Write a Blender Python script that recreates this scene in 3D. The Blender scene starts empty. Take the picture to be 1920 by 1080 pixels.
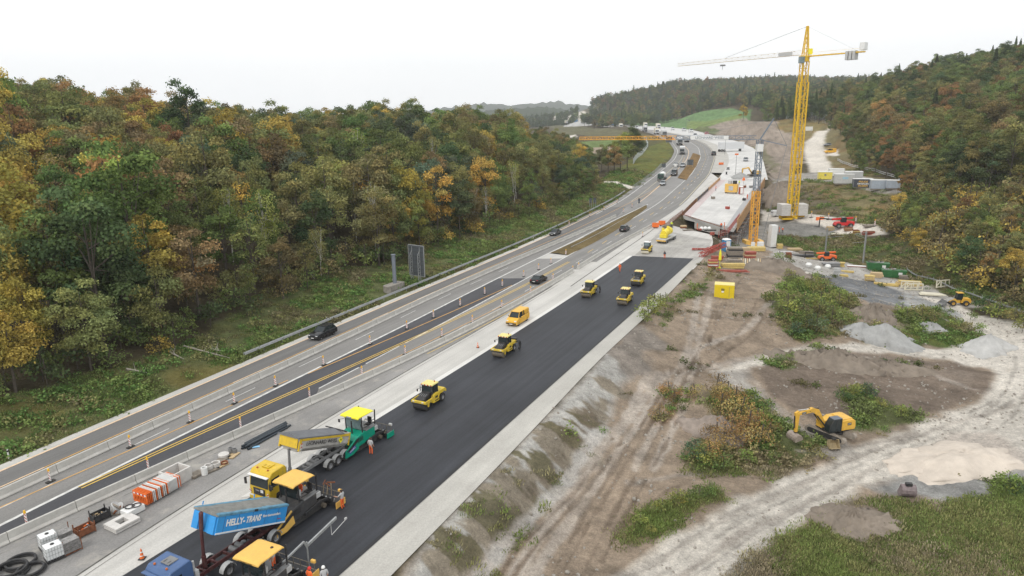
import bpy, bmesh, math, random
import numpy as np
from mathutils import Vector, Matrix
from math import radians, sin, cos, pi
random.seed(7); rng = np.random.default_rng(7)
scene = bpy.context.scene
# ---------------------------------------------------------------- camera
F = 1280.0; CAMZ = 31.0; PITCH = math.atan(318/F); ROLL = radians(0.9)
cf = Vector((0, cos(PITCH), -sin(PITCH))); r0 = Vector((1, 0, 0)); u0 = Vector((0, sin(PITCH), cos(PITCH)))
cr = r0*cos(ROLL) - u0*sin(ROLL); cu = u0*cos(ROLL) + r0*sin(ROLL)
cam_d = bpy.data.cameras.new("camera"); cam = bpy.data.objects.new("camera", cam_d); scene.collection.objects.link(cam)
M = Matrix((cr, cu, -cf)).transposed().to_4x4(); M.translation = Vector((0, 0, CAMZ)); cam.matrix_world = M
cam_d.sensor_width = 36; cam_d.lens = 36*F/1920; cam_d.clip_end = 20000; cam_d.clip_start = 0.5
scene.camera = cam
# ---------------------------------------------------------------- world: bright overcast sky
SUN_EL, SUN_AZ = radians(48), radians(215)      # azimuth clockwise from +Y (north of the scene)
w = bpy.data.worlds.new("World"); scene.world = w; w.use_nodes = True
nt = w.node_tree; nt.nodes.clear()
out = nt.nodes.new("ShaderNodeOutputWorld"); bg = nt.nodes.new("ShaderNodeBackground")
sky = nt.nodes.new("ShaderNodeTexSky"); sky.sky_type = 'NISHITA'; sky.sun_disc = False
sky.sun_elevation = SUN_EL; sky.sun_rotation = SUN_AZ; sky.dust_density = 6; sky.air_density = 1.5; sky.ozone_density = 1
geo = nt.nodes.new("ShaderNodeNewGeometry")
noi = nt.nodes.new("ShaderNodeTexNoise"); noi.inputs['Scale'].default_value = 1.6; noi.inputs['Detail'].default_value = 4
mp = nt.nodes.new("ShaderNodeMapping"); mp.inputs['Scale'].default_value = (1, 1, 3.0)
tc = nt.nodes.new("ShaderNodeTexCoord")
nt.links.new(tc.outputs['Generated'], mp.inputs['Vector']); nt.links.new(mp.outputs[0], noi.inputs['Vector'])
cl = nt.nodes.new("ShaderNodeValToRGB")
cl.color_ramp.elements[0].position = 0.3; cl.color_ramp.elements[0].color = (9.3, 9.6, 9.9, 1)
cl.color_ramp.elements[1].position = 0.7; cl.color_ramp.elements[1].color = (10.6, 10.6, 10.5, 1)
nt.links.new(noi.outputs['Fac'], cl.inputs[0])
mx = nt.nodes.new("ShaderNodeMix"); mx.data_type = 'RGBA'; mx.inputs[0].default_value = 0.93
nt.links.new(sky.outputs[0], mx.inputs[6]); nt.links.new(cl.outputs[0], mx.inputs[7])
nt.links.new(mx.outputs[2], bg.inputs['Color']); bg.inputs['Strength'].default_value = 0.135
nt.links.new(bg.outputs[0], out.inputs['Surface'])
sd = bpy.data.lights.new("sun", 'SUN'); sd.energy = 1.3; sd.angle = radians(14); sd.color = (1, 0.97, 0.92)
sun = bpy.data.objects.new("sun", sd); scene.collection.objects.link(sun)
sdir = Vector((sin(SUN_AZ)*cos(SUN_EL), cos(SUN_AZ)*cos(SUN_EL), sin(SUN_EL)))
sun.rotation_euler = sdir.to_track_quat('Z', 'Y').to_euler()
scene.view_settings.view_transform = 'Standard'; scene.view_settings.look = 'None'
scene.view_settings.exposure = -0.02; scene.view_settings.gamma = 1
scene.render.engine = 'CYCLES'
scene.cycles.max_bounces = 5; scene.cycles.diffuse_bounces = 2; scene.cycles.glossy_bounces = 2
scene.cycles.transmission_bounces = 3; scene.cycles.transparent_max_bounces = 8; scene.cycles.volume_bounces = 0
# ---------------------------------------------------------------- projection helpers
def ray(px, py):
    return cf + cr*((px-960)/F) + cu*((540-py)/F)
_ty = np.arange(-400, 9000, 5.0)
_tz = np.interp(_ty, [-400, 185, 281, 409, 528, 720, 1024, 1433, 1900, 9000], [0, 0, 3.6, 8, 11.5, 13.5, 15.5, 18, 24, 26])
_k = np.ones(13)/13; _tz = np.convolve(np.pad(_tz, 6, mode='edge'), _k, mode='valid')
def zb(y): return np.interp(y, _ty, _tz)
_ts = np.geomspace(25, 9000, 700)
def hit(px, py, fn):
    d = ray(px, py); ts = _ts
    for k in range(3):
        z = CAMZ + ts*d.z - fn(ts*d.x, ts*d.y)
        i = np.argmax(z < 0)
        if not (z < 0).any(): i = len(ts)-1
        i = max(i, 1); a, b = ts[i-1], ts[i]
        if k < 2: ts = np.linspace(a, b, 40)
    t = a + (b-a)*z[i-1]/max(z[i-1]-z[i], 1e-9)
    return Vector((t*d.x, t*d.y, CAMZ+t*d.z))
def R(px, py): return hit(px, py, lambda x, y: zb(y))         # point on the road surface
def RL(pts): return np.array([R(*p)[:] for p in pts])
_tab = rng.random((256, 256))
def vn(x, y, s, seed=0):
    x = np.asarray(x)/s + seed*17.31; y = np.asarray(y)/s + seed*9.77
    xi = np.floor(x).astype(int); yi = np.floor(y).astype(int); fx = x-xi; fy = y-yi
    fx = fx*fx*(3-2*fx); fy = fy*fy*(3-2*fy); g = lambda a, b: _tab[a & 255, b & 255]
    return (g(xi, yi)*(1-fx)+g(xi+1, yi)*fx)*(1-fy)+(g(xi, yi+1)*(1-fx)+g(xi+1, yi+1)*fx)*fy - .5
def fbm(x, y, s, o=4, seed=0):
    return sum(vn(x, y, s/2**i, seed+i)/2**i for i in range(o))
def resample(P, step):
    P = np.asarray(P, float); d = np.r_[0, np.cumsum(np.linalg.norm(np.diff(P[:, :2], axis=0), axis=1))]
    n = max(int(d[-1]/step), 1)+1 if np.isscalar(step) else step
    t = np.linspace(0, d[-1], n)
    return np.stack([np.interp(t, d, P[:, i]) for i in range(P.shape[1])], 1)
def resn(P, n):
    d = np.r_[0, np.cumsum(np.linalg.norm(np.diff(P[:, :2], axis=0), axis=1))]; t = np.linspace(0, d[-1], n)
    return np.stack([np.interp(t, d, P[:, i]) for i in range(P.shape[1])], 1)
def tang(P):
    T = np.gradient(P[:, :2], axis=0); return T/np.linalg.norm(T, axis=1)[:, None]
def smooth(P, it=2):
    P = P.copy()
    for _ in range(it): P[1:-1] = (P[:-2]+2*P[1:-1]+P[2:])/4
    return P
def offs(P, d):               # sideways: positive = to the right of travel
    T = tang(P); Q = P.copy(); Q[:, 0] += T[:, 1]*d; Q[:, 1] -= T[:, 0]*d; Q[:, 2] = zb(Q[:, 1]); return Q
def sdist(X, Y, poly):        # signed distance, negative inside
    poly = np.asarray(poly)[:, :2]; n = len(poly); D = np.full(X.shape, 1e18); ins = np.zeros(X.shape, bool)
    for i in range(n):
        a = poly[i]; b = poly[(i+1) % n]; e = b-a; wx = X-a[0]; wy = Y-a[1]
        t = np.clip((wx*e[0]+wy*e[1])/max(e@e, 1e-9), 0, 1)
        D = np.minimum(D, (wx-e[0]*t)**2+(wy-e[1]*t)**2)
        if a[1] != b[1]:
            c = ((a[1] > Y) != (b[1] > Y)) & (X < (b[0]-a[0])*(Y-a[1])/(b[1]-a[1])+a[0]); ins ^= c
    D = np.sqrt(D); return np.where(ins, -D, D)
def ldist(X, Y, line):
    D = np.full(X.shape, 1e18)
    for a, b in zip(line[:-1], line[1:]):
        a = np.array(a[:2]); b = np.array(b[:2]); e = b-a; wx = X-a[0]; wy = Y-a[1]
        t = np.clip((wx*e[0]+wy*e[1])/max(e@e, 1e-9), 0, 1); D = np.minimum(D, (wx-e[0]*t)**2+(wy-e[1]*t)**2)
    return np.sqrt(D)
# ---------------------------------------------------------------- longitudinal lines of the motorway (traced, laid on the road surface)
def line(pts): 
    P = RL(pts)
    if P[0, 1] < 75: P = np.vstack([P[0]+(P[0]-P[1])/np.linalg.norm(P[0]-P[1])*30, P])
    P = resample(P, 6.0); P = smooth(P, 6); P[:, 2] = zb(P[:, 1]); return P
L0 = line([(-140,944),(0,882),(172,810),(240,781),(565,640),(640,608),(847,520),(942,480),(1050,432),(1162,376),(1225,330),(1262,299),(1269,283),(1257,266),(1225,251),(1180,238.5),(1105,233),(1035,227)])
L1 = line([(-120,968),(0,914),(230,811),(610,641),(640,626),(965,480),(1225,358),(1237,348),(1277,312),(1286,290),(1279,272)])
LB1 = line([(-160,1010),(0,938),(107,887),(202,843),(285,804),(357,771),(425,740),(485,711),(539,687),(587,665),(640,641),(782,571),(927,506),(990,479),(1157,406)])
W1 = line([(-120,1045),(0,985),(150,910),(240,867),(415,780),(575,699),(640,669),(700,640),(865,556),(1017,480),(1090,445),(1150,413),(1215,383)])
O2 = line([(-100,995),(0,950),(240,846),(325,810),(450,754),(540,713)])
O2b = line([(577,701),(640,675),(720,641),(960,535)])
W2 = line([(452,805),(542,757),(640,707),(757,645),(882,579),(1065,480),(1145,432),(1235,382),(1297,327),(1314,296),(1310,277),(1293,266),(1262,254),(1215,244.5),(1160,238.5)])
YD = line([(147,915),(240,872),(375,812),(720,660),(762,641),(830,610),(992,532),(1067,491)])
O3 = line([(-60,1040),(60,985),(330,865),(440,811),(465,800),(640,719),(720,681),(765,664),(825,630),(930,580),(995,547),(1035,524)])
LB2 = line([(-110,1075),(16,1016),(140,957),(250,908),(345,865),(431,826),(509,790),(579,759),(643,731),(701,706),(755,682),(805,657),(935,592),(1030,537),(1076,509)])
LB3 = line([(1083,505),(1110,488),(1142,467),(1195,440),(1230,421)])
K1 = line([(60,1130),(180,1045),(242,1005),(330,955),(480,864),(600,795),(720,717),(795,677),(897,620),(960,582),(1035,537)])
K2 = line([(1070,537),(1140,488),(1225,430)])
AL = line([(60,1185),(230,1078),(265,1057),(370,995),(480,925),(620,840),(770,749),(890,673),(997,606),(1090,546),(1165,494),(1186,480)])
AR = line([(450,1245),(560,1145),(631,1080),(760,970),(1000,752),(1172,600),(1192,582),(1285,499),(1300,485)])
GR = line([(570,1245),(700,1110),(808,1005),(1011,795),(1141,652),(1200,608),(1310,492),(1332,470)])
RR = line([(1083,500),(1145,457),(1202,426),(1267,379),(1322,332),(1337,300),(1340,287),(1325,270),(1295,259.5),(1240,249),(1180,241.5),(1100,235)])
NL = line([(1345,337),(1367,307),(1366,290),(1353,275),(1318,262),(1270,250.5),(1215,242.5),(1160,237)])
NR = line([(1440,337),(1430,297),(1414,278),(1387,266.5),(1340,254.5),(1297,243.5),(1247,238),(1180,234),(1060,229.5)])
# ---------------------------------------------------------------- tagging helpers
def tag(o, label=None, cat=None, group=None, kind=None):
    if label: o['label'] = label
    if cat: o['category'] = cat
    if group: o['group'] = group
    if kind: o['kind'] = kind
    return o
def link(o, parent=None):
    scene.collection.objects.link(o)
    if parent is not None: o.parent = parent
    return o
def mesh_np(name, V, Q, mat=None, cols=None, smooth_=False, tris=False, mats=None, fm=None):
    k = 3 if tris else 4
    V = np.ascontiguousarray(V, np.float32); Q = np.ascontiguousarray(Q, np.int32).reshape(-1, k)
    me = bpy.data.meshes.new(name); me.vertices.add(len(V)); me.vertices.foreach_set('co', V.ravel())
    me.loops.add(Q.size); me.loops.foreach_set('vertex_index', Q.ravel())
    me.polygons.add(len(Q)); me.polygons.foreach_set('loop_start', np.arange(len(Q), dtype=np.int32)*k)
    try: me.polygons.foreach_set('loop_total', np.full(len(Q), k, np.int32))
    except Exception: pass
    if smooth_: me.polygons.foreach_set('use_smooth', np.ones(len(Q), bool))
    if mats:
        for m in mats: me.materials.append(m)
    elif mat: me.materials.append(mat)
    if fm is not None: me.polygons.foreach_set('material_index', np.asarray(fm, np.int32))
    if cols is not None:
        a = me.attributes.new('col', 'FLOAT_COLOR', 'POINT')
        c = np.ones((len(V), 4), np.float32); c[:, :3] = cols[:, :3]
        if cols.shape[1] > 3: c[:, 3] = cols[:, 3]
        a.data.foreach_set('color', c.ravel())
    me.update(calc_edges=True); me.validate()
    return me
# ---------------------------------------------------------------- materials
MATS = {}
def N(nt, t, **kw):
    n = nt.nodes.new(t)
    for k, v in kw.items(): setattr(n, k, v)
    return n
def mat(name, rgb, rough=.55, metal=0, var=.12, sc=1.5, bump=0, bsc=20, emit=0, alpha=None, trans=0, dirt=0):
    if name in MATS: return MATS[name]
    m = bpy.data.materials.new(name); m.use_nodes = True; nt = m.node_tree; b = nt.nodes['Principled BSDF']
    b.inputs['Roughness'].default_value = rough; b.inputs['Metallic'].default_value = metal
    b.inputs['Specular IOR Level'].default_value = .35
    L = nt.links; tc = N(nt, 'ShaderNodeTexCoord')
    no = N(nt, 'ShaderNodeTexNoise'); no.inputs['Scale'].default_value = sc; no.inputs['Detail'].default_value = 6; no.inputs['Roughness'].default_value = .65
    L.new(tc.outputs['Object'], no.inputs['Vector'])
    mr = N(nt, 'ShaderNodeMapRange'); mr.inputs[1].default_value = .3; mr.inputs[2].default_value = .7
    mr.inputs[3].default_value = 1-var; mr.inputs[4].default_value = 1+var; L.new(no.outputs['Fac'], mr.inputs[0])
    mu = N(nt, 'ShaderNodeMix', data_type='RGBA', blend_type='MULTIPLY'); mu.inputs[0].default_value = 1
    mu.inputs[6].default_value = (*rgb, 1); L.new(mr.outputs[0], mu.inputs[7]); col = mu.outputs[2]
    if dirt:
        n2 = N(nt, 'ShaderNodeTexNoise'); n2.inputs['Scale'].default_value = sc*2.3; n2.inputs['Detail'].default_value = 8
        L.new(tc.outputs['Object'], n2.inputs['Vector'])
        m2 = N(nt, 'ShaderNodeMapRange'); m2.inputs[1].default_value = .48; m2.inputs[2].default_value = .75; m2.inputs[4].default_value = dirt; L.new(n2.outputs['Fac'], m2.inputs[0])
        mm = N(nt, 'ShaderNodeMix', data_type='RGBA'); L.new(m2.outputs[0], mm.inputs[0]); L.new(col, mm.inputs[6]); mm.inputs[7].default_value = (.17, .145, .115, 1); col = mm.outputs[2]
    L.new(col, b.inputs['Base Color'])
    if bump:
        n3 = N(nt, 'ShaderNodeTexNoise'); n3.inputs['Scale'].default_value = bsc; n3.inputs['Detail'].default_value = 4
        L.new(tc.outputs['Object'], n3.inputs['Vector'])
        bp = N(nt, 'ShaderNodeBump'); bp.inputs['Strength'].default_value = bump; bp.inputs['Distance'].default_value = .03
        L.new(n3.outputs['Fac'], bp.inputs['Height']); L.new(bp.outputs[0], b.inputs['Normal'])
    if trans: b.inputs['Transmission Weight'].default_value = trans
    if emit: b.inputs['Emission Color'].default_value = (*rgb, 1); b.inputs['Emission Strength'].default_value = emit
    MATS[name] = m; return m
def surf(name, rgb, streak=0, fine=.25, patch=.12, az=26.5, rough=.85, tint=None, tfac=0, psc=.12, ssc=1.2):
    """ground surface sheet: patches, fine grain, streaks along the road"""
    m = bpy.data.materials.new(name); m.use_nodes = True; nt = m.node_tree; b = nt.nodes['Principled BSDF']; L = nt.links
    b.inputs['Roughness'].default_value = rough; b.inputs['Specular IOR Level'].default_value = .25
    tc = N(nt, 'ShaderNodeTexCoord'); col = None
    rgbn = N(nt, 'ShaderNodeRGB'); rgbn.outputs[0].default_value = (*rgb, 1); col = rgbn.outputs[0]
    def mul(scale, amp, mapping=None, detail=6, ro=.6):
        nonlocal col
        no = N(nt, 'ShaderNodeTexNoise'); no.inputs['Scale'].default_value = scale; no.inputs['Detail'].default_value = detail; no.inputs['Roughness'].default_value = ro
        L.new(mapping or tc.outputs['Object'], no.inputs['Vector'])
        mr = N(nt, 'ShaderNodeMapRange'); mr.inputs[1].default_value = .3; mr.inputs[2].default_value = .7; mr.inputs[3].default_value = 1-amp; mr.inputs[4].default_value = 1+amp
        L.new(no.outputs['Fac'], mr.inputs[0]); mu = N(nt, 'ShaderNodeMix', data_type='RGBA', blend_type='MULTIPLY'); mu.inputs[0].default_value = 1
        L.new(col, mu.inputs[6]); L.new(mr.outputs[0], mu.inputs[7]); col = mu.outputs[2]
    mul(psc, patch); mul(6.0, fine, detail=3, ro=.8)
    if streak:
        mp = N(nt, 'ShaderNodeMapping'); mp.inputs['Rotation'].default_value = (0, 0, radians(az)); mp.inputs['Scale'].default_value = (ssc, .03, 1)
        L.new(tc.outputs['Object'], mp.inputs['Vector'])
        # rotate first, then squash: use two mappings
        m1 = N(nt, 'ShaderNodeMapping'); m1.inputs['Rotation'].default_value = (0, 0, radians(az)); L.new(tc.outputs['Object'], m1.inputs['Vector'])
        m2 = N(nt, 'ShaderNodeMapping'); m2.inputs['Scale'].default_value = (ssc, .025, 1); L.new(m1.outputs[0], m2.inputs['Vector'])
        mul(1.0, streak, m2.outputs[0], 5, .6)
    if tint:
        no = N(nt, 'ShaderNodeTexNoise'); no.inputs['Scale'].default_value = .35; no.inputs['Detail'].default_value = 8; no.inputs['Roughness'].default_value = .7
        L.new(tc.outputs['Object'], no.inputs['Vector'])
        mr = N(nt, 'ShaderNodeMapRange'); mr.inputs[1].default_value = .52; mr.inputs[2].default_value = .68; mr.inputs[4].default_value = tfac; L.new(no.outputs['Fac'], mr.inputs[0])
        mm = N(nt, 'ShaderNodeMix', data_type='RGBA'); L.new(mr.outputs[0], mm.inputs[0]); L.new(col, mm.inputs[6]); mm.inputs[7].default_value = (*tint, 1); col = mm.outputs[2]
    L.new(col, b.inputs['Base Color'])
    return m
# ---------------------------------------------------------------- terrain
ctrl = []
def cP(px, py, z):            # a traced point with an estimated height
    d = ray(px, py); t = (z-CAMZ)/d.z; ctrl.append((t*d.x, t*d.y, z))
def cD(px, Y, z): ctrl.append(((px-960)/F*Y*1.0, Y, z))
for a in [(808,1010,-.1),(1011,797,-.1),(1141,654,-.1),(1205,606,-.1),(1315,492,-.1),(896,1078,-3),(1058,900,-3),(1135,795,-2.6),(1175,705,-1.8),(1215,655,-.8),
  (850,1150,-3),(1000,1150,-3.6),(1300,1200,-4.2),(1700,1300,-4.2),(1080,1000,-3.6),(1250,900,-3.4),(1300,1000,-4),(1500,900,-4.2),(1560,815,-4.2),(1750,800,-4.4),(1800,1000,-4.0),(1500,1060,-3.9),
  (1300,760,-3),(1300,660,-2),(1357,552,-1.2),(1440,530,-1.4),(1380,505,-1),(1440,600,-1.8),(1500,480,-6.2),(1560,492,-6.4),(1650,522,-6.5),(1760,556,-6.4),(1850,590,-6),(1930,640,-5.5),(1900,700,-5),(1880,780,-4.6),
  (1470,500,-3.5),(1440,470,-3.5),(1650,650,-4.6),(1500,655,-3.6),(1700,620,-5),(1620,585,-4.5),(1540,560,-1.2),(1500,590,-1),(1600,560,-3.2),(1680,560,-6),(1700,585,-4),
  (1412,456,-5),(1450,450,-6),(1560,450,-7.5),(1640,470,-7.5),(1720,520,-6.6),(1485,411,-4),(1430,420,-6),(1540,413,-3.6),(1625,428,-3.8),(1500,432,-6.5),(1580,438,-5.5),
  (1400,440,-6.5),(1380,432,-6.5),(1440,398,-5),(1440,370,-4),(1440,352,0),(1500,385,-1.5),(1560,390,-1),(1640,400,-1.5),
  (1550,338,4.2),(1620,348,4.2),(1680,356,4.0),(1510,325,4.6),(1470,340,3.4),(1540,300,7.5),(1555,288,8.5),(1530,265,12),(1560,240,17),(1600,330,8),(1680,345,7)]: cP(*a)
for a in [(1440,330,9),(1440,420,16),(1420,500,24),(1380,600,27),(1350,520,14),(1400,380,8.5),(1500,480,21),(1520,560,24),(1460,620,27),
  (1900,150,2),(1900,185,7),(1900,235,14),(1900,320,29),(1900,420,54),(1900,600,58),(2200,200,22),(2200,320,50),(2500,200,30),(2200,100,3),(2600,100,10),(2300,500,70),
  (1760,175,-1),(1750,250,10),(1750,400,33),(1750,550,57),(1750,800,60),(1640,300,10),(1600,400,20),(1600,550,36),(1600,720,50),(1560,900,45),(1700,1300,60),(1500,1000,52),
  (1480,800,34),(1430,900,38),(1380,1000,40),(1300,800,25),(1250,900,25.5),(1300,1060,35.5),(1370,850,31),(1370,1020,41),(1200,1040,32),(1200,1000,20),(1380,1250,60),(1280,1250,52),(1180,1200,35),(1400,1600,96),(1250,1600,92),(1120,1600,58),(1080,1900,40),(1550,1700,98),(1700,2000,100),
  (1000,1800,22),(1000,2600,25),(900,2500,20),(800,1500,8),(700,1500,2),(600,2500,0),(1050,1400,16),(1000,1100,9),(1120,900,9),(1130,700,8.5),(1080,600,8),(1050,480,7.5),(1120,480,7),(1170,560,8),(1160,440,6.5),(1180,360,5),(1110,380,4),
  (-300,90,14),(-300,150,25),(-300,260,36),(-800,80,16),(-800,200,34),(-800,50,6),(0,80,3.2),(0,105,9),(0,150,18),(0,200,26),(0,260,31),(0,330,31),(0,500,20),
  (150,88,3.3),(150,130,12),(150,200,22),(150,280,26),(300,80,1.6),(300,100,5),(300,140,11.5),(300,200,18),(300,280,21),(300,400,14),(420,100,1.8),(420,120,4.5),
  (500,110,2),(500,140,6),(500,190,11),(500,280,13),(500,380,8),(500,600,0),(700,150,2),(700,170,5.5),(700,220,12),(700,300,18),(700,380,15),(700,600,4),
  (850,180,1.5),(850,210,6),(850,260,12),(850,330,17),(850,420,13),(950,230,3),(950,280,8),(950,340,10),(950,450,7),(1040,280,3),(1040,330,5),(1100,300,2.2),
  (300,1000,-10),(0,900,0),(-600,700,20),(500,1500,-20),(0,2000,-20)]: cD(*a)
for P, d, z in ((L0, -4, .25), (L0, -9, .9), (GR, 0.5, -.1)):
    Q = resample(offs(P, d), 22.)
    for q in Q[:60]: ctrl.append((q[0], q[1], zb(q[1])+z))
for q in resample(offs(NR, 5), 30.): ctrl.append((q[0], q[1], zb(q[1])+.3))
ctrl = np.array(ctrl); CX = ctrl[:, :2]; CO = ctrl[:, 2]-zb(ctrl[:, 1])
_A = np.sqrt(((CX[:, None]-CX[None])**2).sum(-1)) ; _n = len(CX)
_S = np.block([[_A - np.eye(_n)*0.8, np.ones((_n, 1))], [np.ones((1, _n)), np.zeros((1, 1))]])
_w = np.linalg.solve(_S, np.r_[CO, 0])
def rbf(x, y):
    x = np.asarray(x, float); y = np.asarray(y, float); r = np.full(x.shape, _w[-1])
    for (a, b), c in zip(CX, _w[:-1]): r = r + c*np.sqrt((x-a)**2+(y-b)**2)
    return r
# corridor of the motorway: the ground keeps just under the paving
_left = offs(L0, -1.6)[:, :2]
_gr = GR[:, :2]; _g = _gr[_gr[:, 1] < R(1310, 490).y]
bridge_left = RL([(1325,478),(1339,455),(1333,440),(1262,419),(1278,404),(1300,376),(1350,336)])[:, :2]
CORR = np.vstack([_left, NR[::-1, :2], RL([(1440,337)])[:, :2], bridge_left[::-1], _g[::-1]])
def Tz(x, y, detail=True):
    x = np.asarray(x, float); y = np.asarray(y, float)
    base = zb(y); h = rbf(x, y)
    sdv = np.full(x.shape, 50.); m = (y > -60) & (y < 1900) & (x > -160) & (x < 330)
    if m.any(): sdv[m] = sdist(x[m], y[m], CORR)
    k = np.clip(sdv/5, 0, 1); k = k*k*(3-2*k)
    dist = np.sqrt(x*x+y*y)
    if detail:
        am = np.clip((sdv-1)/6, 0, 1)
        h = h + am*(fbm(x, y, 9, 4, 3)*.55 + fbm(x, y, 1.6, 3, 9)*.24*np.clip(1.5-dist/250, .2, 1) + np.clip((dist-250)/600, 0, 1)*fbm(x, y, 90, 3, 5)*7)
    deep = np.where(sdv < 0, np.clip(-sdv/2.5, 0, 1)*np.clip((dist-40)/300, .12, 1.2), 0)
    return base + h*k - .06*(1-k) - deep*.9
_tsg = np.geomspace(25, 6000, 420)
def G(px, py):
    d = ray(px, py); ts = _tsg
    for k in range(3):
        z = CAMZ + ts*d.z - Tz(ts*d.x, ts*d.y); neg = z < 0
        i = int(np.argmax(neg)) if neg.any() else len(ts)-1
        i = max(i, 1); a, b = ts[i-1], ts[i]
        if k < 2: ts = np.linspace(a, b, 24)
    t = a + (b-a)*z[i-1]/max(z[i-1]-z[i], 1e-9)
    return Vector((t*d.x, t*d.y, CAMZ+t*d.z))
def gz(x, y): return float(Tz(np.array([x]), np.array([y]))[0])
def GL(pts): return np.array([G(*p)[:] for p in pts])
# polar sheet reaching past the horizon
_az = np.radians(np.r_[np.arange(-75, -46, 1.5), np.r_[np.arange(-45, -2, .22), np.arange(-2, 40, .125)], np.arange(40, 46, .5), np.arange(46, 76, 1.5)])
_rr = [18.]
while _rr[-1] < 4900: _rr.append(_rr[-1]*(1.0042 if _rr[-1] < 300 else 1.0065 if _rr[-1] < 420 else 1.011 if _rr[-1] < 2500 else 1.04))
_rr = np.array(_rr); RRg, AZg = np.meshgrid(_rr, _az, indexing='ij'); TX = RRg*np.sin(AZg); TY = RRg*np.cos(AZg)
TZ = Tz(TX, TY)
DIRT, DIRT2, HAUL, GRAV = (.285,.225,.168), (.225,.18,.138), (.60,.555,.49), (.40,.385,.355)
GRASS, GG, DRY, SAND, GREYG, SLOPE, FLOOR = (.115,.13,.052), (.12,.165,.05), (.17,.14,.075), (.60,.52,.44), (.235,.235,.23), (.25,.215,.165), (.075,.062,.036)
C = np.empty(TX.shape+(4,)); C[..., :3] = FLOOR; C[..., 3] = 0
edge = fbm(TX, TY, 5, 4, 21)
def zone(pts, col, soft=1.2, wob=1.6, g=0, world=None, amt=1.):
    P = world if world is not None else GL(pts)
    lo = P[:, :2].min(0)-6; hi = P[:, :2].max(0)+6
    m = (TX > lo[0]) & (TX < hi[0]) & (TY > lo[1]) & (TY < hi[1])
    if not m.any(): return
    d = sdist(TX[m], TY[m], P)+edge[m]*wob*np.clip(np.sqrt(TX[m]**2+TY[m]**2)/120, 1, 4)
    a = (np.clip(.5-d/soft, 0, 1)*amt)[:, None]
    C[m] = C[m]*(1-a)+np.array([*col, g])*a
def track(pts, col, wd=.5, amt=.7, soft=.4):
    P = smooth(resample(GL(pts), 3.), 4); lo = P[:, :2].min(0)-4; hi = P[:, :2].max(0)+4
    m = (TX > lo[0]) & (TX < hi[0]) & (TY > lo[1]) & (TY < hi[1])
    d = ldist(TX[m], TY[m], P[:, :2])+vn(TX[m], TY[m], 1.5, 4)*.5
    a = (np.clip((wd-d)/soft+.5, 0, 1)*amt)[:, None]*(.6+.8*(vn(TX[m], TY[m], 4, 8)+.5))[:, None]; a = np.clip(a, 0, 1)
    C[m, :3] = C[m, :3]*(1-a)+np.array(col)*a
    TZ[m] -= .06*a[:, 0]
# whole right side: bare earth
zone([(600,1300),(808,1010),(1011,797),(1141,654),(1205,606),(1330,470),(1430,450),(1500,470),(1700,530),(1960,640),(2300,760),(2300,1500)], DIRT)
FE = [(-200,830),(0,748),(150,700),(330,650),(430,592),(560,540),(640,505),(740,490),(850,440),(950,405),(1050,368),(1110,345)]
zone([(-200,985),(0,890),(244,785),(565,645),(847,525),(942,485),(1050,435),(1165,378),(1130,340)]+FE[::-1], GRASS, g=1)
zone([(1110,350),(1165,375),(1235,322),(1262,292),(1266,275),(1252,262),(1225,262),(1190,292),(1150,322)], (.11,.125,.03), g=1)
zone([(1133,339),(1190,350),(1184,357),(1132,345)], HAUL, wob=.3, soft=.6)
zone([(1000,262),(1165,260),(1250,262),(1180,300),(1110,310),(1060,300)], (.08,.085,.035), g=1)
zone([(1065,268),(1160,262),(1165,270),(1090,280),(1068,277)], GG, wob=.5)
zone([(1060,281),(1162,271),(1160,280),(1100,290)], DIRT, wob=.5)
zone([(1030,232),(1105,238),(1180,245),(1228,258),(1190,262),(1130,258),(1040,250)], (.11,.105,.055))
zone([(1050,255),(1080,252),(1078,258),(1050,260)], HAUL)
zone([(1140,238),(1175,232),(1200,227),(1375,203),(1410,206),(1395,230),(1340,236),(1290,243),(1245,238)], (.115,.195,.075), wob=.5)
zone([(1290,228),(1390,215),(1385,231),(1330,236),(1285,238)], (.15,.20,.06), wob=.5)
zone([(1040,214),(1095,208),(1165,222),(1170,234),(1100,232),(1040,226)], HAUL)
zone([(1075,213),(1140,212),(1150,220),(1100,222)], (.13,.12,.08))
zone([(1310,243),(1345,232),(1400,222),(1460,226),(1530,240),(1510,300),(1480,330),(1450,345),(1440,335),(1432,300),(1412,277),(1340,252)], (.27,.225,.185))
zone([(1340,252),(1300,243),(1330,238),(1350,245)], (.12,.14,.06))
zone([(1412,272),(1440,288),(1470,310),(1445,325),(1430,300)], (.14,.14,.07), amt=.7)
zone([(1455,226),(1540,225),(1565,238),(1530,270),(1500,282),(1480,250)], (.20,.165,.075), g=.6)
zone([(1440,345),(1520,322),(1680,352),(1695,372),(1660,425),(1540,408),(1440,395)], (.15,.13,.085), g=.5)
zone([(1540,232),(1580,236),(1610,290),(1640,328),(1740,365),(1700,430),(1600,420),(1500,345),(1540,300)], (.18,.155,.08), g=.8)
zone([(1560,230),(1545,262),(1548,290),(1560,322),(1518,326),(1510,295),(1508,268),(1530,248)], HAUL, wob=.25, soft=2)
zone([(1545,280),(1570,280),(1572,292),(1545,292)], HAUL, wob=.6)
zone([(1450,335),(1500,325),(1560,320),(1690,348),(1690,362),(1640,362),(1520,338),(1450,345)], (.33,.31,.28), wob=.6)
zone([(1425,392),(1530,402),(1640,420),(1670,440),(1600,442),(1500,420),(1430,415)], HAUL, wob=.8)
zone([(1430,415),(1530,420),(1570,432),(1560,440),(1440,442)], (.2,.195,.18), wob=.8)
zone([(1380,425),(1440,420),(1450,455),(1400,465),(1350,460)], (.26,.245,.22), wob=.8)
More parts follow.
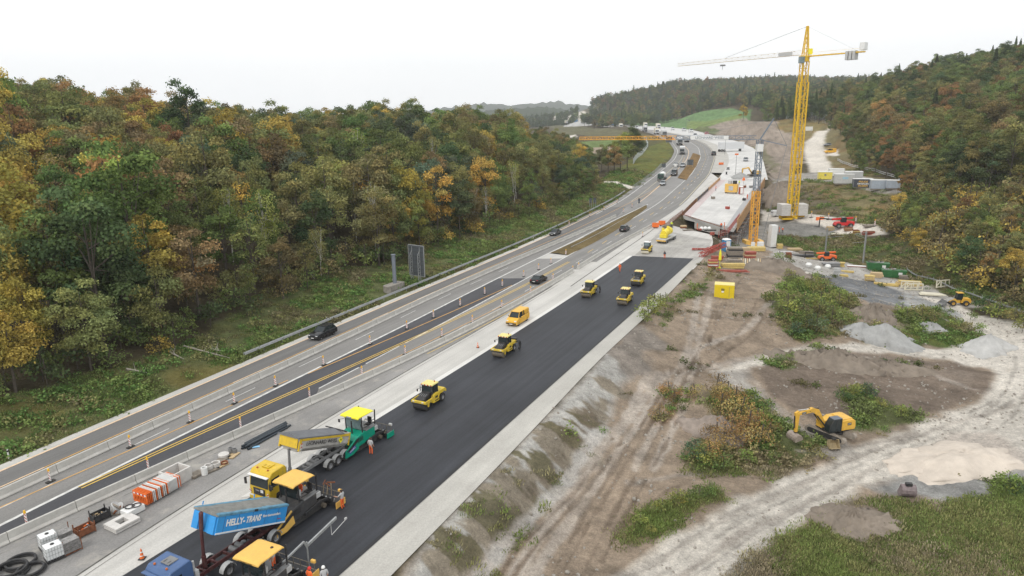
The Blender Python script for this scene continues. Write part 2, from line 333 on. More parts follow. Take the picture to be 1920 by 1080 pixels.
zone([(1450,440),(1560,440),(1660,445),(1720,500),(1780,545),(1640,520),(1560,495),(1500,470),(1460,460)], (.085,.095,.035), g=1)
zone([(1660,430),(1960,560),(1960,640),(1830,570),(1700,530)], (.08,.08,.035), g=1)
zone([(1430,460),(1480,466),(1560,488),(1650,512),(1760,545),(1840,575),(1700,562),(1600,532),(1500,508),(1450,490)], (.38,.36,.33))
zone([(1490,505),(1600,530),(1760,560),(1900,605),(2000,650),(2000,860),(1920,800),(1900,740),(1880,660),(1780,600),(1600,540)], HAUL)
zone([(1520,514),(1560,518),(1640,528),(1700,553),(1705,575),(1640,576),(1560,537)], (.17,.175,.18), wob=.6)
zone([(1700,550),(1790,580),(1820,610),(1770,605),(1700,580)], (.32,.32,.31))
zone([(1435,570),(1480,522),(1530,518),(1590,555),(1620,575),(1600,600),(1590,628),(1500,638),(1480,620)], GRASS, g=1)
zone([(1600,575),(1650,568),(1690,580),(1680,600),(1620,610)], DIRT2)
zone([(1600,610),(1680,582),(1760,580),(1810,610),(1865,650),(1850,667),(1740,650),(1640,648),(1595,628)], (.085,.115,.03), g=1)
zone([(1640,600),(1700,598),(1720,612),(1680,622),(1640,618)], (.23,.195,.15), amt=.8)
zone([(1130,1100),(1300,985),(1500,885),(1620,835),(1740,785),(1840,745),(1875,700),(2000,640),(2000,880),(1880,905),(1700,895),(1640,915),(1480,1000),(1390,1100)], HAUL)
zone([(1330,697),(1420,668),(1520,650),(1660,645),(1800,652),(1900,665),(1890,700),(1860,690),(1780,672),(1660,660),(1560,660),(1450,680),(1380,702)], HAUL)
zone([(1330,695),(1410,690),(1410,715),(1435,745),(1500,795),(1580,825),(1600,850),(1540,860),(1450,800),(1380,745)], (.40,.37,.33))
zone([(1415,697),(1540,657),(1680,668),(1790,682),(1865,702),(1850,735),(1720,780),(1600,800),(1530,790),(1450,745)], (.175,.138,.108), wob=1)
zone([(1600,665),(1680,670),(1760,690),(1830,700),(1800,730),(1740,700),(1640,690)], (.215,.175,.14), amt=.8)
zone([(1570,745),(1620,732),(1680,760),(1722,780),(1660,806),(1600,808),(1595,770)], GRASS, g=1)
zone([(1440,680),(1520,655),(1580,660),(1560,672),(1470,690)], GRASS, g=1, amt=.7)
zone([(1290,860),(1330,790),(1340,715),(1400,735),(1480,790),(1545,830),(1530,865),(1440,888),(1310,888)], GRASS, g=1)
zone([(1250,730),(1290,735),(1270,780),(1225,800)], (.17,.12,.05), g=1, amt=.7)
zone([(1670,865),(1780,815),(1860,812),(1910,850),(1890,885),(1780,893),(1700,888)], (.54,.48,.42))
zone([(1590,912),(1700,892),(1900,883),(2000,890),(2000,960),(1880,950),(1700,935)], (.29,.285,.27))
zone([(1340,1100),(1450,1040),(1540,952),(1600,938),(1700,932),(1760,948),(1880,930),(2000,940),(2300,1000),(2300,1500),(1200,1200)], (.088,.088,.034), g=1)
zone([(1870,905),(1930,900),(1930,940),(1880,935)], GRASS, g=1)
zone([(1535,965),(1580,940),(1640,945),(1675,975),(1640,1005),(1560,1000)], DIRT2)
zone([(1160,1008),(1210,970),(1340,922),(1350,935),(1230,992),(1175,1018)], GRASS, g=1)
zone([(740,1130),(808,1008),(1011,797),(1141,654),(1180,700),(1132,802),(1058,900),(896,1078),(850,1130)], GRAV, wob=.8)
_u = TX*sin(radians(26.5))+TY*cos(radians(26.5)); _v = TX*cos(radians(26.5))-TY*sin(radians(26.5)); _e0 = edge; edge = fbm(_u, _v*.22, 2.6, 4, 61)*1.6+fbm(TX, TY, 1.2, 2, 62)*.5
zone([(800,1140),(850,1000),(930,905),(1010,838),(1080,770),(1150,700),(1150,770),(1110,830),(1058,895),(896,1078)], SLOPE, wob=3.2, soft=.8)
edge = fbm(_u, _v*.25, 1.7, 4, 63)*1.6+fbm(TX, TY, .9, 2, 64)*.5
zone([(850,1090),(925,975),(1000,880),(1070,805),(1110,775),(1118,800),(1058,885),(960,990),(890,1080)], (.165,.135,.10), wob=2.6, soft=.9); zone([(870,1060),(940,950),(1010,870),(1080,790),(1090,800),(1030,885),(960,960),(900,1050)], (.15,.135,.085), wob=5.5, soft=.8, g=.18); edge = _e0
zone([(1141,660),(1205,610),(1240,640),(1220,680),(1160,700)], (.24,.21,.18), wob=3)
zone([(1250,570),(1340,500),(1340,520),(1230,620)], (.13,.13,.06), g=.8, wob=2, amt=.6)
for t_ in ([(960,1090),(1085,900),(1175,800),(1235,700)], [(990,1095),(1120,900),(1195,800),(1255,700)], [(1060,900),(1130,840),(1190,760),(1215,700)], [(1190,880),(1240,780),(1275,700),(1300,620),(1310,540)],
           [(1225,880),(1275,780),(1295,700),(1320,610),(1335,545)], [(1290,660),(1400,620),(1450,560)], [(880,1090),(1010,960),(1120,830)], [(1255,700),(1330,690),(1420,668)]):
    track(t_, (.40,.35,.30), .55, .75)
for t_ in ([(1150,1095),(1350,975),(1560,875),(1760,800),(1900,760)], [(1250,1095),(1420,985),(1600,895),(1760,830)], [(1500,845),(1600,850),(1720,810)], [(1180,905),(1290,885),(1400,890)],
           [(1620,668),(1740,695),(1830,730)], [(1400,700),(1450,755),(1530,820)]):
    track(t_, (.33,.29,.25), .4, .6)
for t_ in ([(1060,905),(990,980),(900,1085)], [(1135,800),(1060,905)]): track(t_, (.48,.46,.43), .6, .6)
for t_ in ([(1345,240),(1420,235),(1500,260)], [(1430,330),(1470,290),(1515,262)], [(1400,265),(1460,280),(1500,300)]): track(t_, (.19,.155,.13), .8, .5)
_L = smooth(resample(GL([(1000,1090),(1110,900),(1190,790),(1250,690),(1310,560)]), 3.), 4)
for t_ in ([(1030,1090),(1105,940),(1170,850),(1225,760),(1262,690)], [(1050,1080),(1125,940),(1190,850),(1240,760),(1275,690)], [(1100,1060),(1150,960),(1210,860),(1262,760),(1295,690),(1325,620),(1350,560)], [(1128,1050),(1180,950),(1235,860),(1285,760),(1310,690),(1340,620),(1365,560)], [(935,1080),(1040,960),(1110,880),(1150,820)], [(955,1090),(1060,960),(1130,880),(1170,820)],
           [(1420,560),(1400,610),(1330,660),(1270,700)], [(1440,575),(1420,620),(1345,672),(1290,715)], [(1395,520),(1350,570),(1330,640)], [(1150,1000),(1260,900),(1330,880),(1450,900)]):
    track(t_, (.17,.13,.095), .16, .75, .2)
for t_ in ([(1180,1080),(1330,985),(1500,900),(1640,845),(1780,790),(1880,740)], [(1215,1090),(1360,995),(1530,905),(1660,855),(1800,800),(1900,750)], [(1300,1080),(1420,1000),(1560,915),(1700,860),(1850,800)], [(1900,640),(1905,700),(1870,760),(1760,830)], [(1925,650),(1930,720),(1900,790),(1780,850)], [(1350,690),(1430,672),(1530,655),(1660,652),(1800,662),(1880,680)], [(1560,545),(1650,560),(1780,600),(1870,650)], [(1575,538),(1665,553),(1795,592),(1885,642)]):
    track(t_, (.36,.33,.29), .18, .7, .2)
NV = fbm(TX, TY, 14, 3, 40); C[..., :3] *= (1+(.26*NV[..., None])+(.16+.30*(C[..., :1] < .45))*fbm(TX, TY, 2.2, 4, 44)[..., None])
gm = C[..., 3:4]; C[..., :3] = C[..., :3]*(1-gm*.45*np.clip(fbm(TX, TY, 7, 3, 50)[..., None]*2+.2, 0, 1)*np.array([-.3, .25, .5]))
ni, nj = TX.shape; I = np.arange(ni*nj).reshape(ni, nj)
Q = np.stack([I[:-1, :-1], I[:-1, 1:], I[1:, 1:], I[1:, :-1]], -1).reshape(-1, 4)[:, ::-1]
gm_ = bpy.data.materials.new('earth'); gm_.use_nodes = True; nt = gm_.node_tree; b = nt.nodes['Principled BSDF']; Lk = nt.links
b.inputs['Roughness'].default_value = .95; b.inputs['Specular IOR Level'].default_value = .12
at = N(nt, 'ShaderNodeAttribute', attribute_name='col'); tc = N(nt, 'ShaderNodeTexCoord'); col = at.outputs['Color']
for s_, a_, dt in ((2.5, .20, 6), (1.1, .26, 12), (7., .22, 3)):
    no = N(nt, 'ShaderNodeTexNoise'); no.inputs['Scale'].default_value = s_; no.inputs['Detail'].default_value = dt; no.inputs['Roughness'].default_value = .75
    Lk.new(tc.outputs['Object'], no.inputs['Vector']); mr = N(nt, 'ShaderNodeMapRange'); mr.inputs[1].default_value = .3; mr.inputs[2].default_value = .7; mr.inputs[3].default_value = 1-a_; mr.inputs[4].default_value = 1+a_
    Lk.new(no.outputs['Fac'], mr.inputs[0]); mu = N(nt, 'ShaderNodeMix', data_type='RGBA', blend_type='MULTIPLY'); mu.inputs[0].default_value = 1
    Lk.new(col, mu.inputs[6]); Lk.new(mr.outputs[0], mu.inputs[7]); col = mu.outputs[2]
Lk.new(col, b.inputs['Base Color'])
no = N(nt, 'ShaderNodeTexNoise'); no.inputs['Scale'].default_value = 3; no.inputs['Detail'].default_value = 8; no.inputs['Roughness'].default_value = .7; Lk.new(tc.outputs['Object'], no.inputs['Vector'])
bp = N(nt, 'ShaderNodeBump'); bp.inputs['Strength'].default_value = 1; bp.inputs['Distance'].default_value = .4; Lk.new(no.outputs['Fac'], bp.inputs['Height']); Lk.new(bp.outputs[0], b.inputs['Normal'])
me = mesh_np('ground', np.stack([TX, TY, TZ], -1).reshape(-1, 3), Q, gm_, C.reshape(-1, 4), smooth_=True)
tag(link(bpy.data.objects.new('ground', me)), kind='structure')
# ---------------------------------------------------------------- paving sheets
def ribbon(name, A, B, m, dz, step=4., struct=True):
    n = max(int(max(np.linalg.norm(np.diff(P[:, :2], axis=0), axis=1).sum() for P in (A, B))/step), 2)
    A = resn(A, n); B = resn(B, n); kx = max(2, int(np.linalg.norm(A[n//2, :2]-B[n//2, :2])/4)+1)
    t = np.linspace(0, 1, kx)[None, :, None]; V = A[:, None]*(1-t)+B[:, None]*t; V[..., 2] = zb(V[..., 1])+dz
    I = np.arange(n*kx).reshape(n, kx); Q = np.stack([I[:-1, :-1], I[:-1, 1:], I[1:, 1:], I[1:, :-1]], -1).reshape(-1, 4)
    me = mesh_np(name, V.reshape(-1, 3), Q, m); 
    if len(me.polygons) and me.polygons[0].normal.z < 0: me.flip_normals()
    o = link(bpy.data.objects.new(name, me))
    if struct: tag(o, kind='structure')
    return o
def paint(name, P, wd, m, dz=.028, dash=None, label=None):
    P = resample(P, 1.5 if dash else 4.); T = tang(P); n = np.stack([T[:, 1], -T[:, 0]], 1)*wd/2
    a = P.copy(); b = P.copy(); a[:, :2] -= n; b[:, :2] += n; a[:, 2] = zb(a[:, 1])+dz; b[:, 2] = zb(b[:, 1])+dz
    V = np.stack([a, b], 1).reshape(-1, 3); k = np.arange(len(P)-1); Q = np.stack([2*k, 2*k+1, 2*k+3, 2*k+2], -1)
    if dash: Q = Q[((k*1.5) % (dash[0]+dash[1])) < dash[0]]
    o = link(bpy.data.objects.new(name, mesh_np(name, V, Q, m))); tag(o, kind='structure'); return o
def cut(P, y0, y1):
    P = resample(P, .5); return P[(P[:, 1] >= y0) & (P[:, 1] <= y1)]
CONC = surf('pale_base_course', (.47,.455,.425), streak=.10, fine=.14, patch=.10)
CONC2 = surf('deck_concrete', (.53,.52,.50), streak=.08, fine=.10, patch=.14, tint=(.42,.41,.39), tfac=.4)
OLDA = surf('worn_asphalt', (.205,.198,.188), streak=.16, fine=.18, patch=.08)
OLDB = surf('grey_asphalt', (.235,.228,.218), streak=.12, fine=.15, patch=.08)
NEWA = surf('fresh_asphalt', (.033,.035,.041), streak=.30, fine=.14, patch=.16, rough=.62)
DARK = surf('dark_patch_asphalt', (.072,.072,.078), streak=.14, fine=.12, patch=.10)
LANE = surf('lane_asphalt', (.155,.151,.146), streak=.22, fine=.12, patch=.06)
YARD = surf('dusty_asphalt', (.24,.232,.222), streak=.05, fine=.18, patch=.16, tint=(.42,.39,.34), tfac=.6)
GRVL = surf('gravel_shoulder', (.41,.395,.36), streak=.06, fine=.16, patch=.10, tint=(.33,.31,.28), tfac=.5)
WHITE = mat('road_white', (.56,.555,.53), .7, var=.3, sc=1.2); ORNG = mat('road_orange', (.60,.34,.10), .7, var=.25, sc=1.2); YELP = mat('road_yellow', (.64,.43,.09), .7, var=.2, sc=1.2)

pl = offs(L0, -1.3)
BL = line([(1240,432),(1275,404),(1300,376),(1350,336)])
ribbon('road', cut(pl, -20, 186), cut(GR, -20, 186), CONC, 0)
ribbon('road', cut(pl, 180, 1900), cut(RR, 176, 1900), OLDB, -.004)
ribbon('road', cut(RR, 178, 330), cut(BL, 178, 330), CONC, 0)
ribbon('road', cut(RR, 322, 1900), cut(NL, 320, 1900), GRVL, .003)
ribbon('road', NL, NR, CONC2, .006)
dusty = line([(1240,432),(1290,432),(1340,446)])
_e0 = resn(RL([(1186,482),(1205,466),(1225,446),(1240,431)]), 8); _e1 = resn(RL([(1302,489),(1325,475),(1330,462),(1335,450)]), 8)
ribbon('road', resn(RL([(1140,462),(1202,428),(1242,403)]), 8), resn(RL([(1190,492),(1240,440),(1262,428)]), 8), CONC, -.002)
ribbon('road', resn(RL([(1110,520),(1165,480),(1205,448),(1252,421)]), 8), resn(RL([(1300,505),(1325,478),(1338,455),(1334,440)]), 8), CONC, .001)
APR = surf('dusty_approach', (.36,.345,.32), streak=.1, fine=.25, patch=.25, tint=(.20,.195,.18), tfac=.7)
ribbon('site_apron', _e0, _e1, APR, .03)
ribbon('lane', cut(L0, -20, 360), cut(LB1, -20, 232), LANE, .006)
ribbon('lane', cut(LB1, -20, 232), cut(W1, -20, 232), OLDA, .006)
ribbon('lane', cut(L0, 228, 900), cut(offs(L0, 7.6), 228, 900), OLDA, .010)
ribbon('lane', cut(W1, -20, 100), cut(LB2, -20, 95), DARK, .008)
ribbon('lane', cut(W1, 90, 133), cut(W2, 90, 133), DARK, .010)
ribbon('lane', cut(W2, 76, 150), cut(LB2, 72, 150), OLDA, .010)
ribbon('lane', cut(W2, 150, 1100), cut(offs(W2, 8.2), 147, 1100), OLDA, .012)
ribbon('lane', cut(W1, 130, 152), cut(W2, 130, 152), OLDB, .009)
ribbon('lane', cut(W2, 140, 186), cut(LB3, 140, 186), OLDA, .009)
ribbon('storage_strip', cut(LB2, -20, 151), cut(K1, -20, 148), YARD, .006)
ribbon('gravel_shoulder', cut(AR, -20, 170), cut(GR, -20, 172), GRVL, .008)
KERB = surf('gutter_strip', (.60,.585,.555), streak=.06, fine=.08, patch=.12)
ribbon('gutter', cut(offs(AL, -.75), 52, 171), cut(offs(AL, -.02), 52, 171), KERB, .022)
ribbon('fresh_asphalt_lane', AL, AR, NEWA, .045)
BLK = mat('joint_black', (.018,.018,.02), .6, var=.3, sc=1)
paint('asphalt_edge', offs(AR, -.12), .34, BLK, .049); paint('drain_joint', K1, .16, mat('joint_dark', (.10,.095,.085), .9, var=.5, sc=.8), .012)
paint('drain_joint', offs(K1, .55), .10, mat('joint_mid', (.25,.24,.22), .9, var=.4, sc=.8), .012)
paint('drain_joint', K2, .22, mat('joint_dark', (.1,.1,.1)), .012)
paint('drain_joint', offs(LB2, 1.15)[:-2], .12, mat('joint_mid', (.25,.24,.22)), .011)
# markings
PALE_O = mat('road_pale_orange', (.68,.50,.33), .7, var=.2, sc=2)
paint('edge_line', cut(L0, -20, 240), .26, PALE_O); paint('edge_line', cut(offs(L0,.9), 215, 700), .28, WHITE)
paint('lane_line', cut(L1, -20, 400), .15, ORNG); paint('lane_line', cut(offs(L1, -.02), 40, 130), .17, PALE_O, .034, (5, 9))
paint('edge_line', offs(W1, 0), .34, WHITE); paint('lane_line', O2, .14, ORNG); paint('lane_line', O2b, .16, ORNG)
paint('lane_line', cut(offs(LB1, 1.6), 40, 150), .12, WHITE, .024, (4, 8))
paint('edge_line', cut(W2, 76, 99), .2, WHITE, .028, (7, 1.5)); paint('edge_line', cut(W2, 99, 1900), .26, WHITE)
YD = cut(YD, float(R(147, 915).y), 999)
paint('lane_line', offs(YD, -.22), .15, YELP, .031); paint('lane_line', offs(YD, .22), .15, YELP, .031)
paint('lane_line', O3, .14, ORNG, .026)
paint('lane_line', cut(offs(W2, 3.1), 158, 640), .16, YELP, .028, (4, 8)); paint('lane_line', cut(offs(W2, 4.4), 146, 640), .14, WHITE, .03, (4, 8))
paint('lane_line', cut(offs(W2, 3.9), 96, 140), .12, WHITE, .03, (5, 9))
paint('edge_line', cut(offs(W2, 7.6), 230, 1000), .22, mat('cream_line', (.55,.48,.30)), .028)
paint('lane_line', cut(offs(L0, 4.6), 240, 900), .15, mat('cream_line', (.55,.48,.30)), .028); paint('edge_line', cut(offs(L0, 7.7), 235, 900), .3, PALE_O, .028)
paint('lane_line', cut(offs(LB2, .75), 88, 113), .12, YELP, .02)
# grassy medians, slightly raised
def strip(name, A, B, c, h):
    A = smooth(resn(RL(A), 30), 2); B = smooth(resn(RL(B), 30), 2); t = np.linspace(0, 1, 7)[None, :, None]
    V = A[:, None]*(1-t)+B[:, None]*t; V[..., 2] = zb(V[..., 1])+.02+h*np.sin(t[..., 0]*pi)*(1+.6*vn(V[..., 0], V[..., 1], .8))
    I = np.arange(210).reshape(30, 7); Q = np.stack([I[:-1, :-1], I[:-1, 1:], I[1:, 1:], I[1:, :-1]], -1).reshape(-1, 4)
    cc = np.ones((210, 4)); n = vn(V[..., 0], V[..., 1], 2.5).reshape(-1, 1); cc[:, :3] = np.array(c)*(1+.5*n); cc[:, 3] = 1
    me = mesh_np(name, V.reshape(-1, 3), Q, gm_, cc, True)
    if me.polygons[0].normal.z < 0: me.flip_normals()
    tag(link(bpy.data.objects.new(name, me)), kind='structure'); return A, B
MED1 = strip('median_verge', [(1030,475),(1090,447),(1150,415),(1212,384)], [(1064,479),(1105,460),(1152,434),(1213,390)], (.16,.12,.055), .25)
MED2 = strip('median_verge', [(1270,334),(1289,308),(1299,287)], [(1287,338),(1306,312),(1314,292)], (.19,.12,.05), .25)
# distant ranges of hills on the horizon
def hill(px0, px1, Y, tops, col, name='hills'):
    n = len(tops); xs = np.interp(np.linspace(0, 1, 60), np.linspace(0, 1, n), (np.linspace(px0, px1, n)-960)/F*Y)
    zt = np.interp(np.linspace(0, 1, 60), np.linspace(0, 1, n), tops)+rng.normal(0, .006, 60)*Y*.03
    V = []; 
    for k, (dy, f) in enumerate(((-.25, 0), (-.12, .55), (-.04, .9), (0, 1), (.1, .8), (.3, 0))):
        V.append(np.stack([xs*(1+dy), np.full(60, Y*(1+dy)), -30+(zt+30)*f+(rng.normal(0, Y*.0009, 60) if 0 < f else 0)], 1))
    V = np.array(V); I = np.arange(360).reshape(6, 60); Q = np.stack([I[:-1, :-1], I[:-1, 1:], I[1:, 1:], I[1:, :-1]], -1).reshape(-1, 4)
    me = mesh_np(name, V.reshape(-1, 3), Q, mat(name+str(Y), col, .95, var=.4, sc=.012), smooth_=True); 
    if me.polygons[0].normal.z < 0: me.flip_normals()
    tag(link(bpy.data.objects.new(name, me)), kind='structure')
hill(360, 700, 3000, [10, 52, 60, 56, 36, 28, 10], (.045,.06,.04)); hill(700, 1120, 4200, [20, 70, 98, 118, 105, 130, 80], (.045,.06,.04))
hill(850, 1100, 2300, [10, 48, 60, 62, 66, 58, 20], (.03,.045,.02))
# ---------------------------------------------------------------- vegetation
def leafmat(name, inst):
    m = bpy.data.materials.new(name); m.use_nodes = True; nt = m.node_tree; nt.nodes.clear(); L = nt.links
    o = N(nt, 'ShaderNodeOutputMaterial'); d = N(nt, 'ShaderNodeBsdfDiffuse'); t = N(nt, 'ShaderNodeBsdfTranslucent'); mx = N(nt, 'ShaderNodeMixShader'); mx.inputs[0].default_value = .28
    if inst: a = N(nt, 'ShaderNodeAttribute', attribute_type='INSTANCER', attribute_name='tcol'); c0 = a.outputs['Color']
    else: a = N(nt, 'ShaderNodeObjectInfo'); c0 = a.outputs['Color']
    b = N(nt, 'ShaderNodeAttribute', attribute_name='col'); mu = N(nt, 'ShaderNodeMix', data_type='RGBA', blend_type='MULTIPLY'); mu.inputs[0].default_value = 1
    L.new(c0, mu.inputs[6]); L.new(b.outputs['Color'], mu.inputs[7]); L.new(mu.outputs[2], d.inputs[0]); L.new(mu.outputs[2], t.inputs[0])
    L.new(d.outputs[0], mx.inputs[1]); L.new(t.outputs[0], mx.inputs[2]); L.new(mx.outputs[0], o.inputs[0]); return m
LEAF = leafmat('foliage', False); LEAFI = leafmat('foliage_mass', True)
BARK = mat('bark', (.09,.075,.06), .9, var=.35, sc=3); BIRCH = mat('birch_bark', (.45,.43,.39), .8, var=.45, sc=2.5)
def cards(P, Nn, size, tint, aspect=.7):
    n = len(P); up = rng.normal(size=(n, 3)); a = np.cross(Nn, up); a /= np.linalg.norm(a, axis=1)[:, None]+1e-9; b = np.cross(Nn, a); b /= np.linalg.norm(b, axis=1)[:, None]+1e-9
    s = size[:, None]*.5; a = a*s; b = b*s*aspect; 
    V = np.stack([P-a-b*.5, P+a*.2-b, P+a+b*.5, P-a*.2+b], 1).reshape(-1, 3)
    Q = np.arange(4*n).reshape(n, 4); c = np.repeat(tint, 4, 0); return V, Q, c
def tube(p0, p1, r0, r1, n=6):
    p0 = np.array(p0, float); p1 = np.array(p1, float); d = p1-p0; d /= np.linalg.norm(d)+1e-9
    u = np.cross(d, [0, 0, 1] if abs(d[2]) < .9 else [1, 0, 0]); u /= np.linalg.norm(u); v = np.cross(d, u)
    t = np.arange(n)*2*pi/n; ring = np.cos(t)[:, None]*u+np.sin(t)[:, None]*v
    V = np.vstack([p0+ring*r0, p1+ring*r1]); k = np.arange(n); Q = np.stack([k, (k+1) % n, n+(k+1) % n, n+k], -1); return V, Q
def tubes(segs, n=6):
    Vs, Qs, o = [], [], 0
    for s_ in segs:
        V, Q = tube(*s_, n=n); Vs.append(V); Qs.append(Q+o); o += len(V)
    return np.vstack(Vs), np.vstack(Qs)
def crown_tree(seed, H=18, rx=4.8, zc=.57, rz=.42, lobes=26, per=230, lsz=.44, droop=0, limbs=9, lr=(1.2, 2.3), trunk_r=.28, bend=.4):
    global rng; rng = np.random.default_rng(seed)
    Z = H*zc; RZ = H*rz; th = rng.uniform(0, 2*pi, lobes); u = rng.uniform(-.75, 1, lobes); rr = rng.uniform(.45, .95, lobes)
    cx = np.cos(th)*np.sqrt(1-u*u*.9)*rx*rr; cy = np.sin(th)*np.sqrt(1-u*u*.9)*rx*rr; cz = Z+u*RZ*rng.uniform(.7, 1, lobes)
    lrad = rng.uniform(*lr, lobes)*(1-.25*np.maximum(u, 0)); P, Nn, T = [], [], []
    for i in range(lobes):
        n = int(per*(lrad[i]/1.8)**2); d = rng.normal(size=(n, 3)); d /= np.linalg.norm(d, axis=1)[:, None]; d[:, 2] = np.where(d[:, 2] < -.3, -d[:, 2], d[:, 2])
        r = lrad[i]*(rng.uniform(.55, 1.12, n)); # bumpy shell
        r *= 1+.28*np.sin(d[:, 0]*5+i)*np.cos(d[:, 1]*6+i*2)
        p = np.array([cx[i], cy[i], cz[i]])+d*r[:, None]*[1, 1, .8]
        if droop: p[:, 2] -= droop*rng.random(n)**2*(r/lrad[i])
        P.append(p); Nn.append(d+rng.normal(size=(n, 3))*.7+[0, 0, .3]); lt = rng.uniform(.72, 1.3); hue = rng.normal(0, .06)
        t = lt*rng.uniform(.7, 1.35, n); T.append(np.stack([t*(1+hue), t, t*(1-hue)], 1))
    P = np.vstack(P); Nn = np.vstack(Nn); T = np.vstack(T); Nn /= np.linalg.norm(Nn, axis=1)[:, None]
    V, Q, c = cards(P, Nn, rng.uniform(.7, 1.3, len(P))*lsz, T)
    top = np.array([rng.uniform(-bend, bend), rng.uniform(-bend, bend), H*.9]); mid = top*.45+[rng.uniform(-bend, bend)*.5, 0, 0]
    segs = [((0, 0, -.5), mid, trunk_r, trunk_r*.7), (mid, top, trunk_r*.7, .05)]
    for i in rng.choice(lobes, min(limbs, lobes), replace=False):
        f = rng.uniform(.35, .75); s0 = top*f; segs.append((s0, ((s0+[cx[i], cy[i], cz[i]])/2+[0, 0, .3]), trunk_r*.4, trunk_r*.25)); segs.append(((s0+[cx[i], cy[i], cz[i]])/2+[0, 0, .3], (cx[i], cy[i], cz[i]), trunk_r*.25, .03))
    return (V, Q, c), tubes(segs)
def conifer(seed, H=18, rb=4.2, per=5200, lsz=.5):
    global rng; rng = np.random.default_rng(seed); n = per; z = rng.uniform(.12, 1, n)**.85; th = rng.uniform(0, 2*pi, n)
    lay = 1-(z*22 % 1)*.35; r = rb*(1-z)**.8*lay*rng.uniform(.35, 1.05, n)*(1+.2*np.sin(th*5+z*40)); P = np.stack([np.cos(th)*r, np.sin(th)*r, z*H-.12*r], 1)
    Nn = np.stack([np.cos(th)*.5, np.sin(th)*.5, np.ones(n)], 1)+rng.normal(size=(n, 3))*.4; Nn /= np.linalg.norm(Nn, axis=1)[:, None]; t = rng.uniform(.6, 1.4, (n, 1))*np.ones(3)
    return cards(P, Nn, rng.uniform(.7, 1.3, n)*lsz, t, .6), tubes([((0, 0, -.5), (0, 0, H*.97), .3, .04)])
def proto(name, spec, bark=None):
    (V, Q, c), (tv, tq) = spec
    return dict(name=name, crown=mesh_np(name+'_crown', V, Q, LEAF, c), trunk=mesh_np(name+'_trunk', tv, tq, bark or BARK, smooth_=True), H=V[:, 2].max(), raw=(V, Q, c, tv, tq), bark=bark or BARK)
PB = [proto('broadleaf_tree', crown_tree(100+i, H=h, rx=r, lobes=l, per=p, lr=lr)) for i, (h, r, l, p, lr) in enumerate([(18, 4.9, 22, 230, (1.5, 2.6)), (20, 5.4, 28, 215, (1.5, 2.8)), (16, 4.3, 18, 230, (1.4, 2.5)), (19, 4.4, 26, 210, (1.1, 2.3)), (15, 4.6, 20, 230, (1.4, 2.5)), (21, 4.6, 26, 215, (1.3, 2.5))])]
PT = [proto('thin_tree', crown_tree(200+i, H=h, rx=r, zc=.58, rz=.38, lobes=l, per=130, lsz=.36, lr=(.9, 1.7), limbs=16, trunk_r=.16)) for i, (h, r, l) in enumerate([(16, 3.0, 24), (18, 3.4, 26), (14, 2.6, 22)])]
PI = [proto('birch_tree', crown_tree(300+i, H=h, rx=2.9, zc=.68, rz=.30, lobes=30, per=170, lsz=.32, droop=2.6, lr=(.8, 1.5), limbs=20, trunk_r=.15, bend=1.2), BIRCH) for i, h in enumerate([17, 19, 15])]
PC = [proto('conifer_tree', conifer(400+i, H=h)) for i, h in enumerate([20, 23])]
PS = [proto('shrub', crown_tree(500+i, H=3.2, rx=1.5, zc=.45, rz=.35, lobes=14, per=150, lsz=.26, lr=(.5, .95), limbs=5, trunk_r=.05, bend=.2)) for i in range(4)]
PW = [proto('feathery_shrub', crown_tree(600+i, H=2.2, rx=1.3, zc=.42, rz=.38, lobes=12, per=420, lsz=.115, lr=(.4, .8), limbs=8, trunk_r=.03, bend=.2)) for i in range(3)]
rng = np.random.default_rng(11)
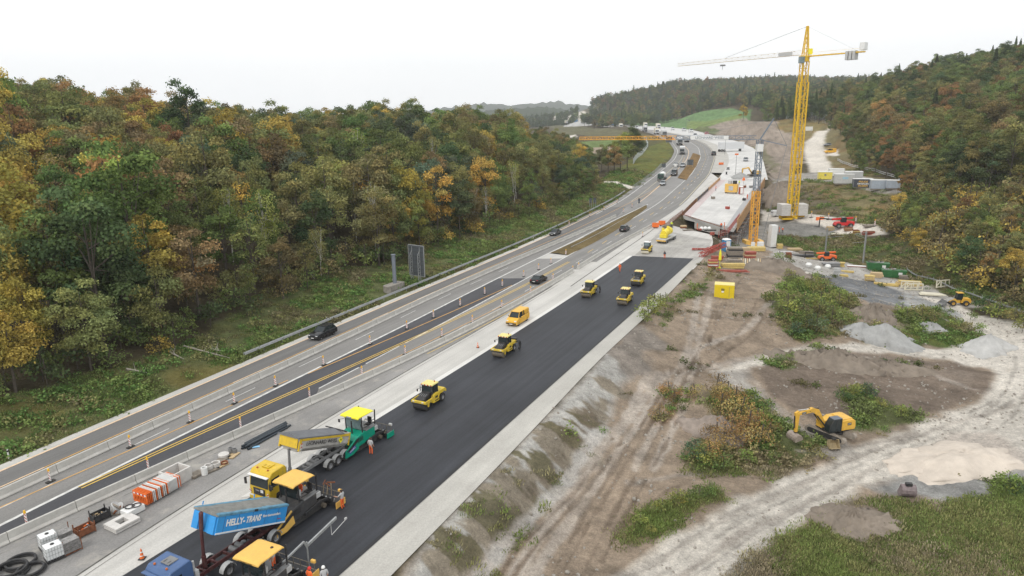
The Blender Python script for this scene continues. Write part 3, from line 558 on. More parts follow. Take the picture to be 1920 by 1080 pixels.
# prototypes for the masses (scattered as one object)
stock = bpy.data.collections.new('seed_stock')
def stock_obj(name, pr):
    V, Q, c, tv, tq = pr['raw']; VV = np.vstack([V, tv]); QQ = np.vstack([Q, tq+len(V)]); cc = np.vstack([c, np.ones((len(tv), 3))])
    me = mesh_np(name, VV, QQ, None, cc, mats=[LEAFI, pr['bark']], fm=np.r_[np.zeros(len(Q)), np.ones(len(tq))]); o = bpy.data.objects.new(name, me); stock.objects.link(o); return o
_names = []
for k, pr in enumerate(PB+PT+PI+PC+PS+PW): stock_obj('s%02d' % k, pr)
def scatter(name, coll, pts, idx, scl, rot, colr, label, cat, kind='stuff'):
    me = bpy.data.meshes.new(name); me.vertices.add(len(pts)); me.vertices.foreach_set('co', np.asarray(pts, np.float32).ravel())
    for nm, tp, key, arr in (('idx', 'INT', 'value', idx), ('scl', 'FLOAT_VECTOR', 'vector', scl), ('rot', 'FLOAT_VECTOR', 'vector', rot), ('tcol', 'FLOAT_COLOR', 'color', np.c_[colr, np.ones(len(pts))])):
        a = me.attributes.new(nm, tp, 'POINT'); a.data.foreach_set(key, np.ascontiguousarray(arr, np.int32 if tp == 'INT' else np.float32).ravel())
    o = link(bpy.data.objects.new(name, me)); ng = bpy.data.node_groups.new(name, 'GeometryNodeTree')
    ng.interface.new_socket('Geometry', in_out='INPUT', socket_type='NodeSocketGeometry'); ng.interface.new_socket('Geometry', in_out='OUTPUT', socket_type='NodeSocketGeometry')
    gi = ng.nodes.new('NodeGroupInput'); go = ng.nodes.new('NodeGroupOutput'); ip = ng.nodes.new('GeometryNodeInstanceOnPoints'); ci = ng.nodes.new('GeometryNodeCollectionInfo')
    ci.inputs['Collection'].default_value = coll; ci.inputs['Separate Children'].default_value = True; ci.inputs['Reset Children'].default_value = True
    def na(nm, tp):
        x = ng.nodes.new('GeometryNodeInputNamedAttribute'); x.data_type = tp; x.inputs['Name'].default_value = nm; return x.outputs['Attribute']
    l = ng.links; l.new(gi.outputs[0], ip.inputs['Points']); l.new(ci.outputs[0], ip.inputs['Instance']); ip.inputs['Pick Instance'].default_value = True
    l.new(na('idx', 'INT'), ip.inputs['Instance Index']); l.new(na('scl', 'FLOAT_VECTOR'), ip.inputs['Scale']); l.new(na('rot', 'FLOAT_VECTOR'), ip.inputs['Rotation']); l.new(ip.outputs[0], go.inputs[0])
    md = o.modifiers.new('scatter', 'NODES'); md.node_group = ng; tag(o, label, cat, kind=kind); return o
PAL = dict(green=(.140,.180,.060), dark=(.088,.122,.054), olive=(.205,.200,.078), yellow=(.42,.31,.080), orange=(.34,.220,.090), rust=(.23,.140,.066), brown=(.215,.178,.085), blue=(.108,.142,.088), lime=(.23,.27,.08), straw=(.46,.31,.12))
WORD = dict(straw='straw orange', green='mid green', dark='dark green', olive='olive green', yellow='golden yellow', orange='orange', rust='rust red', brown='dull brown', blue='bluish green', lime='yellow green')
def plant(pr, p, s, colname, label, group, cat='tree', name=None, jitter=.24):
    o = bpy.data.objects.new(name or pr['name'], None); o.empty_display_size = .5; link(o); o.location = p; o.rotation_euler = (0, 0, random.uniform(0, 6.28)); 
    s = np.atleast_1d(s); o.scale = (s[0], s[0], s[-1]); tag(o, label, cat, group)
    c = bpy.data.objects.new('crown', pr['crown']); link(c, o); k0 = random.uniform(1-jitter, 1+jitter); k1 = random.uniform(.92, 1.08); b_ = PAL[colname]
    c.color = (b_[0]*k0*k1, b_[1]*k0/k1, b_[2]*k0, 1); t = bpy.data.objects.new('trunk', pr['trunk']); link(t, o); return o
def project(x, y, z):
    d = np.stack([x, y, z-CAMZ], -1); fz = d@np.array(cf); return 960+F*(d@np.array(cr))/fz, 540-F*(d@np.array(cu))/fz, fz
def candidates(poly, step, seed):
    g = np.random.default_rng(seed); lo = poly.min(0); hi = poly.max(0)
    X, Y = np.meshgrid(np.arange(lo[0], hi[0], step), np.arange(lo[1], hi[1], step)); X = X.ravel(); Y = Y.ravel()
    X = X+g.uniform(-.45, .45, X.size)*step; Y = Y+g.uniform(-.45, .45, Y.size)*step
    m = sdist(X, Y, poly) < 0; X, Y = X[m], Y[m]; Z = Tz(X, Y); return X, Y, Z
def visible(X, Y, Z, H, canopy=11.):
    px, py, fz = project(X, Y, Z+H); ok = (px > -90) & (px < 2010) & (fz > 10)
    el = (Z+H-CAMZ)/np.hypot(X, Y); mx = np.full(X.shape, -9.)
    for f in (.55, .65, .75, .82, .88, .93, .965):
        x, y = X*f, Y*f; z = Tz(x, y, False); inF = sdist(x, y, FORL) < -4
        if FORR is not None: inF |= sdist(x, y, FORR) < -4
        mx = np.maximum(mx, (z+np.where(inF, canopy, 0)-CAMZ)/np.hypot(x, y))
    return ok & (el > mx-.004)
_fe = GL([(a+8, b_+14) for a, b_ in FE])[:, :2]
FORL = np.vstack([[-140, 20], _fe, GL([(1118,330),(1090,300)])[:, :2], [[52, 400], [20, 470], [-60, 520], [-380, 520], [-380, 20]]])
FORR = np.vstack([GL([(1552,236),(1585,285),(1600,322),(1700,350),(1690,385),(1668,428),(1710,470),(1760,512),(1850,555),(1960,590)])[:, :2], [[150, 105], [260, 90], [560, 250], [620, 700], [560, 1300], [420, 1300], [330, 950]]])
colr = lambda ws: random.choices(list(ws), list(ws.values()))[0]
def colour_at(px, py, side, d):
    n = float(vn(np.array([px]), np.array([py]), 110, 60)[0]); r = random.random()
    if side == 'L':
        if 60 < px < 330 and py < 330: w_ = dict(orange=2.6, yellow=2.6, olive=5, green=2.4, brown=2, rust=.4)
        elif px < 120 and py > 330: w_ = dict(orange=1, yellow=2.5, brown=1.5, olive=3, green=1.5)
        elif px > 560 and py < 330: w_ = dict(dark=2, green=5, olive=4.5, yellow=.8, blue=.6, brown=1)
        else: w_ = dict(dark=2, green=3, olive=5, brown=2.5, yellow=1.9, orange=1.0, rust=.3, blue=.8, lime=.8)
    else:
        if py > 340: w_ = dict(olive=4, yellow=3, brown=2, green=2, orange=.8, rust=.3, lime=1)
        elif py < 200: w_ = dict(green=4, dark=3, olive=2.5, brown=1.5, rust=.5)
        else: w_ = dict(brown=3, olive=4, rust=.9, green=3, dark=1.2, orange=.7)
    return colr(w_)
trees = []; under = []
for side, poly, step in (('L', FORL, 7.0), ('R', FORR, 6.6)):
    X, Y, Z = candidates(poly, step, 5)
    v = visible(X, Y, Z, 17.); X, Y, Z = X[v], Y[v], Z[v]; ed = -sdist(X, Y, poly); px, py, fz = project(X, Y, Z+12)
    for x, y, z, e, a, b_, f in zip(X, Y, Z, ed, px, py, fz):
        c = colour_at(a, b_, side, f); h = random.triangular(.66, 1.22, .95)
        if side == 'L':
            s = h*(.66+.36*min(e/12, 1))*(.80 if a > 985 else 1.06 if a > 880 else 1); kind = random.choices(['b', 't', 'i', 'c'], [10, 4.0 if e < 25 else 1.5, 1.3 if e < 30 else .15, .30 if f > 230 and a > 300 else .03 if a > 300 else 0])[0]
            if kind == 'c' and not (860 < a < 960): kind = 'b'
        else:
            s = h*(.46 + .5*min(max((f-205)/90, 0), 1)) if a > 1640 and b_ > 300 else h*(.5+.4*min(e/18, 1)); kind = random.choices(['b', 't', 'c'], [9, 2.2, .5 if f > 400 else .1])[0]
        if kind == 'i': c = random.choice(['olive', 'lime', 'brown'])
        if kind == 'c': c = 'dark'
        trees.append(dict(p=(x, y, z-.2), e=e, f=f, px=a, py=b_, side=side, c=c, s=s, kind=kind, sz=s*18/f))
# the woods behind the right-hand hill road
SETS = dict(b=PB, t=PT, i=PI, c=PC); OFF = dict(b=0, t=6, i=9, c=12)
for side, poly, n_ in (('L', FORL, 0), ('R', FORR, 1)):
    X, Y, Z = candidates(poly, 3.6, 15); ed = -sdist(X, Y, poly); px, py, fz = project(X, Y, Z+3)
    if side == 'L': m = (ed < 11) & (px > -80) & (px < 1120) & (fz > 0) & (fz < 320)
    else: m = (px > 1600) & (px < 2000) & (fz > 0) & (py > 335) & ((px-1640)*.9 > (360-py)*2) & visible(X, Y, Z, 4., 1.)
    for x, y, z, e, a, b_, f in zip(X[m], Y[m], Z[m], ed[m], px[m], py[m], fz[m]):
        under.append(dict(p=(x, y, z-.15), e=e, f=f, px=a, py=b_, side=side, c=colr(dict(green=3, dark=2, olive=3, brown=2.5, yellow=.8)) if side == 'L' else colr(dict(olive=4, yellow=2.2, brown=2.5, green=2, lime=1)), s=random.uniform(.8, 1.9)*(1 if side == 'L' else 1.35), kind='s'))
trees.sort(key=lambda t: -t['sz']); ind, rest, nb = [], [], 0
for t in trees:
    lim = dict(b=290, t=120, i=60, c=60)[t['kind']]; k = sum(1 for _ in ()) 
    cnt = [q for q in ind if q['kind'] == t['kind']]
    (ind if len(cnt) < lim else rest).append(t)
print('TREES', len(trees), 'individual', len(ind))
KW = dict(b='broadleaf tree', t='thin open tree', i='white stemmed birch', c='dark conifer'); KC = dict(b='tree', t='tree', i='birch tree', c='conifer')
KN = dict(b='broadleaf_tree', t='thin_tree', i='birch_tree', c='conifer_tree')
def where(t):
    px = t['px']; e = t['e']
    row = 'at the wood edge' if e < 8 else 'in the second row' if e < 18 else 'halfway up the wood' if e < 60 else 'high in the wood'
    if t['side'] == 'L':
        m = 'at the left picture edge' if px < 150 else 'left of the fallen trunks' if px < 360 else 'above the fallen trunks' if px < 560 else 'left of the grey pole' if px < 700 else 'behind the sign back' if px < 860 else 'right of the sign back' if px < 980 else 'near the left wood end'
    else:
        m = 'by the white hill road' if px < 1640 else 'above the site cabins' if px < 1730 else 'right of the site cabins' if px < 1810 else 'at the right picture edge'
    return row+' '+m
def prop_label(t):
    return (WORD[t['c']]+' '+KW[t['kind']] if t['kind'] in 'bt' else KW[t['kind']]+(', %s,' % WORD[t['c']] if t['kind'] == 'i' else '')) + ' ' + where(t)
for t in ind:
    lab = prop_label(t); pr = random.choice(SETS[t['kind']])
    plant(pr, t['p'], (t['s']*random.uniform(.82, 1.12), t['s']*random.uniform(.95, 1.1)), t['c'], lab, lab.replace(' tree ', ' trees ', 1) if False else KW[t['kind']]+'s '+where(t), KC[t['kind']], KN[t['kind']])
def mass(name, T_, label, cat):
    if not T_: return
    idx = [OFF[t['kind']]+random.randrange(len(SETS[t['kind']])) for t in T_]; s = [(t['s'], t['s'], t['s']*random.uniform(.9, 1.1)) for t in T_]
    col = [np.array(PAL[t['c']])*random.uniform(.75, 1.3) for t in T_]
    scatter(name, stock, [t['p'] for t in T_], idx, s, [(0, 0, random.uniform(0, 6.28)) for _ in T_], np.array(col), label, cat)
SETS['s'] = PS; OFF['s'] = 14
mass('undergrowth', [t for t in under if t['side'] == 'L'], 'low bushes and saplings filling the edge of the left wood', 'undergrowth')
mass('scrub', [t for t in under if t['side'] == 'R'], 'olive and yellow scrub covering the lower right-hand hillside', 'scrub')
mass('forest', [t for t in rest if t['side'] == 'L'], 'far part of the autumn wood left of the motorway, merging into one canopy', 'forest')
mass('forest', [t for t in rest if t['side'] == 'R'], 'upper part of the autumn wood on the right-hand hill, merging into one canopy', 'forest')
def wood(poly, step, seed, hs, ws, label, kc=.3):
    X, Y, Z = candidates(np.array(poly, float), step, seed); px, py, fz = project(X, Y, Z+10); m = (px > -60) & (px < 1980); T_ = []
    for x, y, z in zip(X[m], Y[m], Z[m]):
        kind = 'c' if random.random() < kc else 'b'; T_.append(dict(p=(x, y, z-.5), kind=kind, c='dark' if kind == 'c' else colr(ws), s=random.uniform(*hs)))
    mass('forest', T_, label, 'forest'); print('wood', len(T_))
def px2w(pts): return [((a-960)/F*Y, Y) for a, Y in pts]
wood(px2w([(1172,1040),(1230,1090),(1300,1110),(1372,1060),(1405,900),(1440,720),(1500,760),(1540,1000),(1660,1000),(1660,2000),(1120,2000),(1090,1250),(1120,1080)]), 13, 3, (.75, 1.15), dict(green=3, dark=3, blue=3, olive=2, brown=1.5, rust=.5), 'bluish wood covering the far central hill behind the green field', .18)
wood(px2w([(860,1500),(1020,1400),(1085,1480),(1085,1750),(860,1800)]), 14, 4, (.7, 1), dict(dark=3, blue=3, green=1), 'dark low wood on the skyline left of the far motorway')
wood(px2w([(1428,640),(1480,560),(1550,560),(1580,700),(1460,760)]), 9, 6, (.7, 1.05), dict(green=3, dark=3, olive=2, brown=2), 'dark trees behind the mesh fence at the top of the bare slope', .3)
def one(pr, px, py, s, c, label, cat='tree', name=None, group=None, grounded=True):
    return plant(pr, G(px, py), s, c, label, group, cat, name, .08)
one(PB[4], 1393, 226, (.8, .85), 'yellow', 'round tree with yellow top at the upper end of the bare slope')
one(PB[0], 1189, 237, .9, 'dark', 'lone dark tree beside the far motorway queue')
for a, b_, s, c, l in ((1128,322,.42,'brown','brown low tree at left of the clump beside the mesh fence'),(1140,325,.5,'olive','olive tree in the clump beside the motorway embankment'),(1152,325,.55,'orange','faded orange tree inside the clump beside the mesh fence'),
    (1163,320,.58,'lime','bright yellow green tree in the clump beside the mesh fence'),(1176,316,.66,'green','green tree near the right of the clump beside the mesh fence'),(1188,306,.68,'dark','dark green tree closing the clump at the mesh fence'),(1170,300,.5,'olive','olive tree at the back of the clump beside the mesh fence')):
    one(PB[random.randrange(6)], a, b_, s*1.5, c, l, group='trees in the clump by the mesh fence')
one(PC[0], 1497, 232, .8, 'dark', 'dark conifer left of the hill road top', 'conifer'); one(PB[1], 1535, 232, .85, 'dark', 'big dark tree overhanging the top of the white hill road')
one(PB[0], 752, 470, .62, 'yellow', 'bright yellow tree right behind the top of the sign back'); one(PT[0], 770, 455, .6, 'yellow', 'thin golden tree right of the bright yellow tree behind the sign back')
one(PB[3], 22, 660, .78, 'yellow', 'large golden tree at the left picture edge'); one(PB[2], 30, 735, .6, 'yellow', 'second golden tree low at the left picture edge, nearer the road')
one(PB[4], 1895, 545, .55, 'yellow', 'loose yellow tree at the right picture edge behind the grey fence'); one(PB[0], 1815, 520, .5, 'dark', 'dark round tree behind the grey fence right of the scrap heap')
# shrubs on the mounds and banks
SH = [(1448,572,1,'green'),(1475,560,1.1,'green'),(1495,545,1.2,'lime'),(1520,545,1.3,'green'),(1545,560,1.2,'olive'),(1570,575,1.2,'green'),(1590,580,1.0,'olive'),(1475,590,1.2,'green'),(1505,585,1.3,'green'),(1535,590,1.3,'green'),
  (1510,615,1.2,'green'),(1530,625,1.1,'blue'),(1560,610,1.1,'green'),(1580,605,.9,'green'),(1495,630,.9,'blue'),(1480,520,.8,'green'),(1490,532,.9,'green'),(1215,600,1.1,'lime'),(1225,590,1.1,'green'),(1237,580,1.0,'green'),(1247,572,.8,'olive'),(1210,608,.8,'lime'),
  (1645,592,.6,'green'),(1690,590,.9,'green'),(1700,600,.8,'green'),(1730,595,.9,'green'),(1750,605,.8,'olive'),(1790,615,.8,'green'),(1820,600,.7,'green'),(1835,625,.7,'green'),(1850,590,1.3,'dark'),(1870,600,1.2,'green'),(1900,610,1.2,'olive'),(1915,625,1,'green'),
  (1462,682,.55,'green'),(1480,675,.5,'green'),(1545,665,.6,'green'),(1565,668,.6,'blue'),(1585,672,.5,'green'),(1660,690,.6,'dark'),(1690,690,.6,'green'),(1600,745,.7,'green'),(1625,745,.7,'blue'),(1650,765,.6,'green'),(1580,755,.6,'dark'),(1690,785,.6,'green'),
  (1302,862,.8,'blue'),(1320,870,.7,'green'),(1355,880,.7,'green'),(1400,870,.6,'green'),(1450,872,.5,'green'),(1430,790,.6,'green'),(1240,960,.5,'green'),(1270,950,.55,'green'),(1310,938,.55,'green'),(1200,985,.5,'green'),(1330,928,.5,'green'),
  (1885,925,.7,'green'),(1905,930,.6,'dark'),(1220,1000,.35,'green'),(1385,520,.3,'green'),(1460,492,.9,'green'),(1475,498,.9,'green')]
for i, (a, b_, s, c) in enumerate(SH):
    near = 'on the green mound by the grey gravel bank' if a < 1610 and 510 < b_ < 640 and a > 1430 else 'on the bank beside the fresh asphalt' if a < 1260 and b_ < 620 else 'between the small gravel heaps and the white road' if b_ < 640 else 'on the brown island ridge' if b_ < 700 else 'beside the parked excavator' if 1570 < a < 1730 else 'in the overgrown patch left of the excavator bucket' if b_ < 890 and a > 1280 else 'along the narrow green strip above the white road'
    c = 'lime' if c == 'green' and (i % 2 or a < 1260) else c
    one(PS[i % 4], a, b_, s*random.uniform(.85, 1.1), c, WORD[c]+' leafy shrub '+near, 'shrub', 'shrub', 'shrubs '+near)
OR = [(1345,745,1.0),(1360,755,.9),(1375,770,1.),(1352,790,1.1),(1385,800,1.2),(1370,825,1.1),(1400,835,1.3),(1420,850,1.1),(1360,845,1.0),(1340,835,.9),(1415,815,1.0),(1255,745,.7),(1262,760,.6),(1303,745,.6),(1235,785,.6),(1440,830,.8),(1330,865,.7)]
for i, (a, b_, s) in enumerate(OR):
    one(PW[i % 3], a, b_, s*1.55, 'straw' if i % 3 == 1 else 'orange' if i % 3 else 'rust', ('orange brown' if i % 3 else 'rust brown')+' feathery bush '+('in the overgrown patch by the wheel tracks' if a > 1320 else 'on the bare ground left of the overgrown patch'), 'bush', 'feathery_bush', 'orange feathery bushes')
# grass, weeds and undergrowth
tuftc = bpy.data.collections.new('tuft_stock')
def tuft(name, n, h, spread, wd):
    g = np.random.default_rng(hash(name) % 1000 if False else n); V, c = [], []
    for i in range(n):
        a = g.uniform(0, 6.28); r = spread*g.random()**.5; lean = g.uniform(.1, .55); hh = h*g.uniform(.5, 1.2); bx, by = np.cos(a)*r, np.sin(a)*r; t = g.uniform(0, 6.28); dx, dy = np.cos(t)*wd, np.sin(t)*wd
        ex, ey = np.cos(a)*lean*hh, np.sin(a)*lean*hh; V += [(bx-dx, by-dy, -.05), (bx+dx, by+dy, -.05), (bx+ex+dx*.4, by+ey+dy*.4, hh), (bx+ex-dx*.4, by+ey-dy*.4, hh)]; c += [np.full(3, g.uniform(.6, 1.5))]*4
    me = mesh_np(name, V, np.arange(4*n).reshape(n, 4), LEAFI, np.array(c)); tuftc.objects.link(bpy.data.objects.new(name, me))
tuft('g0', 54, .13, .8, .05); tuft('g1', 36, .24, .8, .045); tuft('g2', 30, .12, .5, .07)
V, Q_, c = cards(np.random.default_rng(3).normal(size=(60, 3))*[.45, .45, .2]+[0, 0, .3], (lambda a: a/np.linalg.norm(a, axis=1)[:, None])(np.random.default_rng(4).normal(size=(60, 3))+[0, 0, .8]), np.full(60, .3), np.random.default_rng(5).uniform(.6, 1.4, (60, 1))*np.ones(3))
tuftc.objects.link(bpy.data.objects.new('g3', mesh_np('g3', V, Q_, LEAFI, c)))
fl = C.reshape(-1, 4); P3 = np.stack([TX, TY, TZ], -1).reshape(-1, 3); dd = np.hypot(P3[:, 0], P3[:, 1])
area = (np.gradient(_rr)[:, None]*RRg*radians(.2)).ravel()
ppx, ppy, pf = project(P3[:, 0], P3[:, 1], P3[:, 2]); inv = (ppx > -40) & (ppx < 1960) & (ppy < 1120) & (pf > 0) & (dd < 330)
def grassy(mask, dens, name, label, pal, idxs, sc_, cat='grass', size=1.0):
    g = np.random.default_rng(len(label)); lam = dens*area*mask; k = g.poisson(np.where(inv, lam, 0)); ii = np.repeat(np.arange(len(k)), k); n = len(ii)
    P = P3[ii]+g.normal(size=(n, 3))*[.25, .25, 0]*np.clip(dd[ii]/90, 1, 4)[:, None]; P[:, 2] = P3[ii, 2]-.03; s = g.uniform(*sc_, n)*(1+dd[ii]/400)
    pat = vn(P[:, 0], P[:, 1], 6, 77)+.5; pi_ = np.clip((pat*len(pal)+g.normal(0, .7, n)).astype(int), 0, len(pal)-1); col = np.array(pal)[pi_]*g.uniform(.75, 1.25, (n, 1))
    scatter(name, tuftc, P, g.choice(idxs, n), np.stack([s*size, s*size, s], 1), np.stack([g.normal(0, .12, n), g.normal(0, .12, n), g.uniform(0, 6.28, n)], 1), col, label, cat); print(name, n)
left = (P3[:, 0] < np.interp(P3[:, 1], L0[:, 1][:60], L0[:, 0][:60])); cor = np.zeros(len(P3)); mm_ = inv & (P3[:, 1] > 20); cor[mm_] = sdist(P3[mm_, 0], P3[mm_, 1], CORR)
okc = cor > .25; near = np.clip(1.3-dd/260, .15, 1)
clump = np.clip(fbm(P3[:, 0], P3[:, 1], 3.5, 3, 91)*1.6+.55, 0, 1.3)
low = (ppy > 880) & ~left
grassy(fl[:, 3]*(left & okc)*near*clump, 5.0, 'grass', 'rough green grass and weeds on the bank between wood and motorway', [(.16,.19,.07), (.18,.24,.075), (.13,.22,.065), (.22,.22,.09), (.2,.18,.1)], [0, 0, 1, 0, 3], (.5, 1.0))
grassy(fl[:, 3]*(low & okc), 6.5, 'grass', 'tall dry meadow grass in the bottom right corner', [(.20,.26,.08), (.22,.26,.09), (.26,.26,.11), (.19,.24,.08), (.30,.27,.15), (.34,.29,.2)], [0, 0, 1, 2], (.6, 1.15))
grassy(fl[:, 3]*(~left & ~low & okc)*near*clump, 2.8, 'undergrowth', 'green weeds on the mounds and verges of the building site', [(.15,.18,.07), (.18,.23,.07), (.13,.20,.06), (.24,.22,.1), (.26,.22,.13)], [0, 1, 0, 3], (.5, 1.0), 'weeds')
bare = (1-fl[:, 3])*(~left)*okc*np.clip(fbm(P3[:, 0], P3[:, 1], 5, 3, 33)*3-.9, 0, 1)*(ppx > 780)*((fl[:, 0] < .33))
grassy(bare*near, .55, 'weeds', 'sparse low weeds growing on the bare brown earth', [(.09,.11,.04), (.12,.11,.05)], [2, 3], (.35, .8), 'weeds')
# loose stones on the earth bank
stc = bpy.data.collections.new('stone_stock'); STM = mat('stone', (.29,.265,.23), .9, var=.3, sc=2)
for k in range(3):
    bm = bmesh.new(); bmesh.ops.create_icosphere(bm, subdivisions=1, radius=.5); g = random.Random(k)
    for v in bm.verts: v.co *= g.uniform(.7, 1.2)
    me = bpy.data.meshes.new('st%d' % k); bm.to_mesh(me); bm.free(); me.materials.append(STM); stc.objects.link(bpy.data.objects.new('st%d' % k, me))
def stones(mask, dens, label, sc_):
    g = np.random.default_rng(len(label)); k = g.poisson(np.where(inv, dens*area*mask, 0)); ii = np.repeat(np.arange(len(k)), k); n = len(ii); P = P3[ii]+g.normal(size=(n, 3))*[.3, .3, .0]
    s = g.uniform(.3, 1, n)**2*sc_+.06; scatter('stones', stc, P, g.integers(0, 3, n), np.stack([s, s, s*.7], 1), g.uniform(0, 6, (n, 3)), np.ones((n, 3)), label, 'stones'); print('stones', n)
stones((~left)*okc*(ppx > 780)*(dd < 200)*(1-fl[:, 3])*np.clip(fbm(P3[:, 0], P3[:, 1], 4, 3, 55)*2+.3, 0.05, 1), .75, 'loose pale stones scattered over the bare earth and embankment', .42)

hz = bpy.data.meshes.new('haze'); hbm = bmesh.new(); bmesh.ops.create_cube(hbm, size=1); hbm.to_mesh(hz); hbm.free(); ho = link(bpy.data.objects.new('haze', hz)); ho.scale = (10300, 10300, 500); ho.location = (0, 0, 150)
hmn = bpy.data.materials.new('haze_air'); hmn.use_nodes = True; hn = hmn.node_tree; hn.nodes.clear(); ho_ = N(hn, 'ShaderNodeOutputMaterial'); pv = N(hn, 'ShaderNodeVolumePrincipled'); pv.inputs['Color'].default_value = (.97, .985, 1, 1); pv.inputs['Density'].default_value = .00014; pv.inputs['Anisotropy'].default_value = .2; hn.links.new(pv.outputs[0], ho_.inputs['Volume']); hz.materials.append(hmn); tag(ho, kind='stuff')
ho['label'] = 'thin pale autumn haze softening the far hills'
# ---------------------------------------------------------------- hard-surface builder
class B:
    def __init__(s): s.V = []; s.F = []
    def add(s, V, Fs):
        o = len(s.V); s.V += [tuple(v) for v in V]; s.F += [tuple(i+o for i in f) for f in Fs]; return s
    def box(s, c, d, rz=0, ry=0, rx=0, taper=(1, 1)):
        x, y, z = (k/2 for k in d); V = [Vector((sx*x*(taper[0] if sz > 0 else 1), sy*y*(taper[1] if sz > 0 else 1), sz*z)) for sz in (-1, 1) for sy in (-1, 1) for sx in (-1, 1)]
        m = Matrix.Rotation(rz, 3, 'Z') @ Matrix.Rotation(ry, 3, 'Y') @ Matrix.Rotation(rx, 3, 'X'); c = Vector(c)
        return s.add([m @ v+c for v in V], [(0, 2, 3, 1), (4, 5, 7, 6), (0, 1, 5, 4), (2, 6, 7, 3), (0, 4, 6, 2), (1, 3, 7, 5)])
    def bar(s, p, q, w=.06, h=None):
        p = Vector(p); q = Vector(q); d = q-p; L = d.length; 
        if L < 1e-6: return s
        d /= L; up = Vector((0, 0, 1)) if abs(d.z) < .95 else Vector((1, 0, 0)); u = d.cross(up).normalized()*w/2; v = u.cross(d).normalized()*((h or w)/2)
        return s.add([p-u-v, p+u-v, p+u+v, p-u+v, q-u-v, q+u-v, q+u+v, q-u+v], [(3, 2, 1, 0), (4, 5, 6, 7), (0, 1, 5, 4), (1, 2, 6, 5), (2, 3, 7, 6), (3, 0, 4, 7)])
    def cyl(s, p, q, r, r2=None, n=16, cap=True):
        V, Q = tube(p, q, r, r if r2 is None else r2, n); s.add(V, [tuple(int(i) for i in f) for f in Q[:, ::-1]])
        if cap: o = len(s.V)-2*n; s.F.append(tuple(o+i for i in range(n))); s.F.append(tuple(o+n+i for i in reversed(range(n))))
        return s
    def prism(s, pts, y0, y1, pts2=None):       # side outline in X-Z pulled across Y
        n = len(pts); p2 = pts2 or pts; V = [(x, y0, z) for x, z in pts]+[(x, y1, z) for x, z in p2]
        a = sum(pts[i][0]*pts[(i+1) % n][1]-pts[(i+1) % n][0]*pts[i][1] for i in range(n)); f1 = tuple(range(n)); f2 = tuple(range(2*n-1, n-1, -1)); side = [(i, n+i, n+(i+1) % n, (i+1) % n) for i in range(n)]
        if (a > 0) == (y1 > y0): pass
        else: pass
        return s.add(V, [f1, f2]+side)
    def ring(s, c, R_, r, axis='Z', n=28, m=8, arc=2*pi, a0=0):
        V = []
        for i in range(n):
            a = a0+arc*i/(n if arc > 6.2 else n-1)
            for j in range(m):
                b_ = 2*pi*j/m; rr = R_+r*cos(b_); p = (rr*cos(a), rr*sin(a), r*sin(b_)); p = p if axis == 'Z' else (p[0], p[2], p[1]) if axis == 'Y' else (p[2], p[0], p[1]); V.append(Vector(p)+Vector(c))
        Fs = [(i*m+j, i*m+(j+1) % m, ((i+1) % n)*m+(j+1) % m, ((i+1) % n)*m+j) for i in range(n if arc > 6.2 else n-1) for j in range(m)]; return s.add(V, Fs)
    def lathe(s, prof, c=(0, 0, 0), axis='Z', n=20):
        V = []
        for i in range(n):
            a = 2*pi*i/n
            for r, h in prof:
                p = (r*cos(a), r*sin(a), h); p = p if axis == 'Z' else (p[0], p[2], p[1]) if axis == 'Y' else (p[2], p[0], p[1]); V.append(Vector(p)+Vector(c))
        k = len(prof); return s.add(V, [(i*k+j, ((i+1) % n)*k+j, ((i+1) % n)*k+j+1, i*k+j+1) for i in range(n) for j in range(k-1)])
    def loft(s, secs, cap=True):                # list of rings with equal counts
        n = len(secs[0]); V = [v for r in secs for v in r]; Fs = [(k*n+i, k*n+(i+1) % n, (k+1)*n+(i+1) % n, (k+1)*n+i) for k in range(len(secs)-1) for i in range(n)]
        if cap: Fs += [tuple(range(n-1, -1, -1)), tuple(len(V)-n+i for i in range(n))]
        return s.add(V, Fs)
    def mesh(s, name, m):
        me = bpy.data.meshes.new(name); me.from_pydata([tuple(v) for v in s.V], [], s.F); me.materials.append(m)
        bm = bmesh.new(); bm.from_mesh(me); bmesh.ops.recalc_face_normals(bm, faces=bm.faces); bm.to_mesh(me); bm.free(); me.update(); return me
    def build(s, name, m, parent=None, bevel=0, smooth_=False, loc=None, rot=None):
        me = s.mesh(name, m); o = bpy.data.objects.new(name, me); link(o, parent)
        if loc: o.location = loc
        if rot: o.rotation_euler = rot
        if smooth_:
            me.polygons.foreach_set('use_smooth', np.ones(len(me.polygons), bool)); 
            for e in me.edges: pass
            me.set_sharp_from_angle(angle=radians(40))
        if bevel: md = o.modifiers.new('bevel', 'BEVEL'); md.width = bevel; md.segments = 2; md.limit_method = 'ANGLE'; md.harden_normals = False
        return o
def thing(name, label, cat, loc=(0, 0, 0), rz=0, group=None, s=1):
    o = bpy.data.objects.new(name, None); o.empty_display_size = .5; link(o); o.location = loc; o.rotation_euler = (0, 0, rz); o.scale = (s, s, s); tag(o, label, cat, group); return o
def clone(o, parent=None, loc=None, rz=None, label=None, group=None):
    c = o.copy(); link(c, parent)
    if parent is None:
        if loc is not None: c.location = loc
        if rz is not None: c.rotation_euler = (0, 0, rz)
        if label: c['label'] = label
        if group: c['group'] = group
    for ch in [x for x in scene.collection.objects if x.parent == o] if o.name not in KIDS else KIDS[o.name]: clone(ch, c)
    return c
KIDS = {}
def freeze(o):                                  # remember children so that cloning is quick
    KIDS[o.name] = [x for x in scene.collection.objects if x.parent == o]
    for k in KIDS[o.name]: freeze(k)
    return o
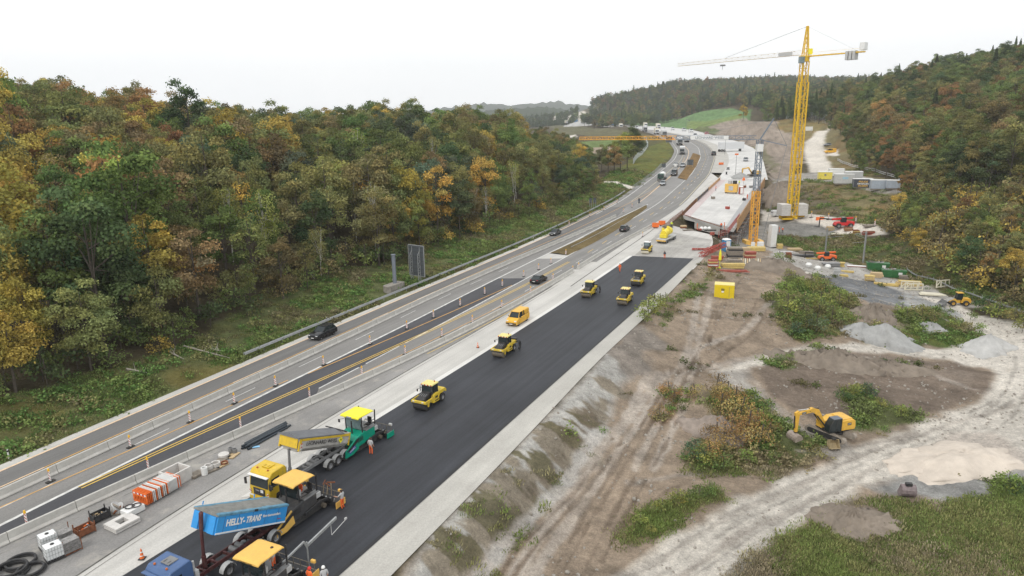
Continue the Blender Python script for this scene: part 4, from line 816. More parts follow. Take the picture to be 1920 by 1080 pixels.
def text(s_, size, m, parent, loc, rot, name='lettering', ext=.006, align='CENTER', shear=0, bold=0, sx=1, fit=None):
    cu_ = bpy.data.curves.new(name, 'FONT'); cu_.body = s_; cu_.size = size; cu_.extrude = ext; cu_.align_x = align; cu_.align_y = 'CENTER'; cu_.shear = shear; cu_.offset = bold
    t = bpy.data.objects.new(name, cu_); me = bpy.data.meshes.new_from_object(t); bpy.data.objects.remove(t)
    if fit: sx = fit/max(max(v.co.x for v in me.vertices)-min(v.co.x for v in me.vertices), .01)
    me.materials.clear(); me.materials.append(m)
    o = bpy.data.objects.new(name, me); link(o, parent); o.location = loc; o.rotation_euler = rot; o.scale = (sx, 1, 1); return o
SIDE_L = (pi/2, 0, pi); SIDE_R = (pi/2, 0, 0); FRONT = (pi/2, 0, pi/2); BACK = (pi/2, 0, -pi/2)
# paints
YEL = mat('machine_yellow', (.66,.47,.035), .45, var=.15, dirt=.55, sc=1.2); PALEY = mat('roof_pale_yellow', (.72,.62,.22), .5, var=.1, dirt=.2); OCH = mat('canopy_ochre', (.72,.44,.10), .5, var=.06, dirt=.12); TYEL = mat('truck_yellow', (.62,.42,.03), .35, var=.1, dirt=.28)
BRY = mat('bright_yellow', (.78,.70,.03), .45, var=.05); CYEL = mat('crane_yellow', (.72,.45,.02), .5, var=.08, dirt=.1); EXY = mat('excavator_yellow', (.66,.38,.05), .4, var=.1, dirt=.3)
BLK2 = mat('machine_black', (.028,.028,.03), .5, var=.3, dirt=.25, sc=2); RUB = mat('rubber', (.035,.034,.033), .85, var=.3, dirt=.3, sc=3); STEEL = mat('worn_steel', (.20,.17,.13), .45, .3, var=.35, sc=4); DRUMD = mat('drum_dark', (.05,.048,.046), .5, .2, var=.3, sc=4)
GLS = mat('dark_glass', (.020,.028,.030), .08, var=.2); GLSL = mat('pale_glass', (.16,.21,.22), .1, var=.3, sc=1); RIM = mat('rim_grey', (.33,.33,.34), .45, .3, var=.15, dirt=.3); GREY = mat('machine_grey', (.20,.20,.20), .5, var=.15, dirt=.2); LGREY = mat('light_grey_paint', (.45,.45,.44), .5, var=.1, dirt=.1)
MAR = mat('maroon_frame', (.075,.022,.022), .6, var=.3, dirt=.3); BLUE = mat('dump_blue', (.035,.27,.62), .35, var=.08, dirt=.06); CBLUE = mat('cab_blue', (.065,.12,.25), .3, var=.1); GRN = mat('paver_green', (.0,.27,.17), .4, var=.1, dirt=.1); TARP = mat('grey_tarp', (.20,.20,.185), .8, var=.25, sc=2)
SILV = mat('bed_silver', (.42,.405,.375), .5, 0, var=.2, dirt=.2); WHT = mat('white_paint', (.72,.72,.70), .45, var=.06, dirt=.08); RED = mat('signal_red', (.55,.03,.02), .5, var=.1); ORA = mat('safety_orange', (.75,.16,.03), .6, var=.1); DRED = mat('red_paint', (.36,.065,.045), .5, var=.2, dirt=.2)
CON = mat('concrete', (.47,.455,.42), .85, var=.14, sc=1.2, bump=.3); CONL = mat('concrete_light', (.55,.53,.50), .85, var=.12, sc=2); GALV = mat('galvanised', (.34,.35,.35), .5, .4, var=.2, sc=3); WOOD = mat('raw_timber', (.48,.36,.21), .8, var=.25, sc=5); WOODG = mat('weathered_wood', (.22,.19,.155), .85, var=.3, sc=4); RUST = mat('rusty_steel', (.20,.075,.035), .8, var=.4, sc=4)
PLYW = mat('formwork_ply', (.50,.30,.15), .7, var=.25, sc=1); SKIN = mat('skin', (.50,.28,.19), .6, var=.04); SHIRT = mat('grey_shirt', (.42,.42,.42), .8, var=.08); HAIRM = mat('hair', (.06,.04,.03), .8); LAMPY = mat('amber_lamp', (.80,.45,.02), .3, var=.05); HLT = mat('headlight', (.75,.77,.78), .12, .3, var=.03); TLT = mat('tail_light', (.45,.02,.02), .25); CREAM = mat('cream', (.62,.58,.46), .6, var=.1); SIGNB = mat('sign_back', (.085,.095,.105), .6, .2, var=.1)
def road_az(x, y, P=AL):
    i = int(np.argmin(np.hypot(P[:, 0]-x, P[:, 1]-y))); i = min(max(i, 1), len(P)-2); d = P[i+1, :2]-P[i-1, :2]; return math.atan2(d[1], d[0])
def wheel(parent, x, y, r, w_, name='wheel', rim=RIM, side=1, tread=True, hub=.55):
    t = B().lathe([(r*.55, -w_/2), (r*.9, -w_/2), (r, -w_*.36), (r, w_*.36), (r*.9, w_/2), (r*.55, w_/2), (r*.55, -w_/2)], axis='Y', n=22).build(name, RUB, parent, smooth_=True); t.location = (x, y, r)
    B().lathe([(0, w_*.30*side), (r*.2, w_*.34*side), (r*.25, w_*.15*side), (r*hub*.8, w_*.12*side), (r*hub, w_*.42*side), (r*.56, w_*.46*side)], axis='Y', n=18).build('rim', rim, t, smooth_=True); return t
# ---------------------------------------------------------------- concrete barriers
def barrier_mesh(L_):
    p = [(-.30, 0), (-.30, .10), (-.16, .28), (-.095, .86), (.095, .86), (.16, .28), (.30, .10), (.30, 0)]; return B().loft([[(x, y, z) for y, z in p] for x in (-L_/2+.02, L_/2-.02)])
bproto = barrier_mesh(5.0).build('concrete_barrier', CON, bevel=.015); bme = bproto.data; bpy.data.objects.remove(bproto)
def barriers(P, where_, group, L_=5.0, start=0, lm=None):
    Q = resample(P, .25); d = np.r_[0, np.cumsum(np.linalg.norm(np.diff(Q[:, :2], axis=0), axis=1))]; n = int(d[-1]/L_); out_ = []
    for k in range(n):
        a = np.array([np.interp(k*L_, d, Q[:, i]) for i in (0, 1)]); b_ = np.array([np.interp((k+1)*L_, d, Q[:, i]) for i in (0, 1)]); c = (a+b_)/2; o = bpy.data.objects.new('concrete_barrier', bme); link(o)
        o.location = (*c, zb(c[1])+.03); o.rotation_euler = (0, 0, math.atan2(b_[1]-a[1], b_[0]-a[0])); tag(o, where_, 'barrier', group); md = o.modifiers.new('bevel', 'BEVEL'); md.width = .015; md.segments = 1; out_.append(o)
    return out_
def starts(P, px, py): q = R(px, py); i = np.argmin(np.hypot(P[:, 0]-q.x, P[:, 1]-q.y)); return P[i:]
_b1 = resample(LB1, .25); i0 = int(np.argmin(np.hypot(*( _b1[:, :2]-np.array(R(107, 887)[:2])).T))) % 20; barriers(_b1[i0:], 'pale concrete barrier segment in the left line between the two live carriageways', 'left line of concrete barriers')
_b2 = resample(LB2, .25); i0 = int(np.argmin(np.hypot(*( _b2[:, :2]-np.array(R(140, 957)[:2])).T))) % 20; barriers(_b2[i0:], 'pale concrete barrier segment in the line beside the storage strip and building site', 'right line of concrete barriers')
barriers(LB3, 'low concrete barrier segment in the offset stretch next to the dashed lanes', 'offset stretch of concrete barriers')
# ---------------------------------------------------------------- guard rail
def guard_rail(P, label, post_step=4.0, h=.72, two=True):
    P = resample(P, post_step); P[:, 2] = Tz(P[:, 0], P[:, 1]); root = thing('guard_rail', label, 'guard rail', P[0]); o = Vector(P[0]); b = B(); prof = [(0, -.15), (.05, -.10), (0, -.03), (0, .03), (.05, .10), (0, .15)]
    T = tang(P); 
    for off_ in ((0, .28) if two else (0,)):
        secs = []
        for p, t in zip(P, T):
            n = np.array([t[1], -t[0]]); ring_ = [(p[0]-o.x+n[0]*(u+off_-.1), p[1]-o.y+n[1]*(u+off_-.1), p[2]-o.z+h+v) for u, v in prof]+[(p[0]-o.x+n[0]*(u+off_-.13), p[1]-o.y+n[1]*(u+off_-.13), p[2]-o.z+h+v) for u, v in prof[::-1]]; secs.append(ring_)
        b.loft(secs)
    b.build('rail', GALV, root); pm = B().box((0, 0, .3), (.1, .06, .9)).mesh('post', GALV)
    for p, t in list(zip(P, T))[:98]:
        q = bpy.data.objects.new('post', pm); link(q, root); q.location = Vector(p)-o; q.rotation_euler = (0, 0, math.atan2(t[1], t[0]))
    return root
gl = cut(offs(L0, -2.2), float(R(490, 672).y), 262); guard_rail(gl, 'long grey steel guard rail along the left edge of the motorway below the wood', 3.6)
_md = resample(np.array([(a+b_)/2 for a, b_ in zip(MED1[0], MED1[1])]), 4.); _md = _md[2:]
guard_rail(_md, 'thin steel guard rail running through the brown median strip', 4., .7, False)
# fence of the far embankment and the wall-like mesh fences
def mesh_fence(P, label, h=2.0, step=3.5, m=None, cat='fence', panel=True, name='mesh_fence', wires=4, th=.03):
    P = resample(np.array(P, float), step); P[:, 2] = Tz(P[:, 0], P[:, 1]); root = thing(name, label, cat, P[0]); o = Vector(P[0]); m = m or GALV; b = B()
    for a, c in zip(P[:-1], P[1:]):
        a = Vector(a)-o; c = Vector(c)-o
        for k in range(wires): z = Vector((0, 0, h*(k+.6)/wires)); b.bar(a+z, c+z, th, .25 if th > .1 else None)
        if panel:
            nseg = 7
            for j in range(1, nseg): q = a.lerp(c, j/nseg); b.bar(q+Vector((0, 0, .1)), q+Vector((0, 0, h*.95)), .02)
    b.build('mesh_panel', m, root); pm = B().box((0, 0, h/2), (.07, .07, h+.1)).mesh('post', m)
    for a in P[:98]: q = bpy.data.objects.new('post', pm); link(q, root); q.location = Vector(a)-o
    return root
# ---------------------------------------------------------------- warning beacons
DRED2 = mat('beacon_red', (.40,.03,.03), .5)
def beacon():
    r = thing('warning_beacon', 'x', 'beacon'); B().box((0, 0, .05), (.75, .38, .1)).build('foot', RUB, r, bevel=.02)
    p = B().box((0, 0, .58), (.045, .25, .92)).build('panel', WHT, r, bevel=.01)
    for k in range(3): z = .28+k*.29; B().add([(-.03, -.122, z-.06), (-.03, .122, z+.08), (-.03, .122, z+.18), (-.03, -.122, z+.04)], [(0, 1, 2, 3)]).add([(.03, -.122, z-.06), (.03, .122, z+.08), (.03, .122, z+.18), (.03, -.122, z+.04)], [(0, 1, 2, 3)]).build('stripe', DRED2, p)
    l = B().box((0, 0, 1.10), (.13, .17, .12)).build('lamp', LAMPY, r, bevel=.02); B().lathe([(0, .17), (.06, .15), (.085, .08), (.085, 0)], (0, 0, 1.16)).build('lens', LAMPY, l, smooth_=True); return r
bc = freeze(beacon()); first = True
def put_beacon(px, py, label, group):
    global first
    q = R(px, py); a = road_az(q.x, q.y, L0)+random.uniform(-.2, .2)
    if first: bc.location = q+Vector((0, 0, .03)); bc.rotation_euler = (0, 0, a); tag(bc, label, 'beacon', group); first = False
    else: o = clone(bc, None, q+Vector((0, 0, .03)), a, label, group)
ga = [(95,904),(245,839),(357,792),(440,757),(517,724),(607,685),(694,646),(763,617),(813,596),(863,574),(909,552),(942,537),(982,519),(1010,506),(1033,495),(1061,478)]
gb = [(51,985),(279,882),(452,804),(581,747),(679,705),(760,665),(829,632),(886,606),(941,577),(995,550),(1037,525),(1085,504),(1074,510)]
gc = [(1067,422),(1106,406),(1132,395),(1157,381)]; gd = [(1169,399),(1185,389),(1205,444),(1195,452)]
for q in ga: put_beacon(*q, 'red and white striped beacon with amber lamp in the row right of the left barrier', 'striped beacons in the row beside the left barrier line')
for q in gb: put_beacon(*q, 'red and white striped beacon with amber lamp close to the right barrier line', 'striped beacons along the right barrier line')
for q in gc: put_beacon(*q, 'striped beacon on the hard shoulder by the guard rail in the distance', 'striped beacons along the hard shoulder')
for q, l in zip(gd, ('striped beacon at the near end of the yellow lane line left of the median', 'striped beacon before the gravelly gap in the median', 'striped beacon standing left of the pale roller by the joint')): put_beacon(*q, l, 'single striped beacons')
# ---------------------------------------------------------------- vehicles: cars
def car_proto(kind, paint_):
    r = thing('car', 'x', 'car')
    if kind == 'suv': Lc, W, Hh = 4.6, 1.85, 1.62; low = [(-2.3,.35),(-2.32,.75),(-2.2,1.0),(-.9,1.04),(.9,1.02),(1.95,.92),(2.25,.75),(2.3,.4),(2.2,.25),(-2.2,.25)]; top = [(-2.15,1.0),(-1.75,1.52),(-.9,1.62),(.1,1.6),(.95,1.02)]
    elif kind == 'van': Lc, W, Hh = 4.8, 1.9, 1.96; low = [(-2.4,.35),(-2.42,1.2),(1.35,1.2),(2.0,1.08),(2.35,.85),(2.4,.4),(2.3,.27),(-2.3,.27)]; top = [(-2.4,1.19),(-2.32,1.85),(-2.1,1.96),(.6,1.96),(.85,1.9),(1.45,1.19)]
    elif kind == 'sedan': Lc, W, Hh = 4.8, 1.84, 1.45; low = [(-2.4,.4),(-2.4,.8),(-2.2,.98),(-1.5,1.0),(.9,.95),(2.0,.82),(2.35,.65),(2.4,.35),(2.3,.23),(-2.3,.23)]; top = [(-1.85,.98),(-.95,1.42),(-.2,1.46),(.3,1.42),(1.15,.94)]
    else: Lc, W, Hh = 4.2, 1.8, 1.5; low = [(-2.1,.4),(-2.1,.85),(-1.95,.98),(.8,.97),(1.75,.85),(2.05,.7),(2.1,.35),(2.0,.23),(-2.0,.23)]; top = [(-1.95,.97),(-1.6,1.42),(-.6,1.5),(.2,1.45),(1.05,.95)]
    h = W/2; zb_ = lambda p, k: [(x, z) for x, z in p]
    b = B(); n = len(low); ins = [(x*.985, z) for x, z in low]
    b.loft([[(x*.96, -h, z if z < .6 else z-.03) for x, z in low], [(x, -h*.93, z) for x, z in low], [(x, h*.93, z) for x, z in low], [(x*.96, h, z if z < .6 else z-.03) for x, z in low]]); 
    body = b.build('body', paint_, r, bevel=.04, smooth_=True)
    t2 = top; B().loft([[(x, -h*.90, z) for x, z in t2[:1]]+[(x*.97, -h*.76 if z > 1.1 else -h*.9, z) for x, z in t2[1:-1]]+[(t2[-1][0], -h*.9, t2[-1][1])], [(x, h*.90, z) for x, z in t2[:1]]+[(x*.97, h*.76 if z > 1.1 else h*.9, z) for x, z in t2[1:-1]]+[(t2[-1][0], h*.9, t2[-1][1])]]).build('window_band', GLS, r, bevel=.03)
    rx0 = min(x for x, z in top if z > Hh-.25)+.02; rx1 = max(x for x, z in top if z > Hh-.12); B().box(((rx0+rx1)/2, 0, Hh-.0), (rx1-rx0+.1, W*.78, .07)).build('roof', paint_, r, bevel=.03)
    if kind == 'van':
        B().box((-1.55, 0, 1.56), (1.62, W*.885, .76)).build('rear_panel', paint_, r, bevel=.05); B().box((-.15, 0, 1.55), (.1, W*.88, .74)).build('pillar', paint_, r); 
    for k, s_ in ((.3, 1), (.3, -1)): pass
    for s_ in (1, -1):
        B().bar((top[-1][0], s_*h*.88, top[-1][1]), (top[-2][0], s_*h*.74, top[-2][1]), .07).build('pillar', paint_, r)
        l = B().box((Lc/2-.12, s_*h*.72, .70 if kind != 'van' else .86), (.16, .36, .16)).build('headlight', HLT, r, bevel=.02); B().box((-Lc/2+.06, s_*h*.75, .80 if kind != 'van' else 1.05), (.1, .3, .15 if kind != 'van' else .4)).build('tail_light', TLT, r, bevel=.02)
        B().box((top[-1][0]-.35, s_*(h+.1), 1.0 if kind != 'van' else 1.28), (.1, .2, .14)).build('wing_mirror', BLK2, r, bevel=.03)
        wheel(r, Lc*.31, s_*(h-.12), .34, .24, side=s_, rim=RIM); wheel(r, -Lc*.30, s_*(h-.12), .34, .24, side=s_, rim=RIM)
    B().box((Lc/2-.02, 0, .48), (.12, W*.9, .22)).build('bumper', BLK2, r, bevel=.04); B().box((Lc/2+.05, 0, .42), (.02, .5, .11)).build('number_plate', WHT, r); B().box((-Lc/2-.01, 0, .62), (.03, .5, .11)).build('number_plate', WHT, r)
    return r
BLKC = mat('car_black', (.02,.021,.023), .18, var=.05); GRYC = mat('car_anthracite', (.065,.07,.075), .22, .3, var=.05); SILC = mat('car_silver', (.38,.40,.42), .25, .4, var=.05); ORVAN = mat('van_orange', (.72,.40,.04), .35, var=.05); WHC = mat('car_white', (.65,.66,.67), .3, var=.03); REDC = mat('car_red', (.45,.03,.03), .3)
def drop_(o, q, rz, label, group=None): o.location = q; o.rotation_euler = (0, 0, rz); tag(o, label, group=group); return o
def on_road(px, py, P=L0, back=True):
    q = R(px, py); return q+Vector((0, 0, .03)), road_az(q.x, q.y, P)+(pi if back else 0)
drop_(car_proto('suv', BLKC), *on_road(606, 631), 'black estate car driving towards the viewer below the long guard rail')
drop_(car_proto('sedan', BLKC), *on_road(1010, 529, L0, False), 'black saloon car seen from behind on the double yellow line')
drop_(car_proto('sedan', GRYC), *on_road(1041, 440), 'dark grey saloon coming towards the viewer left of the concrete barrier line')
hb = freeze(drop_(car_proto('suv', BLKC), *on_road(1171, 433, L0, False), 'black car driving away right of the brown median strip'))
v_ = drop_(car_proto('van', ORVAN), *on_road(971, 605, AL), 'orange yellow works van parked on the pale strip beside the fresh asphalt'); v_['category'] = 'van'
hs = car_proto('hatch', SILC); drop_(hs, *on_road(1243, 347), 'silver car just in front of the green concrete mixer truck', 'far cars'); freeze(hs)
far = [(1267,312,'left silver car of the pair behind the dark van'),(1280,313,'right silver car of the pair behind the dark van')]
for a, b_, l in far: q, z = on_road(a, b_); clone(hs, None, q, z, l, 'far cars')
vd = car_proto('van', GRYC); drop_(vd, *on_road(1264, 329), 'dark grey van on the motorway right of the concrete mixer truck'); vd['category'] = 'van'; freeze(vd); vd.scale = (1.1,)*3
q, z = on_road(1338, 291, W2, False); clone(hb, None, q, z, 'black car at the far bend beside the site entrance barrier')
q, z = on_road(1398, 302, W2, False); clone(hs, None, q, z, 'silver car parked on the new pale concrete carriageway')
vw = car_proto('van', WHC); drop_(vw, *on_road(1303, 257, W2), 'white van on the far motorway above the grey part of the crane boom'); vw['category'] = 'van'; freeze(vw)
for a, b_, l in ((1194,242,'white van in the far queue behind the blue lorry'),(1282,246,'pale van standing in the far queue beside the green field'),(1296,248,'boxy white van at the right end of the far queue'),(1246,240.5,'small white van between the lorries of the far queue'),(1261,244,'white van next to the pale van in the far queue')):
    q, z = on_road(a, b_); clone(vw, None, q, z, l, 'far vans')
hr = car_proto('hatch', REDC); drop_(hr, *on_road(1325, 252, W2), 'red car at the foot of the bare brown slope far away')
# ---------------------------------------------------------------- far lorries
def lorry_proto(cab, box_, kind='box'):
    r = thing('lorry', 'x', 'lorry'); c = B().prism([(5.0,.7),(5.05,1.7),(4.85,2.9),(4.5,3.1),(3.0,3.15),(3.0,.7)], -1.2, 1.2).build('cab', cab, r, bevel=.06)
    B().add([(5.07,-1.05,1.75),(5.07,1.05,1.75),(4.9,1.0,2.75),(4.9,-1.0,2.75)], [(0, 1, 2, 3)]).build('windscreen', GLS, c); B().box((5.06, 0, .95), (.06, 2.2, .5)).build('bumper', BLK2, c)
    for s_ in (1, -1): B().box((4.0, s_*1.21, 2.1), (.9, .03, .7)).build('side_window', GLS, c); B().box((5.1, s_*.85, .95), (.05, .35, .2)).build('headlight', HLT, c)
    B().box((-1, 0, .85), (11, 1.0, .25)).build('chassis', BLK2, r)
    if kind == 'box': B().box((-2.0, 0, 2.5), (9.4, 2.5, 2.85)).build('cargo_box', box_, r, bevel=.03)
    else:
        B().lathe([(0, -3.2), (.7, -3.1), (1.2, -1.6), (1.25, .3), (.8, 2.0), (.35, 2.3), (0, 2.3)], (-1.6, 0, 2.35), 'X').build('drum', box_, r, smooth_=True, rot=None); B().box((-5.0, 0, 3.4), (.6, 1.0, .7)).build('hopper', GREY, r)
    for x in (4.0, -.9, -4.2, -5.4):
        for s_ in (1, -1): wheel(r, x, s_*1.05, .5, .32, side=s_)
    return r
GRNT = mat('mixer_green', (.025,.07,.05), .4, var=.1)
lm_ = drop_(lorry_proto(GRNT, WHT, 'mix'), *on_road(1241, 338), 'dark green concrete mixer truck with white drum coming round the bend'); lm_.scale = (.85,)*3
lw = lorry_proto(GREY, WHC); drop_(lw, *on_road(1279, 289), 'lorry with dark cab and white box, nearest of the two under the crane boom'); lw.scale = (.8,)*3; freeze(lw)
lb = lorry_proto(BLUE, BLUE); drop_(lb, *on_road(1151, 236), 'blue lorry far away at the left end of the motorway queue'); lb.scale = (.9,)*3; freeze(lb)
lr_ = lorry_proto(WHC, CREAM); drop_(lr_, *on_road(1164, 240.5), 'lorry with cream box in the far queue right of the blue lorry'); lr_.scale = (.9,)*3; freeze(lr_)
for a, b_, pr_, l in ((1274,272,lw,'white lorry partly hidden by the orange crane boom'),(1245,256,lw,'dark cabbed white lorry behind the pale lorry at the far bend'),(1231,252,lr_,'pale lorry at the far bend left of the dark cabbed one'),(1209,247,lw,'dark cabbed lorry in the middle of the far queue'),
    (1210,238.5,lr_,'white tank shaped lorry on the upper carriageway of the far queue'),(1234,241,lr_,'cream lorry on the upper carriageway above the far bend'),(1110,233.5,lr_,'tiny pale lorry near the far earthworks'),(1080,231,lb,'tiny blue lorry near the far earthworks'),(1095,234,lw,'tiny white lorry beyond the embankment'),(1062,232,lr_,'tiny cream lorry at the far left end of the road')):
    q, z = on_road(a, b_); o = clone(pr_, None, q, z, l, 'far lorries'); o.scale = (.9,)*3
tr = thing('box_trailer', 'white box trailer parked at the start of the new concrete carriageway', 'trailer', R(1370, 284), road_az(*R(1370, 284)[:2], W2)-1.1); B().box((0, 0, 2.5), (11, 2.5, 2.8)).build('cargo_box', WHC, tr, bevel=.03)
for x in (-3.5, -4.8):
    for s_ in (1, -1): wheel(tr, x, s_, .5, .3, side=s_)
B().box((4.3, 0, .55), (.2, 1.8, 1.1)).build('support_leg', BLK2, tr)
# ---------------------------------------------------------------- people
def body_mesh(name, pose):
    J = dict(pel=(0, 0, .95), sp=(.0, 0, 1.15), ch=(.02, 0, 1.35), nk=(.02, 0, 1.50), hd=(.04, 0, 1.62), tp=(.03, 0, 1.74))
    E = [('pel', 'sp'), ('sp', 'ch'), ('ch', 'nk'), ('nk', 'hd'), ('hd', 'tp')]; Rr = dict(pel=.14, sp=.135, ch=.155, nk=.06, hd=.10, tp=.06)
    for s_, n in ((1, 'l'), (-1, 'r')):
        hip, knee, ank, toe = pose.get('leg'+n, ((0, .1, .9), (.03, .12, .5), (-.02, .13, .09), (.16, .15, .04))); sh, el, wr = pose.get('arm'+n, ((0, .2, 1.42), (-.02, .27, 1.14), (.1, .27, .90)))
        J['hip'+n] = (hip[0], hip[1]*s_, hip[2]); J['kn'+n] = (knee[0], knee[1]*s_, knee[2]); J['an'+n] = (ank[0], ank[1]*s_, ank[2]); J['to'+n] = (toe[0], toe[1]*s_, toe[2])
        J['sh'+n] = (sh[0], sh[1]*s_, sh[2]); J['el'+n] = (el[0], el[1]*s_, el[2]); J['wr'+n] = (wr[0], wr[1]*s_, wr[2]); e, w0 = Vector(J['el'+n]), Vector(J['wr'+n]); d = (w0-e).normalized(); side = d.cross(Vector((1, 0, .3))).normalized(); J['pa'+n] = tuple(w0+d*.07)
        E += [('pel', 'hip'+n), ('hip'+n, 'kn'+n), ('kn'+n, 'an'+n), ('an'+n, 'to'+n), ('ch', 'sh'+n), ('sh'+n, 'el'+n), ('el'+n, 'wr'+n), ('wr'+n, 'pa'+n)]
        Rr.update({'hip'+n: .10, 'kn'+n: .065, 'an'+n: .05, 'to'+n: .045, 'sh'+n: .075, 'el'+n: .05, 'wr'+n: .032, 'pa'+n: .036})
        for k in range(4): J['f%d' % k+n] = tuple(w0+d*(.15-.01*abs(k-1.5))+side*(.022*(k-1.5))); E.append(('pa'+n, 'f%d' % k+n)); Rr['f%d' % k+n] = .009
        J['th'+n] = tuple(w0+d*.07+side*.055); E.append(('wr'+n, 'th'+n)); Rr['th'+n] = .010
    K = list(J); me = bpy.data.meshes.new(name); me.from_pydata([J[k] for k in K], [(K.index(a), K.index(b_)) for a, b_ in E], []); o = bpy.data.objects.new(name, me); scene.collection.objects.link(o)
    o.modifiers.new('skin', 'SKIN'); 
    for i, k in enumerate(K): v = me.skin_vertices[0].data[i]; v.radius = (Rr[k]*.85 if k in ('pel', 'sp', 'ch') else Rr[k], Rr[k]*(1.2 if k in ('pel', 'sp', 'ch') else 1)); v.use_root = k == 'pel'
    sb = o.modifiers.new('sub', 'SUBSURF'); sb.levels = 1; dg = bpy.context.evaluated_depsgraph_get(); m2 = bpy.data.meshes.new_from_object(o.evaluated_get(dg)); m2.name = name; bpy.data.objects.remove(o); m2.polygons.foreach_set('use_smooth', np.ones(len(m2.polygons), bool)); return m2, J
def dress(me, J, top, bottom, sleeves=True):
    me = me.copy(); me.materials.clear(); [me.materials.append(m) for m in (SKIN, top, bottom, BLK2, HAIRM)]; hd = Vector(J['hd']); wl, wr = Vector(J['wrl']), Vector(J['wrr']); el, er = Vector(J['ell']), Vector(J['err']) if 'err' in J else Vector(J['elr']); tl, tr_ = Vector(J['tol']), Vector(J['tor'])
    pz = J['pel'][2]
    for p in me.polygons:
        c = p.center; near_h = min((c-wl).length, (c-wr).length)
        if c.z > hd.z-.10: p.material_index = 4 if (c.z > hd.z+.06 or c.x < hd.x-.03) else 0
        elif near_h < (.12 if sleeves else .24): p.material_index = 0
        elif min((c-tl).length, (c-tr_).length) < .2 and c.z < min(J['anl'][2], J['anr'][2])+.12: p.material_index = 3
        elif c.z < pz+.04 and near_h > .12 and abs(c.y) < .24: p.material_index = 2
        else: p.material_index = 1
    return me
STAND = {}; WALK = dict(legl=((0,.1,.9),(.14,.12,.52),(.16,.12,.10),(.34,.13,.04)), legr=((0,.1,.9),(-.02,.12,.5),(-.2,.12,.14),(-.04,.13,.04)), arml=((0,.2,1.42),(-.1,.26,1.15),(.0,.26,.92)), armr=((0,.2,1.42),(.05,.27,1.15),(.22,.25,.98)))
REACH = dict(arml=((0,.2,1.42),(.2,.3,1.22),(.42,.32,1.22)), armr=((0,.2,1.42),(.02,.28,1.15),(.2,.15,1.22))); SIT = dict(legl=((0,.1,.92),(.42,.13,.95),(.46,.13,.50),(.60,.14,.45)), legr=((0,.1,.92),(.42,.13,.95),(.46,.13,.50),(.60,.14,.45)), arml=((0,.2,1.42),(.1,.26,1.18),(.36,.2,1.15)), armr=((0,.2,1.42),(.1,.26,1.18),(.36,.2,1.15)))
BM = {k: body_mesh('person', p) for k, p in (('stand', STAND), ('walk', WALK), ('reach', REACH), ('sit', SIT))}
DR = {}
def person(pose, top, bottom, loc, rz, label, helmet=None, s=1.0, sleeves=False, group=None):
    k = (pose, top.name, bottom.name)
    if k not in DR: DR[k] = dress(*BM[pose], top, bottom, sleeves)
    o = bpy.data.objects.new('person', DR[k]); link(o); o.location = loc; o.rotation_euler = (0, 0, rz); o.scale = (s,)*3; tag(o, label, 'person', group); hd = Vector(BM[pose][1]['hd'])
    if helmet: B().lathe([(.135, .02), (.125, .09), (.08, .145), (0, .16)], hd).build('helmet', helmet, o, smooth_=True)
    else: B().lathe([(.118, .01), (.115, .07), (.07, .125), (0, .14)], hd-Vector((.015, 0, 0))).build('hair', HAIRM, o, smooth_=True)
    B().box(hd+Vector((.105, 0, -.01)), (.035, .03, .05)).build('nose', SKIN, o, bevel=.008)
    for s_ in (1, -1): B().box(hd+Vector((.0, .105*s_, 0)), (.04, .02, .06)).build('ear', SKIN, o, bevel=.008); B().box(hd+Vector((.10, .035*s_, .02)), (.012, .022, .012)).build('eye', BLK2, o)
    return o
HIV = mat('hi_vis_orange', (.80,.14,.03), .6, var=.08); HVY = mat('hi_vis_yellow', (.62,.75,.03), .6); DKT = mat('dark_work_trousers', (.05,.055,.07), .8)
